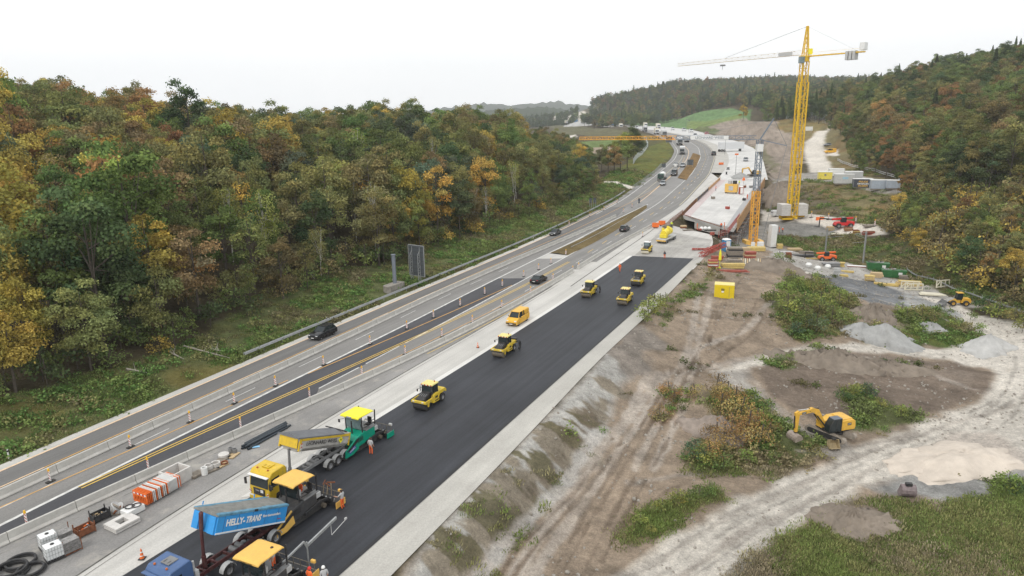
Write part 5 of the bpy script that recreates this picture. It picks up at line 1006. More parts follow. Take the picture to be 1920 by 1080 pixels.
# ---------------------------------------------------------------- rollers
def roller(label, px, py, drum=STEEL, roofm=PALEY, chev=True, cutter=False, screen=False, shield=False, body=YEL, glass=None, daz=0):
    q = R(px, py); r = thing('road_roller', label, 'roller', q+Vector((0, 0, .05)), road_az(q.x, q.y)+pi+daz, 'road rollers on the fresh asphalt', .95); glass = glass or GLS
    B().lathe([(0, -.84), (.5, -.84), (.61, -.80), (.61, .80), (.5, .84), (0, .84)], (1.65, 0, .61), 'Y', 32).build('front_drum', drum, r, smooth_=True)
    f = B(); 
    for s_ in (1, -1): f.prism([(.75,1.0),(.75,1.35),(2.2,1.3),(2.35,1.1),(2.2,.95),(1.8,.85),(1.75,.5),(1.5,.5),(1.45,.9)], s_*.88, s_*.99)
    f.box((2.22, 0, 1.18), (.22, 1.9, .28)).build('drum_frame', body, r, bevel=.03)
    B().box((2.33, 0, .98), (.10, 1.7, .16)).build('scraper', BLK2, r, bevel=.02)
    B().prism([(.3,1.0),(.3,1.85),(.8,1.78),(1.7,1.5),(2.0,1.33),(2.0,1.12),(1.0,1.0)], -.55, .55).build('hood', BLK2, r, bevel=.05)
    for k in range(4): B().box((1.25, -.36+k*.24, 1.66), (.5, .05, .03), ry=.27).build('vent', GREY, r)
    for s_ in (1, -1): l = B().box((2.35, s_*.62, 1.22), (.06, .26, .14)).build('headlight', HLT, r, bevel=.02)
    B().prism([(-.75,.45),(-.75,1.5),(-.2,1.58),(.45,1.45),(.5,.5)], -.9, .9).build('body', body, r, bevel=.05)
    for s_ in (1, -1): B().box((-.15, s_*.905, 1.1), (.5, .02, .25)).build('side_grille', BLK2, r); B().box((-.2, s_*.905, .7), (.7, .02, .12)).build('step', BLK2, r)
    B().prism([(-2.35,.95),(-2.4,1.25),(-2.1,1.55),(-1.1,1.55),(-.75,1.4),(-.75,.8),(-1.0,1.12),(-2.0,1.12)], -.85, .85).build('rear_body', body, r, bevel=.05)
    B().box((-2.40, 0, 1.1), (.06, 1.2, .28)).build('rear_grille', BLK2, r)
    for y in (-.66, -.22, .22, .66): wheel(r, -1.6, y, .5, .38, 'rear_tyre', side=1 if y > 0 else -1)
    c = B().prism([(-.78,1.5),(-.72,2.55),(.38,2.55),(.55,1.5)], -.66, .66).build('cab', glass, r, bevel=.02); p = B()
    for x0, x1 in ((-.78, -.72), (.55, .38)):
        for y in (-.67, .67): p.bar((x0, y, 1.45), (x1, y, 2.6), .09)
    for y in (-.68, .68): p.bar((-.1, y, 1.5), (-.1, y, 2.6), .06)
    p.bar((.55, -.67, 1.5), (.55, .67, 1.5), .1).bar((-.78, -.67, 1.5), (-.78, .67, 1.5), .1); p.build('cab_pillar', BLK2, c)
    rf = B().box((-.17, 0, 2.66), (1.45, 1.62, .16), taper=(.93, .93)).build('roof', roofm, r, bevel=.05)
    if chev:
        for k in range(7): B().box((.565, -.66+k*.22, 2.64), (.02, .11, .14)).build('warning_stripe', RED if k % 2 == 0 else WHT, rf)
    bx = B().cyl((-.5, .45, 2.72), (-.5, .45, 2.92), .07, n=10).build('beacon_light', mat('beacon_red_brown', (.35,.10,.05), .3), r)
    for s_ in (1, -1): B().bar((.45, s_*.68, 2.2), (.85, s_*1.02, 2.1), .03).box((.88, s_*1.05, 1.95), (.06, .16, .32)).build('mirror', BLK2, r)
    B().box((-.25, 0, 1.75), (.45, .5, .5)).build('seat', GREY, r, bevel=.05)
    if cutter: b = B().bar((-1.9, .8, 1.3), (-2.5, 1.15, 1.3), .14).bar((-2.5, 1.15, 1.3), (-2.3, 1.35, .5), .14).box((-2.35, 1.3, .9), (.55, .12, .9), ry=.4).cyl((-2.2, 1.25, .35), (-2.2, 1.4, .35), .3, n=14).box((-2.2, .4, 1.62), (.5, 1.0, .25)); b.build('edge_cutter', BLK2, r, bevel=.02)
    if screen: B().box((.3, -1.05, 2.0), (.75, .03, .8), rz=.5).build('open_door', GLSL, r)
    if shield: B().lathe([(.70, -.9), (.72, .9)], (1.65, 0, .66), 'Y', 30).build('drum_cover', DRUMD, r, smooth_=True); B().box((2.3, 0, 1.42), (.1, 1.9, .12)).build('spray_bar', RIM, r, bevel=.02)
    return r
roller('nearest road roller with red and white striped roof edge and opened glass door', 806, 759, drum=DRUMD, screen=True)
roller('road roller beside the small traffic cone, edge cutter swung out at its rear', 946, 663, cutter=True)
roller('road roller left of the pair, with plain pale roof and black edge cutter', 1105, 554, chev=False, cutter=True)
roller('right-hand roller of the group nearest the grassy clump at the asphalt edge', 1172, 568)
roller('roller whose front drum is hidden by a dark grey cover', 1197, 533, drum=DRUMD, shield=True)
roller('farthest roller, with whitish cab, at the dusty end of the asphalt', 1213, 474, drum=CREAM, roofm=WHT, glass=GLSL, chev=False)
# ---------------------------------------------------------------- tipping lorries at the pavers
def tipper(label, O, az, cabm, framem, bedm, bedL, tilt, tarpm, cabx, axles, kind):
    rz = math.atan2(cos(az), sin(az))+pi; r = thing('tipper_lorry', label, 'lorry', O, rz); tl = tilt
    b = B()
    for s_ in (1, -1): b.bar((-.3, s_*.42, .98), (cabx-1.2, s_*.42, .98), .12, .28)
    for x in np.arange(.2, cabx-1.5, 1.05): b.box((x, 0, .98), (.14, .8, .2))
    b.build('chassis', framem, r, bevel=.01)
    B().cyl((2.9, 0, 1.05), (2.9, .0, 1.05+.01), .2).cyl((3.3, -.3, .95), (3.3, .3, .95), .22).cyl((3.8, -.35, .95), (3.8, .35, .95), .2).build('air_tank', GREY, r, smooth_=True)
    for x in axles:
        for s_ in (1, -1):
            wheel(r, x, s_*1.02, .47, .36, side=s_); 
            B().ring((x, s_*1.02, .5), .56, .03, 'Y', 12, 4, pi*.9, .1).build('mudguard', RIM if kind == 'y' else LGREY, r) if False else B().loft([[(x+.60*cos(a), y, .47+.60*sin(a)) for y in (s_*.80, s_*1.22)]+[(x+.57*cos(a), y, .47+.57*sin(a)) for y in (s_*1.22, s_*.80)] for a in np.linspace(.15, pi-.15, 9)]).build('mudguard', LGREY, r)
        B().cyl((x, -.9, .47), (x, .9, .47), .08, n=8).build('axle', BLK2, r)
    # cab
    cx = cabx; low = [(cx+1.05,.5),(cx+1.12,1.2),(cx+1.05,1.75),(cx+.92,2.75),(cx+.65,3.05),(cx-.75,3.12),(cx-.9,2.9),(cx-.95,.8),(cx-.4,.8),(cx-.3,1.05),(cx+.35,1.05),(cx+.45,.5)]
    cab = B().prism(low, -1.15, 1.15).build('cab', cabm, r, bevel=.07, smooth_=True)
    B().add([(cx+1.10, -1.02, 1.72), (cx+1.10, 1.02, 1.72), (cx+.985, .98, 2.55), (cx+.985, -.98, 2.55)], [(0, 1, 2, 3)]).build('windscreen', GLS, cab)
    B().box((cx+1.13, 0, 1.3), (.05, 1.3, .62)).build('grille', BLK2, cab, bevel=.02); B().box((cx+1.10, 0, .68), (.2, 2.3, .34)).build('bumper', cabm, cab, bevel=.05)
    B().box((cx+1.1, 0, 2.72), (.28, 2.2, .07)).build('sun_visor', WHT if kind == 'y' else cabm, cab, bevel=.02)
    for s_ in (1, -1):
        B().prism([(cx-.05,1.75),(cx-.05,2.55),(cx+.78,2.5),(cx+.9,1.75)], s_*1.155, s_*1.17).build('side_window', GLS, cab); B().box((cx+1.16, s_*.85, .85), (.06, .42, .18)).build('headlight', HLT, cab, bevel=.02)
        B().bar((cx+.95, s_*1.15, 2.4), (cx+1.2, s_*1.4, 2.35), .04).box((cx+1.2, s_*1.42, 2.05), (.1, .2, .55)).build('mirror', BLK2, cab); wheel(r, cx+.02, s_*1.0, .48, .32, 'front_wheel', side=s_)
        for k in range(3): B().box((cx+1.168, s_*1.0, 1.14+k*.1), (.012, .26, .05), rx=.6*s_).build('warning_stripe', RED if k % 2 else WHT, cab)
    B().box((cx-.1, 0, 3.13), (.75, .8, .08)).box((cx+.05, -.2, 3.2), (.28, .05, .05)).box((cx+.05, .2, 3.2), (.28, .05, .05)).build('roof_hatch', cabm if kind == 'y' else GREY, cab, bevel=.02)
    for s_ in (1, -1): B().lathe([(0, .1), (.07, .09), (.08, 0)], (cx+.55, s_*.6, 3.08)).build('roof_lamp', mat('lamp_orange_brown', (.45,.12,.03), .4), cab)
    if kind == 'y':
        B().box((cx+1.165, .35, 1.42), (.02, .3, .26)).build('badge', WHT, cab); text('MAN', .2, LGREY, cab, (cx+1.17, -.15, 1.42), FRONT, sx=1)
    # telescopic cylinder + rear of cab equipment
    fx = bedL*cos(tl); hz_ = 1.25+bedL*sin(tl)
    B().cyl((fx+.2, 0, 1.0), (fx+.2, 0, 1.0+(hz_-1)*.35), .16).cyl((fx+.2, 0, 1.0+(hz_-1)*.35), (fx+.1, 0, hz_+.2), .11).build('lift_cylinder', GREY if kind == 'y' else MAR, r, smooth_=True)
    B().cyl((fx+.1, 0, hz_+.2), (fx-.05, 0, hz_+1.35), .15).lathe([(0, .14), (.1, .1), (.16, 0)], (fx-.05, 0, hz_+1.35)).build('cylinder_sleeve', BLK2 if kind == 'y' else MAR, r, smooth_=True) if kind == 'b' else None
    B().box((cx-1.25, 0, 1.5), (.3, 2.0, .9)).cyl((cx-1.2, .7, 1.4), (cx-1.2, .7, 2.6), .1).bar((cx-1.4, -.9, 1.2), (cx-1.4, -.9, 2.3), .06).bar((cx-1.4, .2, 2.2), (cx-1.4, -.9, 2.2), .06).build('tank_rack', GREY if kind == 'y' else LGREY, r, bevel=.02)
    for s_ in (1, -1): B().box(((axles[-1]+cx)/2+.2, s_*.95, .7), (1.0, .45, .5)).build('side_tank', GREY, r, bevel=.05)
    # bed
    bd = bpy.data.objects.new('tipping_bed', None); H_ = 1.35
    prof = [(-1.2, 0), (1.2, 0), (1.2, H_), (-1.2, H_)] if kind == 'b' else [(-.75, 0), (.75, 0), (1.12, .35), (1.2, H_), (-1.2, H_), (-1.12, .35)]
    def L_(p, x, ins=0): return [(x, y*(1-ins), z if z > .2 else z+ins*.6) for y, z in p]
    b = B(); n = len(prof); nx = [0, bedL]
    if kind == 'b': b.loft([L_(prof, 0), L_(prof, bedL)]); bo = b.build('tipping_bed', bedm, r, bevel=.03)
    else: b.loft([[(x, y, z) for y, z in prof] for x in (0, bedL-.15)]+[[(bedL+.35-.35*(z/H_ < .3), y*.96, z) for y, z in prof]]); bo = b.build('tipping_bed', bedm, r, bevel=.04)
    bo.location = (0, 0, 1.25); bo.rotation_euler = (0, -tl, 0)
    # tarp / lid, rim
    B().loft([[(x, -1.24, H_), (x, 0, H_+.22+(.03*sin(x*3))), (x, 1.24, H_), (x, 1.24, H_-.1), (x, -1.24, H_-.1)] for x in np.linspace(0 if kind == 'b' else .9, bedL+(.5 if kind == 'y' else .1), 9)]).build('tarpaulin', tarpm, bo, bevel=0)
    if kind == 'y':
        for s_ in (1, -1): B().box((bedL/2, s_*1.17, H_-.2), (bedL, .09, .24)).build('side_rail', TYEL, bo, bevel=.02); B().box((.05, s_*1.17, .75), (.12, .1, 1.2)).build('end_post', TYEL, bo); B().box((bedL+.1, s_*1.12, .75), (.25, .14, 1.15)).build('end_post', TYEL, bo)
        B().box((bedL+.33, 0, .85), (.06, 2.1, .95)).build('front_wall', TYEL, bo, bevel=.03); B().bar((.9, -1.1, H_+.2), (.9, 1.1, H_+.2), .1).bar((.5, -1.15, H_+.1), (.5, 1.15, H_+.1), .1).build('tarpaulin_roll', BLK2, bo)
        for s_ in (1, -1):
            for k in range(4): B().box((bedL+.0, s_*1.215, .35+k*.14), (.22, .012, .07), ry=.6).build('warning_stripe', RED if k % 2 else WHT, bo)
        text('LEONHARD WEISS', .50, BLK2, bo, (3.75, 1.222, .76), SIDE_L, fit=3.9); 
        B().box((1.25, 1.2, .76), (.42, .05, .42), ry=pi/4).build('diamond_logo', BRY, bo); text('W', .3, BLK2, bo, (1.25, 1.23, .76), SIDE_L)
        for s_ in (1, -1): B().bar((bedL-.1, s_*1.22, .0), (bedL-.1, s_*1.22, .8), .04).bar((bedL+.1, s_*1.22, .0), (bedL+.1, s_*1.22, .8), .04).build('ladder', LGREY, bo)
    else:
        for x in np.linspace(.9, bedL-.6, 5): B().box((x, 1.205, .67), (.02, .02, 1.25)).box((x, -1.205, .67), (.02, .02, 1.25)).build('panel_joint', CBLUE, bo)
        B().box((bedL/2, 1.215, .10), (bedL, .03, .10)).build('white_stripe', WHT, bo); B().box((bedL/2, 0, H_-.02), (bedL+.12, 2.5, .16)).build('lid_rim', mat('dusty_blue', (.10,.24,.34), .7, var=.4, sc=3), bo, bevel=.02)
        text('HELLY-', .62, WHT, bo, (4.9, 1.222, .72), SIDE_L, bold=.025, fit=1.65); text('TRANS', .60, WHT, bo, (3.3, 1.222, .72), SIDE_L, bold=.025, shear=.25, fit=1.4); text('fährt thermoisoliert', .26, WHT, bo, (1.55, 1.222, .80), SIDE_L, bold=.006, fit=1.75); text('thermo', .12, RED, bo, (.7, 1.222, .42), SIDE_L)
        B().box((3.2, 1.23, H_-.02), (.35, .05, .16)).build('latch', BLK2, bo)
        for s_ in (1, -1): B().box((bedL+.06, s_*.8, .62), (.14, .6, 1.2)).build('front_rib', BLUE, bo, bevel=.03)
        for x in (1.2, bedL-.6): B().bar((x, -1.2, H_+.1), (x, -1.2, H_+.35), .06).build('tarpaulin_hook', BLUE, bo)
    return r
AZT = radians(28)
tipper('yellow tipper lorry with raised silver LEONHARD WEISS bed unloading into the green paver', (-16.66, 59.26, .05), AZT, TYEL, GREY, SILV, 6.3, radians(19.5), mat('slate_tarp', (.14,.145,.155), .6, var=.15), 8.45, [.35, 1.4, 2.45], 'y')
tipper('blue tipper lorry with raised HELLY-TRANS bed unloading into the ochre roofed paver', (-18.70, 46.90, .05), AZT, CBLUE, MAR, BLUE, 6.5, radians(22.5), TARP, 8.75, [.9, 2.3, 5.2], 'b')
# ---------------------------------------------------------------- pavers
def paver(label, O, az, main, roofm, side, brand=False, scr=4.2):
    rz = math.atan2(cos(az), sin(az))+pi; r = thing('asphalt_paver', label, 'paver', O, rz); dk = GREY if main is BLK2 else main
    for s_ in (1, -1):
        B().prism([(-1.9,.1),(-2.1,.45),(-1.9,.8),(1.4,.8),(1.6,.45),(1.4,.1)], s_*.72, s_*1.02).build('crawler_track', RUB, r, bevel=.04)
        B().prism([(1.3,.55),(1.5,1.75),(3.1,.95),(3.2,.35),(2.2,.3)], s_*1.08, s_*1.22).build('hopper_side', side, r, bevel=.02)
        B().add([(1.3, s_*1.08, .6), (1.4, s_*1.3, 1.75), (3.1, s_*1.3, .95), (3.1, s_*.8, .45)], [(0, 1, 2, 3)]).build('hopper_wing', BLK2, r)
    B().box((2.2, 0, .5), (1.8, 2.0, .25)).cyl((3.25, -.7, .5), (3.25, .7, .5), .14, n=12).build('hopper', BLK2, r, bevel=.02)
    B().prism([(-1.3,.7),(-1.3,1.75),(.3,1.85),(1.1,1.7),(1.65,1.35),(1.6,.6)], -1.08, 1.08).build('body', main, r, bevel=.06)
    B().box((1.0, -.5, 1.78), (.7, .8, .06), ry=.35).build('engine_cover', dk, r, bevel=.02)
    for k in range(6): B().box((.55+k*.12, 1.09, 1.3), (.05, .02, .45)).build('vent', BLK2, r)
    B().cyl((.95, .15, 1.7), (.98, .15, 3.0), .07, n=12).build('exhaust_pipe', BLK2, r)
    B().box((-.7, 0, 1.85), (1.6, 2.3, .1)).build('operator_deck', GREY, r)
    for y in (-.75, .75): B().box((-.75, y, 2.15), (.5, .5, .15)).box((-.98, y, 2.5), (.12, .48, .65)).build('seat', BLK2, r, bevel=.04)
    B().box((.05, 0, 2.3), (.35, 1.3, .5)).box((.15, .2, 2.65), (.1, .5, .3)).build('control_console', LGREY, r, bevel=.03)
    B().add([(.45, -1.05, 2.0), (.45, 1.05, 2.0), (.55, 1.0, 3.2), (.55, -1.0, 3.2)], [(0, 1, 2, 3)]).build('windscreen', GLSL if brand else GLS, r)
    for x in (-1.5, .5):
        for y in (-1.0, 1.0): B().bar((x*.95, y, 1.8), (x, y, 3.4), .09).build('roof_post', BLK2, r)
    for y in (-1.08, 1.08):
        for z in (2.5, 2.2): B().bar((-1.4, y, z), (.3, y, z), .05).build('handrail', BLK2, r)
    rf = B().loft([[(x, -1.12, z-.10), (x, 1.12, z-.10), (x, 1.10, z), (x, .8, z+.06), (x, -.8, z+.06), (x, -1.10, z)] for x, z in ((-1.25, 3.38), (-1.1, 3.46), (.85, 3.52), (1.1, 3.44))]).build('canopy', roofm, r, bevel=.03)
    if brand: B().box((1.09, 0, 3.43), (.03, .6, .14)).build('badge', mat('badge_blue_grey', (.15,.18,.30), .4), rf); text('VÖGELE', .12, WHT, rf, (1.108, 0, 3.43), FRONT); B().prism([(1.75,.85),(1.85,1.15),(2.75,.85),(2.65,.55)], 1.22, 1.235).build('badge', mat('badge_blue', (.05,.07,.30), .4), r); text('VÖGELE', .22, WHT, r, (2.25, 1.24, .85), (pi/2, -.32, pi))
    else: text('LEONHARD WEISS', .15, BLK2, rf, (1.112, 0, 3.40), FRONT, ext=.004)
    for s_ in (1, -1): B().bar((.6, s_*1.05, 2.9), (.95, s_*1.35, 2.9), .03).box((.97, s_*1.38, 2.75), (.05, .22, .32)).build('mirror', BLK2, r)
    # arms and screed
    for s_ in (1, -1): B().prism([(.2,.55),(.2,.8),(-1.6,1.0),(-2.6,.75),(-2.9,.3),(-2.6,.25),(-2.3,.55),(-1.6,.75)], s_*1.12, s_*1.26).build('tow_arm', BLK2, r, bevel=.02)
    sc_ = B().box((-2.85, 0, .28), (.75, scr, .42)).box((-2.55, 0, .62), (.35, scr*.7, .35)).build('screed', BLK2, r, bevel=.03)
    b = B().box((-3.25, 0, .32), (.35, scr, .06)); 
    for y in np.linspace(-scr/2+.1, scr/2-.1, 7): b.bar((-3.0, y, .5), (-3.0, y, 1.15), .035)
    b.bar((-3.0, -scr/2+.1, 1.15), (-3.0, scr/2-.1, 1.15), .04); b.build('catwalk', STEEL, sc_)
    for y in (-scr/2, scr/2): B().box((-2.75, y, .35), (1.1, .06, .55)).build('end_plate', main if side is GRN else OCH, sc_, bevel=.01); B().box((-3.15, y*.85, 1.2), (.2, .35, .25)).build('screed_console', OCH if side is not GRN else LGREY, sc_, bevel=.03)
    for k in range(9): B().cyl((-2.3-random.random()*.5, -scr/2+.4+k*(scr-.8)/8, .6), (-2.4, -scr/2+.5+k*(scr-.8)/8, .85), .06, n=8).build('screed_fitting', random.choice([STEEL, GREY, RIM, LGREY]), sc_)
    B().cyl((-1.9, -1.3, .35), (-1.9, 1.3, .35), .2, n=14).build('auger', STEEL, r)
    B().box((-1.6, .55, 1.35), (.6, .8, .45)).build('generator_box', LGREY, r, bevel=.03)
    return r
paver('green asphalt paver with bright yellow canopy fed by the yellow lorry', (-15.30, 61.44, .05), AZT, GRN, BRY, GRN, True, 3.6)
p2_ = paver('ochre roofed black paver between the blue lorry and the yellow truck cab', (-17.66, 49.07, .05), AZT, mat('paver_charcoal', (.05,.05,.052), .45, var=.15, dirt=.25), OCH, OCH, False, 4.4)
p3_ = paver('ochre roofed paver cut off by the bottom edge, in front of the blue lorry', (-17.03, 39.51, .05), AZT-.05, MATS['paver_charcoal'], OCH, OCH, False, 4.0)
# levelling beam of the lowest paver
lv = thing('levelling_beam', 'light grey levelling beam frame with thin side rod beside the lowest paver', 'levelling beam', (-15.2, 41.6, .06), radians(62)); B().bar((-1.3, 0, .1), (-1.3, 0, 2.0), .09).bar((-1.3, 0, 2.0), (.7, 0, 2.35), .12).bar((.7, 0, 2.35), (.95, 0, 1.7), .1).bar((.95, 0, .1), (.95, 0, 2.2), .08).bar((.95, 0, 1.9), (4.2, .2, 2.2), .13, .2).build('frame', GALV, lv); B().bar((3.6, .2, 1.1), (5.6, .5, 1.25), .04).bar((3.6, .2, 2.1), (3.6, .2, 1.1), .03).box((5.5, .5, 1.3), (.2, .12, .14)).build('sensor_rod', LGREY, lv)
def at3(px, py, z):
    d = ray(px, py); t = (z-CAMZ)/d.z; return Vector((t*d.x, t*d.y, z))
person('stand', SHIRT, HIV, at3(696, 852, .05), 1.2, 'worker in grey shirt and orange trousers standing beside the green paver')
person('reach', SHIRT, HIV, at3(643, 954, .05), 2.8, 'worker in grey shirt and orange trousers reaching to the ochre paver screed', s=1.0)
sd_ = person('sit', HIV, HIV, (p2_.location+Vector((.25, .85, .98)))+Vector((0,0,0)), p2_.rotation_euler.z, 'driver in orange work clothes sitting on the middle paver', sleeves=True)
person('stand', SHIRT, HIV, at3(515, 1068, 1.90), 2.9, 'worker in grey shirt standing on the deck of the lowest paver', sleeves=False)
person('stand', HIV, HIV, at3(583, 1106, .05), 1.0, 'worker with red cap at the bottom edge beside the lowest paver', helmet=RED)
person('stand', SHIRT, HIV, at3(610, 1104, .05), 2.2, 'white capped worker at the bottom edge right of the lowest paver', helmet=WHT)
person('walk', HIV, HIV, R(1162, 511)+Vector((0,0,.06)), 4.0, 'worker in full orange hi-vis walking at the left asphalt edge', sleeves=True, s=1.05)
person('stand', DKT, HIV, R(1246, 486)+Vector((0,0,.05)), 4.0, 'worker with dark jacket and orange trousers alone on the dusty asphalt end', sleeves=True, s=1.05)
# shovels and rakes leaning behind the middle paver
for k, (a, b_) in enumerate(((605, 915), (612, 922), (622, 918))):
    q = at3(a, b_+22, .05); t = thing('asphalt_rake', 'long handled asphalt rake leaning behind the ochre roofed middle paver', 'rake', q, k*.8, 'rakes behind the middle paver'); B().bar((0, 0, 0), (.25, 0, 1.6), .035).build('handle', WOOD, t); B().box((.26, 0, 1.62), (.05, .7, .12)).build('blade', RUST, t)
# ---------------------------------------------------------------- building site objects
def az2rz(a): return pi/2-a
AZR = radians(27); RZR = az2rz(AZR)
def yd(px, py): return R(px, py)+Vector((0, 0, .03))
def lattice(b, p0, p1, w_, seg, rm=.12, rb=.06, w1=None, tri=False, up=None):
    p0 = Vector(p0); p1 = Vector(p1); d = (p1-p0); L_ = d.length; d /= L_; up = Vector(up) if up else (Vector((0, 0, 1)) if abs(d.z) < .9 else Vector((0, 1, 0))); u = d.cross(up).normalized(); v = u.cross(d).normalized(); w1 = w1 or w_
    cs = [(-.5, -.5), (.5, -.5), (.5, .5), (-.5, .5)] if not tri else [(-.5, 0), (.5, 0), (0, .9)]
    n = max(1, int(L_/seg)); pt = lambda k, c: p0+d*(L_*k/n)+u*(c[0]*(w_+(w1-w_)*k/n))+v*(c[1]*(w_+(w1-w_)*k/n))
    for c in cs: b.bar(pt(0, c), pt(n, c), rm)
    m = len(cs)
    for k in range(n):
        for j in range(m):
            a, c = cs[j], cs[(j+1) % m]
            if k % 2: b.bar(pt(k, a), pt(k+1, c), rb)
            else: b.bar(pt(k, c), pt(k+1, a), rb)
            b.bar(pt(k+1, a), pt(k+1, c), rb)
    return b
# sign back and grey pole on the bank
q = G(741, 543); q2 = R(741, 543); sg = thing('round_pole', 'tall round grey pole standing on a concrete block beside the guard rail', 'pole', q, RZR); B().loft([[(x, y, z) for x, y in ((-2.4,-.9),(-2.9,-.4),(-2.9,.4),(-2.4,.9),(1.8,.9),(1.8,-.9))] for z in (-.6, 1.25)]).build('base_block', WOODG if False else mat('old_concrete', (.26,.24,.21), .9, var=.3, sc=1.5), sg, bevel=.03); B().cyl((0, 0, 1.2), (0, 0, 6.6), .36, n=24).lathe([(0, .12), (.44, .12), (.46, 0), (.36, 0)], (0, 0, 6.6)).build('pole', mat('pole_grey_blue', (.17,.19,.22), .5, var=.08), sg, smooth_=True); B().box((.0, .37, 1.9), (.3, .08, .35)).build('hatch', LGREY, sg)
q = G(783, 531); sg = thing('road_sign', 'big dark back of a road sign on two lattice posts below the wood', 'road sign', q, RZR-.35-pi/2+.2)
W_, H_ = 4.0, 6.0; B().box((0, 0, 1.5+H_/2), (W_, .10, H_)).build('sign_panel', SIGNB, sg, bevel=.01); f = B()
for a, c in (((-W_/2, 0, 1.5), (W_/2, 0, 1.5)), ((-W_/2, 0, 1.5+H_), (W_/2, 0, 1.5+H_)), ((-W_/2, 0, 1.5), (-W_/2, 0, 1.5+H_)), ((W_/2, 0, 1.5), (W_/2, 0, 1.5+H_))): f.bar(a, c, .13)
f.build('frame', GALV, sg)
for z in np.linspace(2.1, 7, 7): B().box((0, -.07, z), (W_-.1, .03, .06)).build('rib', BLK2, sg)
for x in (-.95, 1.05): b = B(); b.bar((x, -.15, 0), (x, -.15, 7.2), .10).bar((x, -.75, 0), (x, -.75, 5.6), .10).bar((x, -.75, 5.6), (x, -.15, 6.6), .08); [b.bar((x, -.75 if k % 2 else -.15, .5+k*.5), (x, -.15 if k % 2 else -.75, 1.0+k*.5), .05) for k in range(11)]; b.build('lattice_post', GALV, sg)
for i, (a, b_) in enumerate(((17, 860), (613, 606), (865, 502), (1000, 447))):
    q = G(a, b_); t = thing('delineator_post', ['white delineator post at the left edge of the near grass verge', 'white delineator post behind the guard rail above the black estate car', 'white delineator post right of the dark sign back', 'white delineator post on the verge left of the dark grey saloon'][i], 'delineator', q); B().prism([(-.06, 0), (.06, 0), (.05, 1.0), (-.05, .95)], -.06, .06).build('post', WHT, t, bevel=.01); B().box((0, 0, .8), (.13, .135, .18)).build('black_band', BLK2, t)
for i, (a, b_, hgt, wv) in enumerate(((1107, 393, 3.0, .9), (1115, 390, 2.6, 1.0), (1294, 314, 2.5, 3.0), (1254, 270, 3.2, 4.5), (1244, 322, 3.0, 2.0), (1198, 388, 2.0, .7), (1266, 320, 2.6, 1.6))):
    q = G(a, b_) if i in (0, 1, 3, 4) else yd(a, b_); t = thing('sign_board', ['narrow grey sign board by the guard rail in the distance, left one', 'narrow grey sign board by the guard rail in the distance, right one', 'dark square sign at the bend median beside the white trucks', 'wide dark sign gantry board below the orange crane boom', 'small dark sign on the slope left of the far bend', 'small grey cabinet at the guard rail end in the median gap', 'white box sign at the median tip below the dark van'][i], 'sign', q, RZR-pi/2); B().box((0, 0, hgt), (wv, .08, wv*.9 if wv > 1.5 else 1.6)).build('board', WHT if i == 6 else SIGNB, t); [B().bar((s_*wv*.35, 0, 0), (s_*wv*.35, 0, hgt), .1).build('post', GALV, t) for s_ in (-1, 1)]
# fallen trunks and branches
for i, (a, c) in enumerate((((345, 652), (432, 678)), ((318, 663), (345, 680)), ((238, 695), (276, 706)), ((575, 508), (590, 527)), ((395, 658), (415, 664)))):
    p, q = G(*a), G(*c); t = thing('fallen_trunk', ['long pale fallen trunk lying on the verge at the wood edge', 'short dead branch left of the long fallen trunk', 'bundle of dead branches low on the left verge', 'leaning dead stem at the wood edge left of the grey pole', 'dead branch just above the long fallen trunk'][i], 'fallen trunk', p); d = q-p; b = B(); b.cyl((0, 0, .25), d+Vector((0, 0, .5)), .13, .05, n=8)
    for k in range(5): s0 = d*(.3+.14*k)+Vector((0, 0, .4)); b.cyl(s0, s0+Vector((random.uniform(-1, 1), random.uniform(-1, 1), random.uniform(.1, .9)))*1.1, .04, .01, n=6)
    b.build('trunk', mat('dead_wood', (.32,.29,.24), .9, var=.3, sc=3), t)
# ---- storage strip
for i, (a, b_, r_, zz) in enumerate(((22, 1075, 1.05, 0), (60, 1073, .85, 0), (40, 1058, .95, 0))):
    t = thing('pipe_coil', ['big black ribbed pipe coil in the bottom left corner', 'black ribbed pipe coil right of the big corner coil', 'loose black ribbed pipe loop behind the two coils'][i], 'pipe coil', yd(a, b_), i*1.3); b = B(); [b.ring((random.uniform(-.05, .05), random.uniform(-.05, .05), .10+.17*k), r_-.03*k, .09, n=40) for k in range(3 if i == 0 else 2)]; b.build('coil', BLK2, t, smooth_=True)
ib = thing('liquid_container', 'front white plastic tank in a wire cage with dark lid, by the pipe coils', 'tank', yd(103, 1048), RZR-.25); B().box((0, 0, .72), (1.1, .95, .98)).build('tank', mat('white_plastic', (.72,.73,.72), .35, var=.05), ib, bevel=.08); b = B()
for z in (.3, .62, .94, 1.2):
    for y in (-.49, .49): b.bar((-.57, y, z), (.57, y, z), .02)
    for x in (-.57, .57): b.bar((x, -.49, z), (x, .49, z), .02)
for x in np.linspace(-.55, .55, 7):
    for y in (-.49, .49): b.bar((x, y, .2), (x, y, 1.22), .02)
b.build('cage', GALV, ib); B().box((0, 0, .12), (1.15, 1.0, .13)).build('pallet', BLK2, ib); B().cyl((0, 0, 1.2), (0, 0, 1.26), .13).build('lid', BLK2, ib); freeze(ib); clone(ib, None, yd(93, 1028), RZR-.25, 'rear white plastic tank in a wire cage, directly behind the front one')
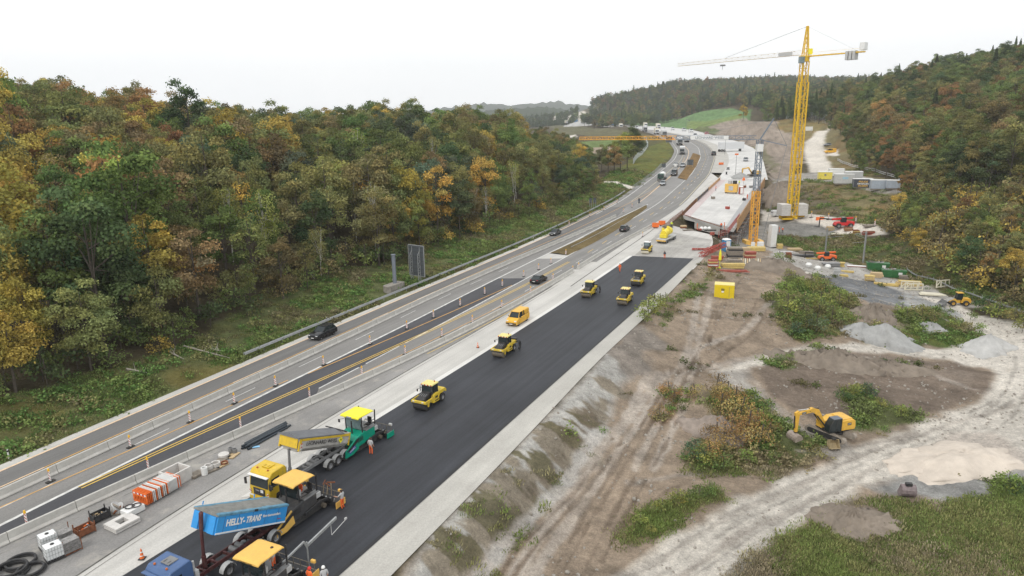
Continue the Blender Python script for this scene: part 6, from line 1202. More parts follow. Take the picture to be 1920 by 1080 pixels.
def rack(label, px, py, m, n, w_=1.1):
    t = thing('panel_rack', label, 'rack', yd(px, py), RZR-.15); [B().box((random.uniform(-.03, .03), random.uniform(-.03, .03), .2+k*.09), (w_, .85, .06)).build('panel', m, t) for k in range(n)]
    for x in (-w_/2-.05, w_/2+.05):
        for y in (-.42, .42): B().bar((x, y, 0), (x, y, 1.25), .05).build('upright', RUST, t)
    B().bar((-w_/2-.05, -.42, .1), (w_/2+.05, -.42, .1), .06).bar((-w_/2-.05, .42, .1), (w_/2+.05, .42, .1), .06).build('base', RUST, t); return t
STM2 = mat('dirty_steel_panels', (.27,.26,.25), .6, .2, var=.45, sc=5); rack('front rusty post rack with a stack of grey steel panels', 134, 1034, STM2, 10); rack('rear rusty post rack with grey steel panels behind the front one', 120, 1016, STM2, 8)
def crate(label, px, py, m, inner):
    t = thing('steel_crate', label, 'crate', yd(px, py), RZR-.1); B().box((0, 0, .12), (1.25, .8, .06)).build('floor', m, t); [B().box((0, y, .4), (1.25, .05, .5)).build('side', m, t) for y in (-.4, .4)]; [B().box((x, 0, .4), (.05, .8, .5)).build('side', m, t) for x in (-.62, .62)]
    for x in (-.6, .6): [B().bar((x, y, 0), (x, y, .95), .07).build('corner_post', m, t) for y in (-.4, .4)]
    for k in range(8): B().box((random.uniform(-.4, .4), random.uniform(-.25, .25), .3+random.random()*.25), (.4, .07, .07), rz=random.random()*3, ry=random.random()).build('scrap', random.choice(inner), t)
crate('rusty steel crate full of metal scrap and an orange piece', 160, 1001, RUST, [GREY, LGREY, ORA, BLK2]); crate('black steel crate with brown boards, next to the flat concrete slabs', 189, 974, BLK2, [WOOD, WOODG, GREY])
t = thing('concrete_slab', 'two stacked square concrete slabs with a central opening', 'concrete slab', yd(230, 985), RZR-.05)
for z in (.1, .32): b = B(); b.box((0, .62, z), (2.0, .42, .16)).box((0, -.62, z), (2.0, .42, .16)).box((.68, 0, z), (.64, .82, .16)).box((-.68, 0, z), (.64, .82, .16)); b.build('slab', CONL, t)
t = thing('lid_stack', 'pallet of stacked brown and grey manhole lids behind the white slab', 'lid stack', yd(222, 961), .3); [B().cyl((random.uniform(-.1, .1), random.uniform(-.1, .1), .14+k*.1), (0, 0, .21+k*.1), .5, n=20).build('lid', random.choice([WOODG, CONL, RUST, LGREY]), t) for k in range(5)]; B().box((0, 0, .06), (1.1, .9, .11)).build('pallet', WOODG, t)
t = thing('foam_block', 'white block with black cable rings lying on it', 'block', yd(250, 962), RZR); B().box((0, 0, .28), (1.5, 1.0, .5)).build('block', WHT, t, bevel=.03); t2 = thing('cable_ring', 'two black cable rings lying on the white block', 'cable', yd(250, 962)+Vector((0, 0, .56)), .2); B().ring((-.2, 0, .05), .33, .045).ring((.3, .1, .05), .33, .045).build('ring', BLK2, t2, smooth_=True)
wf = 0
for gi_, (a, b_, c_, n) in enumerate(((268, 944, 287, 9), (287, 934, 303, 8), (305, 922, 327, 12))):
    t = thing('barrier_rack', 'steel rack carrying '+['the nearest group of upright orange and white barrier panels', 'the middle group of upright orange and white barrier panels', 'the farthest group of barrier panels beside the concrete box'][gi_], 'rack', yd((a+c_)/2, b_-4), RZR); [B().bar((-.65, y, .1), (.65, y, .1), .09).build('rail', GALV, t) for y in (-.6, .6)]
    for k in range(n):
        x = -.6+k*1.2/(n-1); m = ORA if (k % 3 == 0 or (gi_ == 0 and k < 4)) else WHT
        if gi_ == 2: m = WHT if 2 < k < 8 else (ORA if k % 2 else WHT)
        o = thing('plastic_barrier', ('orange' if m is ORA else 'white')+' plastic barrier panel standing in the '+['nearest', 'middle', 'farthest'][gi_]+' group', 'barrier panel', t.location+Vector((cos(RZR)*x, sin(RZR)*x, .16)), RZR+.02, 'barrier panels standing in the racks')
        fr = B().box((0, 0, .95), (.05, 2.05 if False else 1.75, .16)).box((0, 0, .08), (.05, 1.75, .14)).box((0, .83, .5), (.05, .1, .9)).box((0, -.83, .5), (.05, .1, .9)).box((0, 0, .66), (.05, 1.7, .1)); fr.build('frame', m, o); bb = B(); [bb.box((0, y, .38), (.035, .09, .5)) for y in np.linspace(-.7, .7, 8)]; bb.build('bars', m, o)
        if m is ORA and k < 2: [B().box((.0, y, .81), (.06, .22, .14)).build('reflector', WHT if j % 2 == 0 else RED, o) for j, y in enumerate(np.linspace(-.66, .66, 7))]
t = thing('concrete_box', 'open square concrete shaft box next to the orange and white panels', 'concrete box', yd(331, 903), RZR); b = B(); b.box((0, .8, .6), (2.0, .14, 1.2)).box((0, -.8, .6), (2.0, .14, 1.2)).box((.93, 0, .6), (.14, 1.46, 1.2)).box((-.93, 0, .6), (.14, 1.46, 1.2)).box((0, 0, .06), (1.72, 1.46, .12)); b.build('shaft_wall', CONL, t)
t = thing('pallet', 'grey board pallet right of the open concrete box', 'pallet', yd(368, 892), RZR); B().box((0, 0, .1), (1.2, .9, .14)).box((0, 0, .2), (1.15, .85, .05)).build('boards', WOODG, t)
for i, (a, b_, rr, hh) in enumerate(((384, 890, .28, .7), (392, 881, .4, .35), (405, 876, .42, .35), (421, 871, .35, .12), (420, 857, .5, .2), (433, 851, .22, .5), (441, 851, .22, .4))):
    t = thing('concrete_ring', ['wrapped pale pipe piece on the gravel right of the board pallet', 'left concrete shaft ring of the upright pair', 'right concrete shaft ring of the upright pair', 'rust brown ring lying on a wooden pallet', 'thick round concrete cover on a pallet', 'small grey pipe fitting left of its twin', 'small grey pipe fitting right of its twin'][i], 'concrete ring', yd(a, b_)+Vector((0, 0, .12 if i > 0 else 0)), i*.7)
    B().lathe([(rr*.72, 0), (rr, 0), (rr, hh), (rr*.72, hh), (rr*.72, 0)] if i not in (4,) else [(0, 0), (rr, 0), (rr, hh), (0, hh)]).build('ring', [WHT, CONL, CONL, RUST, CONL, GREY, GREY][i], t, smooth_=True)
for i, (a, b_) in enumerate(((398, 882), (414, 874), (420, 861), (437, 855))): t = thing('pallet', 'wooden pallet under '+['the upright concrete ring pair', 'the rust brown ring', 'the thick round concrete cover', 'the small grey pipe fittings'][i], 'pallet', yd(a, b_), RZR-.2+.15*i); B().box((0, 0, .03), (1.2, .8, .05)).box((0, 0, .095), (1.2, .8, .03)).build('boards', WOOD if i % 2 else WOODG, t)
for k in range(9):
    lat = (k % 5)*.21-.4; hz_ = .1+(.19 if k >= 5 else 0); c_ = yd(500, 820); o = thing('drain_pipe', 'long dark slate drain pipe in the bundle behind the yellow tipper bed', 'pipe', c_+Vector((sin(AZR+pi/2)*lat, cos(AZR+pi/2)*lat, hz_)), RZR+random.uniform(-.03, .03), 'bundle of dark drain pipes'); dx = random.uniform(-.4, .4); B().lathe([(.085, -2.7+dx), (.1, -2.7+dx), (.1, 2.7+dx), (.085, 2.7+dx), (.085, -2.7+dx)], axis='X', n=14).build('pipe', mat('slate_pipe', (.035,.045,.055), .4, var=.15), o, smooth_=True)
o = thing('blue_tag_sheet', 'light blue sheet lying at the near end of the drain pipes', 'sheet', yd(480, 839), .5); B().box((0, 0, .05), (.7, .35, .02), ry=.1).build('sheet', mat('sheet_blue', (.25,.5,.72), .6), o)
def cone(px, py, label, s=1):
    t = thing('traffic_cone', label, 'cone', yd(px, py), 0, s=s); B().box((0, 0, .03), (.4, .4, .05)).build('base', BLK2, t, bevel=.01); B().lathe([(0, .75), (.03, .75), (.15, .05), (0, .05)]).build('cone', ORA, t, smooth_=True); [B().lathe([(.035+.16*(1-z/.75)*.78, z), (.03+.16*(1-(z+.12)/.75)*.78, z+.12)]).build('white_band', WHT, t, smooth_=True) for z in (.22, .46)]
cone(267, 1048, 'orange traffic cone at the start of the white gutter strip', 1.1); cone(896, 652, 'orange and white traffic cone left of the second roller', 1.0)
# ---- heaps
def heap(name, label, px, py, rx, ry, h, m, rot=0, seed=1, cat='heap', rough=.12, flat=0):
    h *= 1.35 if h < 3 else 1; py += 6
    q = G(px, py); n, k = 48, 12; V = []; g = np.random.default_rng(seed)
    ph = g.uniform(0, 6.28, 6)
    for i in range(k+1):
        for j in range(n):
            a = 2*pi*j/n; r = i/k; w_ = 1+.17*sin(2*a+ph[0])+.13*sin(3*a+ph[1])+.07*sin(7*a+ph[2])+.05*sin(13*a+ph[4]); w_ *= 1+(g.normal()*.05 if r > .7 else 0); x, y = rx*r*w_*cos(a), ry*r*w_*sin(a); xr, yr = x*cos(rot)-y*sin(rot), x*sin(rot)+y*cos(rot)
            z = h*max(0, (1-r**1.05))*(1+.15*sin(a*2+ph[3])*r); z = min(z, h*(1-flat)) if flat else z; z += (g.normal()*rough*h*.25 if 0 < r < 1 else 0); V.append((q.x+xr, q.y+yr, z-(.3 if i == k else 0)))
    V = np.array(V); V[:, 2] += Tz(V[:, 0], V[:, 1]); V[:, :2] -= q[:][:2]; V[:, 2] -= q.z; I = np.arange((k+1)*n).reshape(k+1, n); Q = np.stack([I[:-1], I[1:], np.roll(I[1:], -1, 1), np.roll(I[:-1], -1, 1)], -1).reshape(-1, 4)
    me = mesh_np(name, V, Q, m, smooth_=True); o = link(bpy.data.objects.new(name, me)); o.location = q; tag(o, label, cat); return o
GRH = mat('grey_gravel', (.31,.31,.30), .95, var=.18, sc=.8, bump=1, bsc=9); SDH = mat('pale_sand', (.53,.465,.395), .95, var=.16, sc=.5, bump=1, bsc=2); SOH = mat('brown_soil', (.21,.175,.14), .95, var=.25, sc=.5, bump=1, bsc=4); PLG = mat('pale_crushed_rock', (.42,.415,.40), .95, var=.15, sc=.7, bump=1, bsc=7)
heap('gravel_heap', 'larger grey gravel heap on the green strip above the island track', 1660, 634, 5.6, 4.0, 2.2, GRH, .2, 1, 'gravel heap'); heap('gravel_heap', 'small grey gravel heap left of the larger one on the green strip', 1615, 622, 3.4, 2.6, 1.6, GRH, .1, 2, 'gravel heap')
heap('gravel_heap', 'pale rock heap inside the bend of the white road at right', 1850, 650, 4.2, 3.6, 1.9, PLG, .1, 3, 'gravel heap'); heap('sand_heap', 'broad flat topped pale sand heap beside the white haul road', 1806, 862, 6.6, 4.2, 1.15, SDH, .15, 4, 'sand heap', flat=.25); heap('sand_heap', 'low pale sand spread left of the flat topped heap', 1740, 862, 5.5, 3.0, .5, SDH, .3, 5, 'sand heap')
heap('soil_heap', 'dug brown soil heap in the bottom right meadow', 1600, 972, 3.8, 2.8, .9, SOH, .2, 6, 'soil heap', .5); heap('soil_heap', 'rough brown soil mound on the island inside the track loop', 1560, 678, 9, 3.0, 1.7, SOH, -.1, 7, 'soil heap', .6); heap('soil_heap', 'grey brown mound covered with rust bushes left of the excavator', 1345, 805, 3.6, 3.2, 1.4, mat('mound_grey_brown', (.27,.225,.19), .95, var=.2, sc=1, bump=1, bsc=5), 0, 8, 'soil heap', .4)
heap('gravel_heap', 'dark gravel heap on the new carriageway behind the bridge deck', 1388, 331, 7.0, 5, 3.2, GRH, 0, 9, 'gravel heap'); heap('soil_heap', 'large brown earth heap at the far right corner of the bridge', 1458, 362, 10, 9, 5.5, SOH, .3, 10, 'soil heap', .4); heap('soil_heap', 'long brown earth mound between the formwork yard and the haul road', 1455, 505, 9, 5, 2.2, SOH, -.5, 11, 'soil heap', .4)
heap('soil_heap', 'ridge of turned soil at the right of the island inside the track loop', 1665, 690, 6, 2.2, 1.1, SOH, -.25, 12, 'soil heap', .6); heap('soil_heap', 'lumpy brown mound between the grey bank and the gravel heaps', 1640, 592, 5, 3, 1.8, SOH, .1, 13, 'soil heap', .5); heap('gravel_heap', 'grey rock heap in the weeds left of the pale rock heap', 1745, 612, 3, 2, .9, GRH, .1, 14, 'gravel heap', .4)
# ---- yellow container
q = G(1357, 560); t = thing('steel_container', 'bright yellow corrugated container with black logo plate on the bare plateau', 'container', q, -.32, s=.98); CY = mat('container_yellow', (.74,.56,.015), .45, var=.06, dirt=.12); b = B(); b.box((0, 1.2, 1.3), (3.5, 2.4, 2.5)); b.build('body', CY, t, bevel=.03); rb = B(); [rb.box((x, -.02, 1.3), (.07, .05, 2.2)) for x in np.linspace(-1.6, 1.6, 17)]; rb.build('corrugation', CY, t); rb = B(); [rb.box((1.77, y, 1.3), (.05, .07, 2.2)) for y in np.linspace(.2, 2.2, 10)]; rb.build('side_corrugation', CY, t); B().box((0, 1.2, 2.58), (3.55, 2.45, .07)).build('roof', mat('container_roof', (.72,.60,.22), .6, var=.1), t, bevel=.02)
B().box((-.25, -.06, 1.72), (.55, .03, .36)).build('logo_plate', BLK2, t); text('LW', .28, CY, t, (-.25, -.08, 1.72), SIDE_R); B().box((-.25, -.06, 1.32), (.4, .03, .3)).build('white_plate', WHT, t); B().bar((.9, -.04, .3), (.9, -.04, 2.3), .04).build('lock_rod', GREY, t)
# ---- crawler excavator
def excavator(label, q, rz, s, yel, armdir=0, trackrz=0, boompts=None, small=False):
    r = thing('excavator', label, 'excavator', q, rz, s=s); tr_ = bpy.data.objects.new('undercarriage', None); m = B().box((0, 0, .55), (2.2, 1.6, .35)).cyl((0, 0, .7), (0, 0, 1.0), .6, n=20); u = m.build('undercarriage', BLK2, r); u.rotation_euler = (0, 0, trackrz); u.scale = (1.12, 1.08, 1.0)
    for s_ in (1, -1):
        n = 9; prof = [(-2.1+.42*cos(a), .45+.42*sin(a)) for a in np.linspace(pi/2, 3*pi/2, n)]+[(2.1+.42*cos(a), .45+.42*sin(a)) for a in np.linspace(-pi/2, pi/2, n)]; tk = B().prism(prof, s_*.85, s_*1.4).build('track', mat('track_dusty', (.27,.235,.195), .8, var=.25, sc=3), u, bevel=.03); k_ = B(); [k_.box((x, s_*1.125, .9), (.06, .58, .05)) for x in np.linspace(-2.1, 2.1, 22)]; k_.build('track_shoe', STEEL, tk); k_ = B(); [k_.cyl((x, s_*1.38, .42), (x, s_*1.43, .42), .16, n=12) for x in np.linspace(-1.7, 1.7, 6)]; k_.build('roller', BLK2, tk); B().prism([(x*.86, z*.8+.09) for x, z in prof], s_*1.39, s_*1.41).build('side_recess', BLK2, tk)
    B().prism([(-2.6,1.05),(-2.75,1.4),(-2.65,2.25),(-2.3,2.45),(-.2,2.4),(.4,2.1),(1.3,1.9),(1.35,1.05)], -1.3, -.2).build('engine_housing', yel, r, bevel=.08)
    B().prism([(-2.6,1.05),(-2.75,1.4),(-2.65,2.25),(-2.3,2.45),(-.6,2.4),(-.55,1.05)], -.2, 1.3).build('counterweight', yel, r, bevel=.08); B().box((-.6, 0, 1.02), (4.0, 2.5, .1)).build('platform', BLK2, r)
    c = B().prism([(-.45,1.05),(-.45,2.75),(.75,2.8),(1.3,1.95),(1.3,1.05)], .35, 1.3).build('cab', GLS, r, bevel=.04); pb = B(); [pb.bar(a, e, .07) for y in (.36, 1.29) for a, e in (((-.45, y, 1.05), (-.45, y, 2.8)), ((.75, y, 2.8), (1.3, y, 1.95)), ((1.3, y, 1.95), (1.3, y, 1.05)), ((.3, y, 1.05), (.3, y, 2.8)))]; pb.build('cab_frame', BLK2, c); B().box((.15, .82, 2.82), (1.3, 1.0, .08)).build('cab_roof', mat('roof_slate', (.10,.115,.14), .4), c, bevel=.02)
    bp_ = boompts or [(.9, 1.6), (2.3, 4.0), (3.3, 4.35), (5.6, 3.85), (5.7, 3.55), (3.3, 3.75), (2.6, 3.3), (1.4, 1.4)]; B().prism(bp_, -.2, .2).build('boom', yel, r, bevel=.03)
    tip = bp_[3] if not boompts else boompts[len(boompts)//2-1]; tx, tz = tip[0]-.1, tip[1]-.1; st = B().prism([(tx-.15, tz+.45), (tx+.35, tz+.2), (tx+.15, tz-2.7), (tx-.12, tz-2.75), (tx-.3, tz-.2)], -.17, .17).build('stick', yel, r, bevel=.03)
    B().cyl((tx-1.9, 0, tz+.45), (tx-.1, 0, tz+.5), .07, n=10).build('piston_rod', LGREY, r); B().cyl((tx-3.2, 0, tz+.35), (tx-1.7, 0, tz+.47), .1, n=10).build('hydraulic_cylinder', BLK2, r); [B().cyl((1.0, y, 1.3), (2.6, y, 3.2), .09, n=10).build('hydraulic_cylinder', BLK2, r) for y in (-.32, .32)]; B().cyl((tx+.35, 0, tz-.2), (tx+.3, 0, tz-1.9), .09, n=10).build('hydraulic_cylinder', BLK2, r)
    bz = tz-2.75; n = 9; bk = B(); arc = [(tx+.1-.0+.62*cos(a)*1.0, bz-.45+.62*sin(a)) for a in np.linspace(-.2*pi, 1.05*pi, n)]; inn = [(x*.0+tx+.1+.56*cos(a), bz-.45+.56*sin(a)) for x, a in zip([0]*n, np.linspace(1.05*pi, -.2*pi, n))]; bk.prism(arc+inn, -.85, .85); bk.prism(arc, -.87, -.82).prism(arc, .82, .87); bk.build('bucket', mat('worn_bucket', (.30,.25,.21), .6, .2, var=.3, sc=4), r, bevel=.01); B().box((tx, 0, bz+.1), (.35, .4, .4)).build('coupler', BLK2, r)
    if not small:
        for y in (.205, -.205): B().box((4.6, y, 3.83), (.65, .01, .3), ry=.12).build('name_plate', BLK2, r)
        text('CAT', .26, WHT, r, (4.6, .212, 3.83), (pi/2, -.12, pi)); text('CAT', .26, WHT, r, (-1.7, 1.31, 1.9), SIDE_L); B().box((-1.7, 1.302, 1.9), (.62, .01, .36)).build('name_plate', BLK2, r); B().box((1.0, -.95, 1.7), (.7, .7, .5)).build('tool_box', yel, r, bevel=.05); text('330', .16, BLK2, r, (3.7, .212, 3.95), (pi/2, -.1, pi)); B().box((-1.6, 0, 2.47), (1.6, 2.0, .08)).build('engine_cover', yel, r, bevel=.03)
    return r
ex = excavator('yellow crawler excavator parked on the gravel track with its bucket on the weeds', G(1556, 820)+Vector((0, 0, .30)), radians(196), .84, EXY, trackrz=radians(-72))
def loose_bucket(label, px, py, rz, s, m):
    t = thing('excavator_bucket', label, 'bucket', G(px, py)+Vector((0, 0, .05)), rz, s=s); n = 8; arc = [(.55*cos(a), .55+.55*sin(a)) for a in np.linspace(.55*pi, 1.75*pi, n)]; inn = [(.5*cos(a), .55+.5*sin(a)) for a in np.linspace(1.75*pi, .55*pi, n)]; B().prism(arc+inn, -.55, .55).build('shell', m, t); [B().prism(arc, y, y+.04).build('cheek', m, t) for y in (-.57, .53)]; B().box((-.2, 0, 1.15), (.3, .5, .25)).build('bracket', BLK2, t, bevel=.02); [B().box((.45, y, .1), (.2, .1, .06)).build('tooth', STEEL, t) for y in (-.4, 0, .4)]
loose_bucket('narrow yellow rimmed bucket lying in front of the excavator track', 1563, 842, -1.5, .95, mat('bucket_ochre', (.33,.26,.15), .6, var=.35, sc=3)); loose_bucket('rusty blue grey bucket standing on the stony strip by the meadow', 1699, 930, 1.4, 1.15, mat('bucket_rust_blue', (.20,.16,.16), .6, var=.45, sc=2.5))
# ---- wheel loader
def loader(label, q, rz, s=1):
    r = thing('wheel_loader', label, 'wheel loader', q, rz, s=s); [wheel(r, x, s_*.95, .65, .45, side=s_, rim=mat('rim_ochre', (.5,.30,.06), .5)) for x in (1.35, -1.35) for s_ in (1, -1)]; B().prism([(-2.4,.7),(-2.5,1.2),(-2.2,1.75),(-.6,1.75),(-.4,.7)], -.8, .8).build('rear_body', EXY, r, bevel=.06); B().prism([(-.3,.6),(-.3,1.4),(1.2,1.5),(1.9,1.1),(1.8,.6)], -.5, .5).build('front_frame', EXY, r, bevel=.05); B().box((-2.5, 0, 1.2), (.06, 1.1, .5)).build('rear_grille', BLK2, r)
    c = B().prism([(-.7,1.4),(-.65,2.9),(.35,2.9),(.6,1.4)], -.62, .62).build('cab', GLS, r, bevel=.03); B().box((-.15, 0, 2.97), (1.35, 1.4, .12)).build('cab_roof', EXY, c, bevel=.03); B().prism([(1.0,1.5),(1.2,1.75),(2.2,1.4),(3.0,.6),(2.9,.45),(1.9,1.1)], -.45, -.3).prism([(1.0,1.5),(1.2,1.75),(2.2,1.4),(3.0,.6),(2.9,.45),(1.9,1.1)], .3, .45).build('lift_arm', LGREY, r); B().prism([(2.8,.15),(2.8,1.15),(2.95,1.2),(3.0,.3),(3.9,.2),(3.9,.1)], -1.25, 1.25).prism([(2.8,.15),(2.8,1.15),(3.9,.12)], 1.2, 1.25).prism([(2.8,.15),(2.8,1.15),(3.9,.12)], -1.25, -1.2).build('shovel', GREY, r); return r
loader('yellow wheel loader with grey shovel on the right haul road by the grey rail fence', G(1795, 572), radians(170), .85)
# ---- red telehandler, orange lift
def telehandler(label, q, rz, s, m):
    r = thing('telehandler', label, 'telehandler', q, rz, s=s); [wheel(r, x, s_*.95, .6, .4, side=s_) for x in (1.4, -1.4) for s_ in (1, -1)]; B().prism([(-2.3,.7),(-2.4,1.5),(-1.2,1.7),(1.8,1.4),(2.1,.9),(2.0,.6)], -.8, .8).build('body', m, r, bevel=.06); B().prism([(-.4,1.4),(-.4,2.5),(.5,2.5),(.9,1.4)], .1, .85).build('cab', GLS, r, bevel=.04); B().bar((-2.3, -.25, 2.3), (2.6, -.25, 2.0), .38, .42).build('boom', m, r, bevel=.03); B().bar((2.4, -.25, 2.0), (5.4, -.25, 2.3), .26).bar((5.4, -.25, 2.3), (5.5, -.25, .3), .2).bar((5.5, -.8, .3), (6.5, -.8, .3), .1).bar((5.5, .3, .3), (6.5, .3, .3), .1).build('fork', BLK2, r); return r
telehandler('red telehandler with black boom and forks lowered on the upper site road', G(1580, 427), radians(178), 1.35, mat('lift_red', (.60,.03,.03), .4)); telehandler('orange boom lift folded up beside the catenary pole', G(1549, 489), radians(175), 1.0, mat('lift_orange', (.75,.14,.03), .45))
# ---- tower cranes
base = G(1484, 411); c1 = thing('tower_crane', 'tall yellow lattice tower crane with white boom reaching left', 'tower crane', base); bz = base.z; bb = B()
for dx, dy in ((-2.9, 0), (2.9, 0)):
    o = B(); [o.box((dx, dy, 1.75+k*.55), (3.1, 4.4, .52)) for k in range(7)]; o.build('ballast_stack', CONL, c1, bevel=.03)
B().box((0, 0, 1.0), (8.5, .7, .6)).box((0, 0, .95), (.7, 8.0, .55)).box((-2, 0, .35), (3.5, 3.5, .6)).build('base_frame', CYEL, c1, bevel=.02)
topz = 49-base.z; lattice(B(), (0, 0, 1.2), (0, 0, topz-8), 2.6, 2.6, .34, .15).build('mast', CYEL, c1); lattice(B(), (0, 0, topz-8), (0, 0, topz-1.5), 2.1, 2.1, .26, .13).build('upper_mast', CYEL, c1); B().bar((-.6, -.6, 1), (-.6, -.6, topz-2), .35).build('ladder_shaft', CYEL, c1)
B().cyl((0, 0, topz-1.6), (0, 0, topz-.2), 1.4, n=20).box((0, 0, topz), (3.0, 3.0, .5)).build('slewing_ring', CYEL, c1, bevel=.03); jd = Vector((at3(1275, 127, 49)-at3(1508, 108, 49)).to_2d().normalized().to_3d()); jn = Vector((jd.y, -jd.x, 0)); T0 = Vector((0, 0, topz)); JL = 51
lattice(B(), T0+jd*1.5+Vector((0, 0, .6)), T0+jd*JL+Vector((0, 0, .3)), 1.5, 2.3, .12, .05, 1.1, tri=True).build('boom', mat('pale_crane_white', (.62,.55,.45), .5, var=.1), c1)
lattice(B(), T0+Vector((0, 0, .2)), T0+Vector((0, 0, 9.3)), 1.6, 2.0, .26, .12, .45).build('tower_head', CYEL, c1); B().bar(T0-jd*1, T0-jd*19, 1.3, .35).bar(T0-jd*1+Vector((0, 0, 1.1)), T0-jd*18+Vector((0, 0, 1.1)), .06).build('counter_boom', CYEL, c1)
for k in range(3): o = B().box((0, 0, -.8), (2.2, .8, 2.6)).build('counterweight', LGREY, c1); o.location = T0-jd*(14+k*1.1); o.rotation_euler = (0, 0, math.atan2(jd.y, jd.x)+pi/2)
o = B().box((0, 0, 1.6), (1.5, 2.2, 2.2)).build('winch_box', WHT, c1, bevel=.03); o.location = T0-jd*18.5; o.rotation_euler = (0, 0, math.atan2(jd.y, jd.x)); o = B().box((0, 0, -1.1), (1.5, 1.5, 2.0)).build('driver_cab', GLSL, c1, bevel=.04); o.location = T0+jn*-2.0; o = B().box((0, 0, 1.4), (1.2, 1.0, 1.8)).build('switch_cabinet', BRY, c1); o.location = T0-jd*1.6
TP = T0+Vector((0, 0, 9.2)); B().bar(TP, T0+jd*30+Vector((0, 0, 1.8)), .09).bar(TP, T0+jd*12+Vector((0, 0, 6.6)), .02).build('tie_rod', GREY, c1); B().bar(TP, T0-jd*17+Vector((0, 0, .3)), .07).build('tie_rod', LGREY, c1); o = B().box((0, 0, -.7), (1.6, 1.3, .5)).bar((0, 0, -.7), (0, 0, -2.2), .12).build('trolley', GREY, c1); o.location = T0+jd*31; B().box(T0+jd*5+Vector((0, 0, 1.2)), (.1, .1, .1)).build('lamp', GREY, c1); o = B().box((0, 0, 1.2), (5, .06, 1.1)).build('name_board', LGREY, c1); o.location = T0+jd*6.5-jn*.85; o.rotation_euler = (0, 0, math.atan2(jd.y, jd.x))
b2 = G(1411, 460); c2 = thing('tower_crane', 'smaller crane with orange lower mast and grey upper mast at the near bridge end', 'tower crane', b2); z2 = 24.3-b2.z; ORC = mat('crane_orange', (.72,.36,.05), .5, var=.1); GRC = mat('crane_grey', (.16,.19,.23), .5, var=.1); lattice(B(), (0, 0, .5), (0, 0, z2*.52), 1.7, 1.7, .26, .13).build('lower_mast', ORC, c2); lattice(B(), (0, 0, z2*.52), (0, 0, z2), 1.35, 1.6, .17, .10).build('upper_mast', GRC, c2); B().box((0, 0, .3), (5, 5, .5)).box((-1.9, 0, 1.0), (1.1, 3.6, 1.2)).box((1.9, 0, 1.0), (1.1, 3.6, 1.2)).build('base_frame', OCH, c2)
T2 = Vector((0, 0, z2)); j2 = (at3(1102, 262, 24.3)-at3(1420, 262, 24.3)).to_2d().normalized().to_3d(); lattice(B(), T2+j2*1, T2+j2*23, 1.2, 1.8, .14, .08, tri=True).build('boom_inner', GRC, c2); lattice(B(), T2+j2*23, T2+j2*53, 1.2, 1.8, .14, .08, .9, tri=True).build('boom_outer', ORC, c2)
o = B().box((0, 0, .55), (10.5, .08, 1.1)).build('name_banner', WHT, c2); o.location = T2+j2*13.5+Vector((j2.y, -j2.x, 0))*-.8; o.rotation_euler = (0, 0, math.atan2(j2.y, j2.x)+pi); text('LEONHARD WEISS', .95, GRC, o, (0, -.06, .55), SIDE_R, bold=.01) if (Vector((j2.y, -j2.x, 0))*-1).y < 0 else text('LEONHARD WEISS', .95, GRC, o, (0, -.06, .55), SIDE_R)
ap = T2+Vector((0, 0, 5.6))-j2*3.2; B().bar(T2, ap, .35).bar(T2-j2*7+Vector((0, 0, -1.6)), ap, .07).bar(ap, T2-j2*7+Vector((0, 0, -1.6)), .07).bar(T2, T2-j2*7+Vector((0, 0, -1.6)), .2).bar(ap, T2+j2*18+Vector((0, 0, 1.0)), .05).bar(T2-j2*7+Vector((0, 0, -1.6)), Vector((0, 0, 2))-j2*2.5, .06).build('mast_head', GRC, c2); B().box(T2+Vector((0, 0, -2.2)), (1.6, 1.6, 2.0)).build('switch_cabinet', WHT, c2); B().box(T2+j2*20+Vector((0, 0, -.5)), (1.2, 1, .5)).build('trolley', BLK2, c2)
# ---- bridge
def Dk(px, py, dz=.4): return hit(px, py, lambda x, y: zb(y)+dz)
dl = resn(np.array([Dk(1281, 404)[:], Dk(1318, 367)[:], Dk(1350, 337)[:]]), 14); dr = resn(np.array([Dk(1376, 428)[:], Dk(1390, 406)[:], Dk(1434, 338)[:]]), 14); bo = Vector(dl[0]); br = thing('bridge', 'unfinished motorway bridge with pale concrete deck and scaffolding beneath', 'bridge', bo)
def loft_between(A, Bv, zt, zbm, f0=0., f1=1.):
    return [[tuple(Vector(a+(b_-a)*f0)-bo+Vector((0, 0, zt))), tuple(Vector(a+(b_-a)*f1)-bo+Vector((0, 0, zt))), tuple(Vector(a+(b_-a)*f1)-bo+Vector((0, 0, zbm))), tuple(Vector(a+(b_-a)*f0)-bo+Vector((0, 0, zbm)))] for a, b_ in zip(A, Bv)]
B().loft(loft_between(dl, dr, 0, -1.1)).build('deck', CONC2, br); B().loft(loft_between(dl, dr, -1.1, -3.0, .25, .75)).build('girder', CON, br); B().loft(loft_between(dl, dr, .06, .0, .86, .995)).build('walkway', mat('deck_grey', (.36,.36,.36), .9, var=.08), br); B().loft(loft_between(dl, dr, .03, .0, .0, .14)).build('pink_sealing_strip', mat('pinkish_concrete', (.50,.42,.41), .9, var=.15), br)
for f in (.3, .7):
    for k in (4, 9): p = Vector(dl[k]+(dr[k]-dl[k])*f)-bo; B().box(p+Vector((0, 0, -6.0)), (1.6, 4.0, 7), rz=-.4).build('pier', CON, br, bevel=.05)
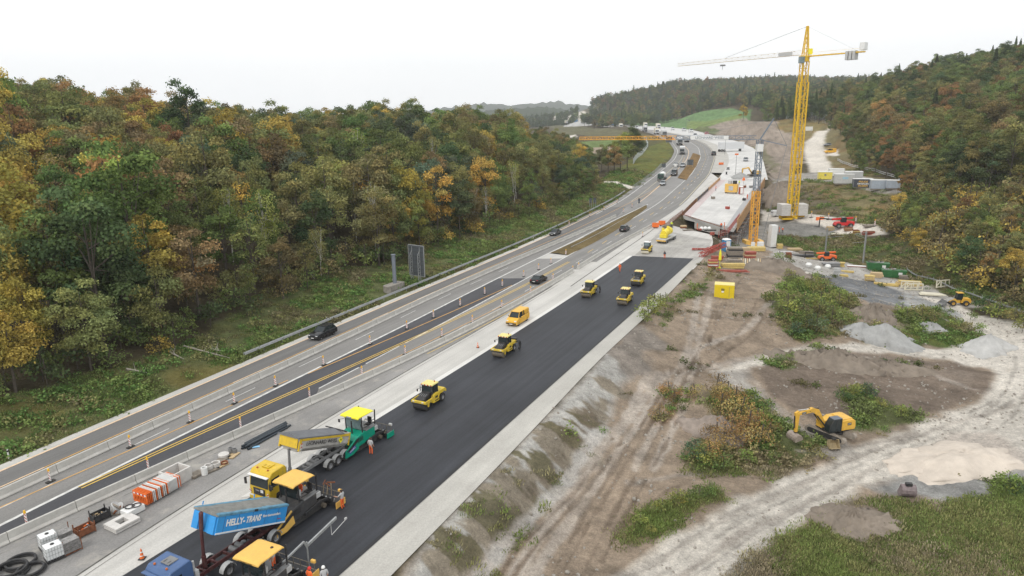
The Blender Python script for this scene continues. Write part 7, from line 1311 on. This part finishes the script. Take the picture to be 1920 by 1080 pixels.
def wall(P, z0, z1, th, m, name, parent, o, slat=None, sm=None):
    b = B(); secs = []; T = tang(P)
    for p, t in zip(P, T): n = np.array([t[1], -t[0]])*th/2; v = Vector(p)-o; secs.append([(v.x-n[0], v.y-n[1], v.z+z0), (v.x+n[0], v.y+n[1], v.z+z0), (v.x+n[0], v.y+n[1], v.z+z1), (v.x-n[0], v.y-n[1], v.z+z1)])
    b.loft(secs).build(name, m, parent)
    if slat:
        S = resample(P, slat)
        for p in S[:95]: v = Vector(p)-o; B().box((v.x, v.y, v.z+(z0+z1)/2+.1), (.12, .3, z1-z0+.3)).build(name+'_post', sm or WOOD, parent)
wr_ = dr[1:].copy(); wall(wr_, -2.6, 1.0, .15, PLYW, 'right_formwork', br, bo, 2.6, PLYW); wl_ = dl[4:].copy(); wall(dl[4:9], -.6, 1.1, .15, BLK2, 'black_screen', br, bo, 6, PLYW); wall(dl[8:], -.6, 1.1, .15, PLYW, 'left_formwork', br, bo, 6, PLYW)
S = resample(dl[:5], 1.1); [B().box(Vector(p)-bo+Vector((-.3, 0, .5)), (.08, .08, 1.5)).build('starter_bar', RUST, br) for p in S]; S = resample(np.array([dl[0], dr[0]]), 1.2); b = B(); [b.bar(Vector(dl[0])-bo+Vector((0, .8+k*.8, .25)), Vector(dr[0])-bo+Vector((-3, .8+k*.8, .25)), .12) for k in range(2)]; b.build('edge_rail', RUST, br)
S = resample(np.array([Dk(1347, 446)[:], Dk(1365, 438)[:], Dk(1386, 410)[:]]), 1.3); rr_ = thing('red_guard_railing', 'row of red safety posts along the near right edge of the bridge walkway', 'railing', S[0])
for a in S: B().bar(Vector(a)-Vector(S[0]), Vector(a)-Vector(S[0])+Vector((0, 0, 1.6)), .09).build('post', DRED, rr_)
for z in (.8, 1.5): b = B(); [b.bar(Vector(a)-Vector(S[0])+Vector((0, 0, z)), Vector(c)-Vector(S[0])+Vector((0, 0, z)), .05) for a, c in zip(S[:-1], S[1:])]; b.build('rail', DRED, rr_)
sct = thing('scaffold_tower', 'steel scaffold tower under the right edge of the unfinished bridge', 'scaffold', (0, 0, 0), 0, 'scaffold towers below the bridge edge')
for x in (-1, 1):
    for y in (-1, 1): B().bar((x, y, 0), (x, y, 1), .12).build('upright', GALV if x > 0 else RUST, sct)
b = B(); [b.bar((x0, y0, z), (x1, y1, z), .08, .02) for z in (.15, .35, .55, .75, .95) for x0, y0, x1, y1 in ((-1, -1, 1, -1), (1, -1, 1, 1), (1, 1, -1, 1), (-1, 1, -1, -1))]; b.build('ledger', GALV, sct); b = B(); [b.bar((-1, -1, z), (1, -1, z+.2), .08, .02).bar((1, -1, z), (1, 1, z+.2), .08, .02) for z in (.15, .35, .55, .75)]; b.build('brace', RUST, sct); b = B(); [b.box((0, 0, z), (2, 2, .02)) for z in (.45, .85)]; b.build('platform', WOODG, sct); freeze(sct); first_s = True
for k, t_ in enumerate(np.linspace(.02, .95, 15)):
    p = Vector(np.array([np.interp(t_, np.linspace(0, 1, 14), dr[:, i]) for i in range(3)])); 
    for off_ in (.2, -2.6):
        d_ = (Vector(dr[-1])-Vector(dr[0])).normalized(); n_ = Vector((d_.y, -d_.x, 0)); l = p+n_*off_; gzv = gz(l.x, l.y); H0 = p.z-(1.2 if off_ < 0 else 2.2)-gzv
        if H0 < 1.5: continue
        o = sct if first_s else clone(sct, None, None, None); first_s = False; o.location = (l.x, l.y, gzv-.1); o.rotation_euler = (0, 0, -.45); o.scale = (1, 1, H0+.1)
# things on the deck
def dk(px, py): return Dk(px, py, .42)
t = thing('generator_block', 'yellow boxy machine with dark drums on top, standing on the far bridge deck', 'machine', dk(1371, 362), RZR); B().box((0, 0, 1.9), (2.6, 4.4, 3.0)).build('body', OCH, t, bevel=.05); [B().cyl((0, y, 3.4), (0, y, 4.6), .75, n=14).build('drum', m, t) for y, m in ((-1.1, BLK2), (.6, LGREY))]; [B().box((x, y, .2), (.3, .3, .5)).build('leg', BLK2, t) for x in (-1, 1) for y in (-1.8, 1.8)]; B().box((-1.33, 0, 1.9), (.05, 1.6, 1.6)).build('panel', LGREY, t)
REDW = mat('weathered_red', (.34,.085,.06), .7, var=.3, sc=2, dirt=.3)
STKY = mat('pack_yellow', (.52,.39,.14), .7, var=.2, sc=2)
def simple_stack(label, cat, name, q, rz, dims, m, n=4, jit=.05, lie='z'):
    dims = tuple(d_*.82 for d_ in dims); sw = lambda x: STKY if x is OCH else REDW if x is DRED else x; m = [sw(x) for x in m] if isinstance(m, list) else sw(m)
    t = thing(name, label, cat, q, rz); L_, W_, H_ = dims
    for k in range(n): B().box((random.uniform(-jit, jit), random.uniform(-jit, jit), H_*(k+.5)/n), (L_*random.uniform(.8, 1), W_*random.uniform(.85, 1), H_/n*.9), rz=random.uniform(-.05, .05)).build('layer', m if not isinstance(m, list) else m[k % len(m)], t)
    return t
def toilet(label, q, rz, m, s=1): t = thing('portable_toilet', label, 'toilet cabin', q, rz, s=s); B().box((0, 0, 1.15), (1.15, 1.15, 2.1)).build('cabin', m, t, bevel=.04); B().box((0, 0, 2.28), (1.2, 1.2, .2), taper=(.7, .7)).build('roof', WHT, t); B().box((0, -.59, 1.1), (.8, .03, 1.8)).build('door', WHT, t)
toilet('red and white portable toilet on the bridge deck', dk(1389, 364), 0, DRED, 1.2); toilet('white and blue portable toilet beside the formwork stacks', G(1361, 472), .3, mat('toilet_blue', (.05,.22,.42), .5), 1.35)
for i, (a, b_) in enumerate(((1337, 373), (1395, 376), (1364, 392), (1408, 352), (1396, 352))): t = thing('deck_equipment', ['small brown machine at the left of the bridge deck', 'black compressor beside the worker on the bridge deck', 'small red hatch box in the middle of the bridge deck', 'small dark machine at the far right of the bridge deck', 'tripod like device under the red umbrella on the deck'][i], 'machine', dk(a, b_), i); B().box((0, 0, .45), (1.3, .9, .8)).build('body', [WOODG, BLK2, DRED, GREY, RUST][i], t, bevel=.08); B().bar((-.5, 0, .8), (-1.0, 0, 1.3), .06).build('handle', BLK2, t)
t = thing('work_umbrella', 'folded orange red umbrella standing on the far bridge deck', 'umbrella', dk(1394, 346)); B().lathe([(0, 3.2), (.5, 2.2), (.6, 1.6), (0, 1.7)]).build('canopy', ORA, t); B().bar((0, 0, 0), (0, 0, 3.2), .08).build('pole', GREY, t)
for i, (a, b_, z) in enumerate(((1342, 358, 1), (1401, 374, 1), (1386, 347, 1))): person('stand', HIV if i < 2 else HVY, DKT if i != 1 else HIV, dk(a, b_), i*2., ['worker in dark trousers on the left part of the bridge deck', 'orange clad worker beside the black compressor on the deck', 'worker in yellow vest behind the yellow machine on the deck'][i], helmet=RED if i else None, sleeves=True, s=1.05)
for i, (a, b_, tp) in enumerate(((1307, 432, HIV), (1352, 430, HIV), (1358, 430, HIV), (1259, 428, HVY), (1461, 436, HIV), (1467, 437, HIV))): q = R(a, b_)+Vector((0, 0, .05)) if i < 4 else G(a, b_); person(['stand', 'walk', 'stand', 'reach', 'stand', 'reach'][i], tp, HIV if i % 2 == 0 else DKT, q, 1.5*i, ['orange clad worker at the near bridge joint', 'left orange worker of the pair at the bridge corner', 'right orange worker of the pair at the bridge corner', 'worker in yellow vest by the timber at the bridge corner', 'orange clad worker on the grey mound by the railway', 'second worker on the grey mound beside a red pipe'][i], helmet=WHT if i % 2 else ORA, sleeves=True, s=1.08)
# small excavator beyond the bridge, vacuum lorry
e2 = excavator('small orange yellow excavator working at the gravel heap beyond the bridge', R(1414, 331)+Vector((0, 0, .1)), radians(175), 1.0, OCH, boompts=[(.9, 1.6), (2.6, 4.2), (5.2, 3.4), (5.1, 3.0), (2.8, 3.5), (1.4, 1.4)], small=True)
q = R(1250, 452)+Vector((0, 0, .05)); t = thing('tank_trailer', 'flat trailer loaded with a lumpy yellow tank machine at the near bridge end', 'trailer', q, az2rz(radians(32)), s=1.0); B().box((0, 0, .95), (8.6, 2.5, .3)).build('bed', LGREY, t, bevel=.03); [wheel(t, x, s_, .45, .3, side=s_) for x in (-3.4, -2.3, 2.4, 3.4) for s_ in (1, -1)]; B().box((-4.3, 0, .7), (.15, 2.4, .3)).build('rear_beam', OCH, t)
t2 = thing('tank_machine', 'lumpy yellow vacuum tank machine standing on the flat trailer', 'machine', q+Vector((0, 0, 1.15)), az2rz(radians(32))); MY = mat('tank_yellow', (.75,.60,.05), .45, dirt=.1); B().cyl((-2.6, 0, 1.0), (1.8, 0, 1.3), .85, .95, n=18).build('tank', MY, t2, smooth_=True, bevel=.05); [B().cyl((x, y, .8), (x+.2, y, 2.4), .35, n=12).build('pipe', MY, t2, smooth_=True) for x, y in ((-1.8, .5), (-.3, -.5), (1.6, .4))]; B().box((-2.4, 0, .5), (1.4, 1.7, .9)).build('pump_box', MY, t2, bevel=.08); B().cyl((1.0, 0, 1.9), (3.3, 0, 1.4), .3, n=10).build('hose', MY, t2, smooth_=True)
[simple_stack(l, 'boards', 'board_pile', R(a, b_)+Vector((0, 0, .05)), rz_, d_, m_, n_, .15) for l, a, b_, rz_, d_, m_, n_ in (('scattered brown boards at the near bridge joint', 1290, 432, .3, (4, 1.2, .3), WOODG, 2), ('orange brown crates beside the scattered boards', 1281, 428, .2, (2.2, 1.4, 1.0), [RUST, WOOD], 2), ('small red box on the pale concrete near the bridge corner', 1335, 441, .5, (1.6, .9, 1.0), DRED, 1), ('second small red box nearer the joint', 1312, 432, .1, (1.1, .7, .6), DRED, 1), ('dark steel beam lying by the joint', 1332, 433, .0, (4.5, .4, .4), BLK2, 1), ('wooden barrier crates at the start of the bridge fence', 1251, 428, .6, (5, 1, 1.2), WOODG, 3))]
t = thing('white_bags', 'heap of white plastic bags at the near bridge joint', 'bags', R(1322, 431)+Vector((0, 0, .05))); [B().lathe([(0, .9), (.4, .75), (.6, .35), (.45, 0), (0, 0)], (dx, dy, 0), n=10).build('bag', WHT, t, smooth_=True) for dx, dy in ((-1, 0), (.1, .2), (1.1, -.1))]
for i, (a, b_) in enumerate(((1229, 428), (1241, 424))): t = thing('warning_board', ['left red and white board at the start of the bridge fence', 'right red and white board at the start of the bridge fence'][i], 'warning board', yd(a, b_), RZR-1.2); B().box((0, 0, .9), (1.9, .1, 1.3)).build('board', ORA, t); B().box((0, 0, .15), (1.2, .5, .2)).build('foot', BLK2, t)
mesh_fence(RL([(1243, 428), (1262, 415), (1280, 402)]), 'rusty reinforcement fence leading to the left bridge edge', 1.6, 1.5, RUST, 'fence', True, 'rebar_fence')
# formwork yard near the bridge end
STKY = mat('pack_yellow', (.52,.39,.14), .7, var=.2, sc=2)
yq = lambda a, b_: G(a, b_)+Vector((0, 0, .02))
for l, cat, nm, a, b_, rz_, d_, m_, n_ in (
 ('tall stack of weathered formwork panels, upper stack behind the yellow crates', 'formwork stack', 'formwork_stack', 1377, 486, -.1, (4.6, 2.6, 3.4), [WOODG, WOODG, BLK2, WOODG], 8), ('lower stack of weathered formwork panels on the yellow crates', 'formwork stack', 'formwork_stack', 1377, 497, -.1, (4.4, 2.0, 1.5), WOODG, 4),
 ('long stack of fresh pale boards behind the formwork stacks', 'board stack', 'board_stack', 1388, 478, -.05, (6.4, 1.8, 2.2), WOOD, 5), ('yellow crates in front of the formwork stacks', 'crate row', 'crate_row', 1374, 503, -.08, (6.0, 1.4, 1.3), BRY if False else OCH, 2), ('red steel beams lying in front of the yellow crates', 'beams', 'beam_stack', 1371, 510, -.12, (9.2, .9, .5), DRED, 3),
 ('left stack of red steel frames with yellow base', 'frame stack', 'frame_stack', 1336, 503, -.05, (2.6, 1.4, 2.2), [OCH, DRED, WHT, DRED], 6), ('red frames stacked behind the left frame stack', 'frame stack', 'frame_stack', 1344, 488, -.1, (3.4, 1.0, 1.2), DRED, 3), ('stack of red panels right of the formwork', 'frame stack', 'frame_stack', 1406, 485, -.1, (3.2, 1.6, 2.1), [DRED, DRED, WOOD], 5),
 ('ochre steel base under the smaller crane', 'crane base', 'crane_base', 1418, 470, -.1, (5.2, 2.4, 1.2), OCH, 2), ('small white cabinet right of the smaller crane foot', 'cabinet', 'white_cabinet', 1426, 466, 0, (2.0, 1.2, 2.3), WHT, 1), ('white upright panel left of the smaller crane foot', 'panel', 'white_board', 1411, 466, 0, (1.2, .4, 2.2), WHT, 1)): simple_stack(l, cat, nm, yq(a, b_), rz_, d_, m_, n_, .08)
t = thing('timber_props', 'pale timber props leaning in a row right of the yellow crates', 'timber props', yq(1403, 503), -.1); [B().bar((-2+k*.45, 0, 0), (-1.8+k*.45, 1.2, 1.9), .2, .08).build('prop', CREAM if k % 2 else WOOD, t) for k in range(11)]
for i, (a, b_) in enumerate(((1328, 480), (1340, 473), (1318, 470))): t = thing('steel_stair_frame', ['red steel stair frame lying askew at the asphalt end', 'second red frame resting behind the askew one', 'long red rail lying on the concrete apron'][i], 'frame', R(a, b_)+Vector((0, 0, .1)), .5-.3*i); b = B(); lattice(b, (-2.6, 0, .3), (2.6, 0, 1.6 if i < 2 else .3), .9 if i < 2 else .3, .9, .12, .08).build('frame', DRED, t)
t = thing('yellow_flag_stand', 'thin yellow folded parasol standing among the red frames', 'parasol', yq(1349, 503)); B().lathe([(0, 4.2), (.25, 3.2), (.3, 1.8), (.06, 1.5), (.06, 0)]).build('canopy', BRY, t); B().cyl((0, 0, 0), (0, 0, .2), .3).build('foot', BRY, t)
# white column of stacked ballast plates, valley things
t = thing('plate_column', 'tall white column of stacked ribbed plates beside the smaller crane', 'column', yq(1446, 464), .2); [B().box((.012*k, 0, .4+k*.33), (1.8, 1.8, .29), taper=(.97, .97)).build('plate', WHT, t) for k in range(19)]; B().box((0, 0, .1), (2.4, 2.4, .25)).build('foot', BLK2, t)
for i, (a, b_, hh) in enumerate(((1618, 494, 8.2), (1547, 476, 7.2))): t = thing('catenary_pole', ['right grey catenary pole with slanting arm above the green slope', 'left grey catenary pole near the orange boom lift'][i], 'catenary pole', yq(a, b_), .3); B().bar((0, 0, 0), (0, 0, hh), .32, .3).build('mast', GALV, t); s_ = -1 if i == 0 else 1; B().bar((0, 0, hh-1.8), (s_*3.6, 0, hh-.4), .1).bar((0, 0, hh-.2), (s_*3.6, 0, hh-.4), .08).bar((0, 0, hh-2.6), (s_*5, -1, hh-2.4), .08).build('arm', GALV, t)
mesh_fence(GL([(1700, 510), (1760, 533), (1820, 558), (1880, 578), (1935, 600)]), 'grey rail fence along the outer edge of the right haul road', 1.2, 2.5, GALV, 'fence', False, 'rail_fence', 1, .12); 
for nm, pts, lab, hh in (('mesh_fence', [(1446, 222), (1464, 223), (1480, 224), (1496, 234), (1506, 240)], 'pale mesh fence curving at the top of the bare slope', 7), ('mesh_fence', [(1480, 221), (1505, 220), (1535, 230), (1560, 237)], 'rear mesh fence behind the crane mast at the slope top', 7), ('mesh_fence', [(1187, 308), (1197, 295), (1215, 275), (1212, 265), (1203, 262)], 'tall pale mesh fence curving beside the tree clump', 3.2)):
    mesh_fence(GL(pts), lab, hh, 9 if hh > 5 else 4, mat('mesh_pale', (.50,.54,.55), .7, var=.1), 'fence', True, nm, 6)
mesh_fence(GL([(1130, 338), (1160, 345), (1184, 356)]) if False else GL([(1186, 356), (1205, 343), (1228, 325), (1240, 312)]), 'wire fence along the embankment above the access lane', 1.8, 3, GALV, 'fence', True, 'wire_fence')
mesh_fence(GL([(1570, 302), (1595, 313), (1640, 322), (1690, 338), (1725, 352)]), 'low double rail fence along the wood edge above the cabins', 1.3, 4, LGREY, 'fence', False, 'rail_fence', 2, .12)
# cabins
def cabin(label, px, py, rz, L_, W_, m, endm=WHT, wins=2, sign=None, H_=2.9):
    q = G(px, py); t = thing('site_cabin', label, 'site cabin', q, rz); B().box((0, 0, H_/2+.3), (L_, W_, H_)).build('body', m, t, bevel=.03); B().box((0, 0, H_+.36), (L_+.15, W_+.15, .16)).build('roof', WHT, t, bevel=.02); B().box((L_/2+.03, 0, H_/2+.3), (.04, W_-.1, H_-.1)).build('end_wall', endm, t)
    for k in range(wins): y = (k-.5)*W_*.4; B().box((L_/2+.07, y, H_*.65), (.05, W_*.24, .95)).build('window', GLS, t)
    B().box((0, 0, .1), (L_*.9, W_*.9, .5)).build('footing', WOODG, t); [B().box((x, -W_/2-.03, H_/2+.3), (.06, .06, H_)).build('corner_post', LGREY, t) for x in (-L_/2+.1, L_/2-.1)]; 
    if sign: sign(t, L_, W_, H_)
    return t
def sgn_dark(t, L_, W_, H_):
    B().box((0, -W_/2-.05, H_/2+.3), (L_*.96, .06, H_*.92)).build('banner', mat('banner_slate', (.055,.06,.075), .6), t); text('FREUDE', .85, OCH, t, (0, -W_/2-.09, H_*.78), SIDE_R, bold=.02); text('AM BAUEN', .78, WHT, t, (0, -W_/2-.09, H_*.53), SIDE_R, bold=.02); text('ERLEBEN', .8, OCH, t, (0, -W_/2-.09, H_*.28), SIDE_R, bold=.02)
def sgn_logo(t, L_, W_, H_): o = B().box((0, -W_/2-.03, H_*.72), (.75, .04, .75), ry=0).build('logo', GREY, t)
def sgn_blue(t, L_, W_, H_): B().box((.4, -W_/2-.03, H_*.7), (1.9, .04, .8)).build('banner', mat('banner_pale_blue', (.35,.55,.65), .6), t)
rc = -.30
cabin('yellow fronted site cabin at the left end of the cabin row', 1546, 337, rc, 5.4, 2.6, mat('cabin_yellow', (.70,.58,.10), .5), sign=sgn_logo); cabin('white site cabin behind the yellow fronted one', 1567, 331, rc, 6.0, 2.6, WHT, wins=0); cabin('pale grey site cabin with small blue banner, second from left', 1581, 345, rc, 6.6, 2.7, mat('cabin_grey', (.50,.50,.48), .6), sign=sgn_blue, H_=3.3); cabin('white windowed cabin behind the pale grey one', 1599, 339, rc, 6.0, 2.7, LGREY, H_=3.1)
cabin('dark cabin with yellow and white lettering, third from left', 1616, 352, rc, 6.4, 2.6, SIGNB, sign=sgn_dark); cabin('blue grey site cabin near the right end of the row', 1652, 355, rc, 7.2, 2.6, mat('cabin_blue_grey', (.34,.38,.43), .55), mat('cabin_blue_end', (.27,.31,.37), .55)); cabin('small blue grey cabin closing the row at the right', 1673, 354, rc, 4.2, 2.4, MATS['cabin_blue_grey'], MATS['cabin_blue_end'], wins=0, H_=2.6)
ov = car_proto('van', ORVAN); drop_(ov, G(1556, 287), radians(175), 'orange van parked beside the white hill road below the right wood'); ov['category'] = 'van'; ov.scale = (1.9,)*3 if False else (1.25,)*3
sc_ = clone(freeze(hs) if hs.name not in KIDS else hs, None, G(1551, 273), radians(170), 'pale car parked above the orange van by the white hill road', 'single cars'); wb = thing('site_board', 'small white notice board on the dry grass right of the crane mast', 'board', G(1515, 251), .1); B().box((0, 0, 3.4), (6, .15, 2.6)).build('board', WHT, wb); [B().bar((x, 0, 0), (x, 0, 3), .2).build('post', GALV, wb) for x in (-2, 2)]
clone(vw, None, G(1459, 405), radians(10), 'white van left of the tall crane foot on the valley road', 'single vans')
bl = thing('water_barrier', 'long white and red plastic barrier line along the upper site road', 'barrier', G(1530, 413), -.12); [B().loft([[(x, y, z) for y, z in ((-.4, 0), (-.2, 1.1), (.2, 1.1), (.4, 0))] for x in (k*2.6, k*2.6+2.5)]).build('segment', ORA if k == 0 else WHT, bl) for k in range(0, 7)]
for i, (a, b_) in enumerate(((1521, 408), (1553, 412), (1604, 418), (1640, 424))): o = clone(bc, None, G(a, b_), .5, ['striped beacon behind the white barrier line', 'striped beacon left of the red telehandler boom', 'striped beacon right of the red telehandler', 'striped beacon at the right end of the upper site road'][i], 'beacons on the upper site road'); o.scale = (1.7,)*3
random.seed(5)
for i, (a, b_, nm, l, d_, m_) in enumerate(((1557, 432, 'brick_pallet', 'brown crates left of the telehandler wheel', (3, 1.6, 1.6), WOOD), (1590, 433, 'brick_pallet', 'pile of reddish crates right below the telehandler', (3.2, 1.6, 1.5), [RUST, WOOD]), (1605, 438, 'brick_pallet', 'orange crates on the upper site road', (2.4, 1.6, 1.4), [OCH, RUST]), (1628, 440, 'brick_pallet', 'long red brown crate right of the orange crates', (4.6, 1.6, 1.3), [DRED, RUST]), (1575, 440, 'brick_pallet', 'flat pale boards at the slope edge below the telehandler', (6, 1.4, .4), CREAM),
  (1632, 425, 'board_pile', 'loose timber boards at the right end of the upper site road', (6, 2.4, .6), WOODG), (1500, 481, 'formwork_beams', 'long dark beam stack in the storage yard', (9, 1.8, .6), BLK2), (1520, 486, 'formwork_beams', 'orange beam bundle in the storage yard', (7, .5, .4), OCH), (1470, 474, 'formwork_beams', 'pale panels lying near the white column', (6, 1.6, .4), LGREY), (1490, 470, 'timber_pile', 'brown timber pile near the railway edge', (5, 1.6, .9), WOOD), (1478, 484, 'steel_rack', 'rust red rack in the storage yard', (1.6, 1.2, 1.8), RUST), (1512, 477, 'timber_pile', 'mixed grey timber heap behind the orange beams', (5, 1.4, 1.1), WOODG),
  (1462, 466, 'orange_box', 'orange box machine right of the white column', (2, 1.4, 1.6), OCH), (1558, 500, 'steel_cover', 'grey covered stack below the orange boom lift', (5, 2, 1.2), GREY), (1578, 500, 'yellow_box', 'yellow box at the end of the grey covered stack', (1.5, 1.4, 1.4), OCH), (1568, 517, 'ribbed_block', 'grey ribbed block standing at the haul road edge', (1.8, .9, 2.2), LGREY), (1590, 511, 'timber_packs', 'rear yellow timber pack left of the green skips', (3.6, 1, .5), OCH), (1581, 518, 'timber_packs', 'front yellow timber pack beside the ribbed block', (2.6, 1.2, .5), OCH),
  (1605, 500, 'steel_bundle', 'pink and white frames lying before the green skips', (5.5, 1.6, .3), [DRED, WHT]), (1630, 526, 'timber_packs', 'tall yellow timber pack below the first green skip', (2.6, 2.2, 1.5), [OCH, WOOD]), (1643, 520, 'timber_packs', 'brown timber pack with blue wrap behind the tall one', (3.6, 1.6, 1.4), WOOD), (1646, 533, 'timber_packs', 'small flat yellow timber pack', (2.6, 1.2, .5), OCH), (1668, 536, 'timber_packs', 'long flat yellow timber pack right of the small one', (4.4, 1.2, .6), OCH), (1704, 536, 'timber_packs', 'longest yellow topped timber pack by the haul road', (6.6, 1.8, 1.4), [WOOD, OCH]), (1694, 524, 'timber_packs', 'brown board pack beside the second green skip', (2.4, 1.4, 1.2), WOODG), (1750, 553, 'timber_lattices', 'flat pale timber frames lying by the loader shovel', (6.5, 2.4, .35), CREAM))):
    simple_stack(l, 'timber pack' if 'timber' in nm else 'stack', nm, yq(a, b_), random.uniform(-.45, -.25) if a > 1560 and b_ > 490 else random.uniform(-.3, 0), d_, m_, max(2, int(d_[2]/.3)), .12)
for i, (a, b_) in enumerate(((1645, 506), (1675, 520))): q = yq(a, b_); t = thing('waste_skip', ['left dark green skip filled with scrap by the fence', 'right dark green skip with black cover by the fence'][i], 'skip', q, -.35); GS = mat('skip_green', (.03,.13,.04), .5, var=.2, dirt=.15); b = B(); b.loft([[(-2.2, -1.0, .1), (2.0, -1.0, .1), (2.6, -1.1, 1.8), (-2.6, -1.1, 1.8)], [(-2.2, 1.0, .1), (2.0, 1.0, .1), (2.6, 1.1, 1.8), (-2.6, 1.1, 1.8)]]); b.build('skip_body', GS, t, bevel=.04); [B().box((random.uniform(-2, 2), random.uniform(-.7, .7), 1.9), (1.2, .4, .25), rz=random.random()*3, ry=.3).build('scrap', random.choice([GREY, LGREY, BLK2, WOODG]), t) for _ in range(8)]; B().box((1.2, -1.1, 1.1), (.8, .05, .6)).build('white_label', WHT, t); [B().box((x, -1.07, .9), (.1, .12, 1.5)).build('rib', GS, t) for x in (-1.8, -.6, .6, 1.8)]
for i, (a, b_) in enumerate(((1713, 545), (1706, 541), (1768, 539))): t = thing('timber_trestle', ['pale open timber frame standing at the haul road edge', 'second pale timber frame behind the first', 'white timber trestle leaning at the grey rail fence'][i], 'timber frame', yq(a, b_), -.2+.5*(i == 2)); b = B(); [b.bar((x, 0, 0), (x+.1, .2, 1.5), .18) for x in (-1.8, -.6, .6, 1.7)]; b.bar((-1.9, 0, .2), (1.8, 0, .2), .2).bar((-1.8, .2, 1.5), (1.8, .2, 1.45), .2).bar((-1.8, .1, .2), (-.6, .2, 1.5), .14); b.build('frame', CREAM, t)
for i, (a, b_) in enumerate(((1533, 506), (1516, 500), (1552, 503))): t = thing('bulk_bag', ['white bulk bag in the middle of the storage yard', 'left white bulk bag near the dark beams', 'right white bulk bag near the grey covered stack'][i], 'bag', yq(a, b_)); B().lathe([(0, 1.0), (.5, .9), (.75, .5), (.6, 0), (0, 0)], n=12).build('bag', WHT, t, smooth_=True)
for i, (a, b_) in enumerate(((1379, 327), (1359, 290), (1291, 250), (1286, 232))): 
    q = R(a, b_) if i < 3 else R(1287, 246); t = thing('lamp_post', ['slim post with small top board on the new carriageway', 'slim mast beside the box trailer', 'tall slim mast on the far carriageway', 'farthest slim mast near the white vans'][i], 'mast', q); hh = 9 if i < 2 else 13; B().cyl((0, 0, 0), (0, 0, hh), .12, .08, n=8).build('mast', GREY, t); B().box((0, 0, hh), (1.6, .1, .7)).build('top_board', ORA if i == 0 else GREY, t)
for i, (a, b_) in enumerate(((1352, 309), (1365, 318), (1262, 262), (1254, 265), (1272, 263), (1362, 327))): t = thing('red_marker_board', ['small red barrier lying at the site entrance', 'grey stone block beside the entrance barrier', 'orange marker at the far bend entrance, left', 'orange marker at the far bend entrance, leftmost', 'orange marker at the far bend entrance, right', 'dark small box at the end of the formwork fence'][i], 'marker', yd(a, b_), .3*i); B().box((0, 0, .6), (2.4 if i == 0 else 1.4, .4, 1.1)).build('board', [ORA, GREY, ORA, OCH, ORA, BLK2][i], t, bevel=.03); B().box((0, 0, .05), (1.8, .6, .1)).build('foot', BLK2, t)
# faint earthworks far away
heap('spoil_heap', 'long pale spoil heap at the far earthworks on the left horizon', 1110, 226, 60, 30, 9, PLG, .1, 31, 'spoil heap', .4); heap('spoil_heap', 'second pale spoil heap right of the far earthworks', 1145, 229, 30, 18, 8, PLG, .1, 32, 'spoil heap', .4)

# the far traffic reads larger than its road distance suggests: true lorry sizes for the stretch beyond the bend
for o in scene.collection.objects:
    if o.parent is None and o.type == 'EMPTY' and o.get('category') in ('lorry', 'van', 'car', 'trailer') and o.location.y > 215:
        f = 1+.55*min((o.location.y-215)/250, 1)+.35*min(max(o.location.y-500, 0)/400, 1)
        if o.location.x < 200 and o.location.z < 40 and 'hill road' not in o['label']: o.scale = tuple(c*f for c in o.scale)
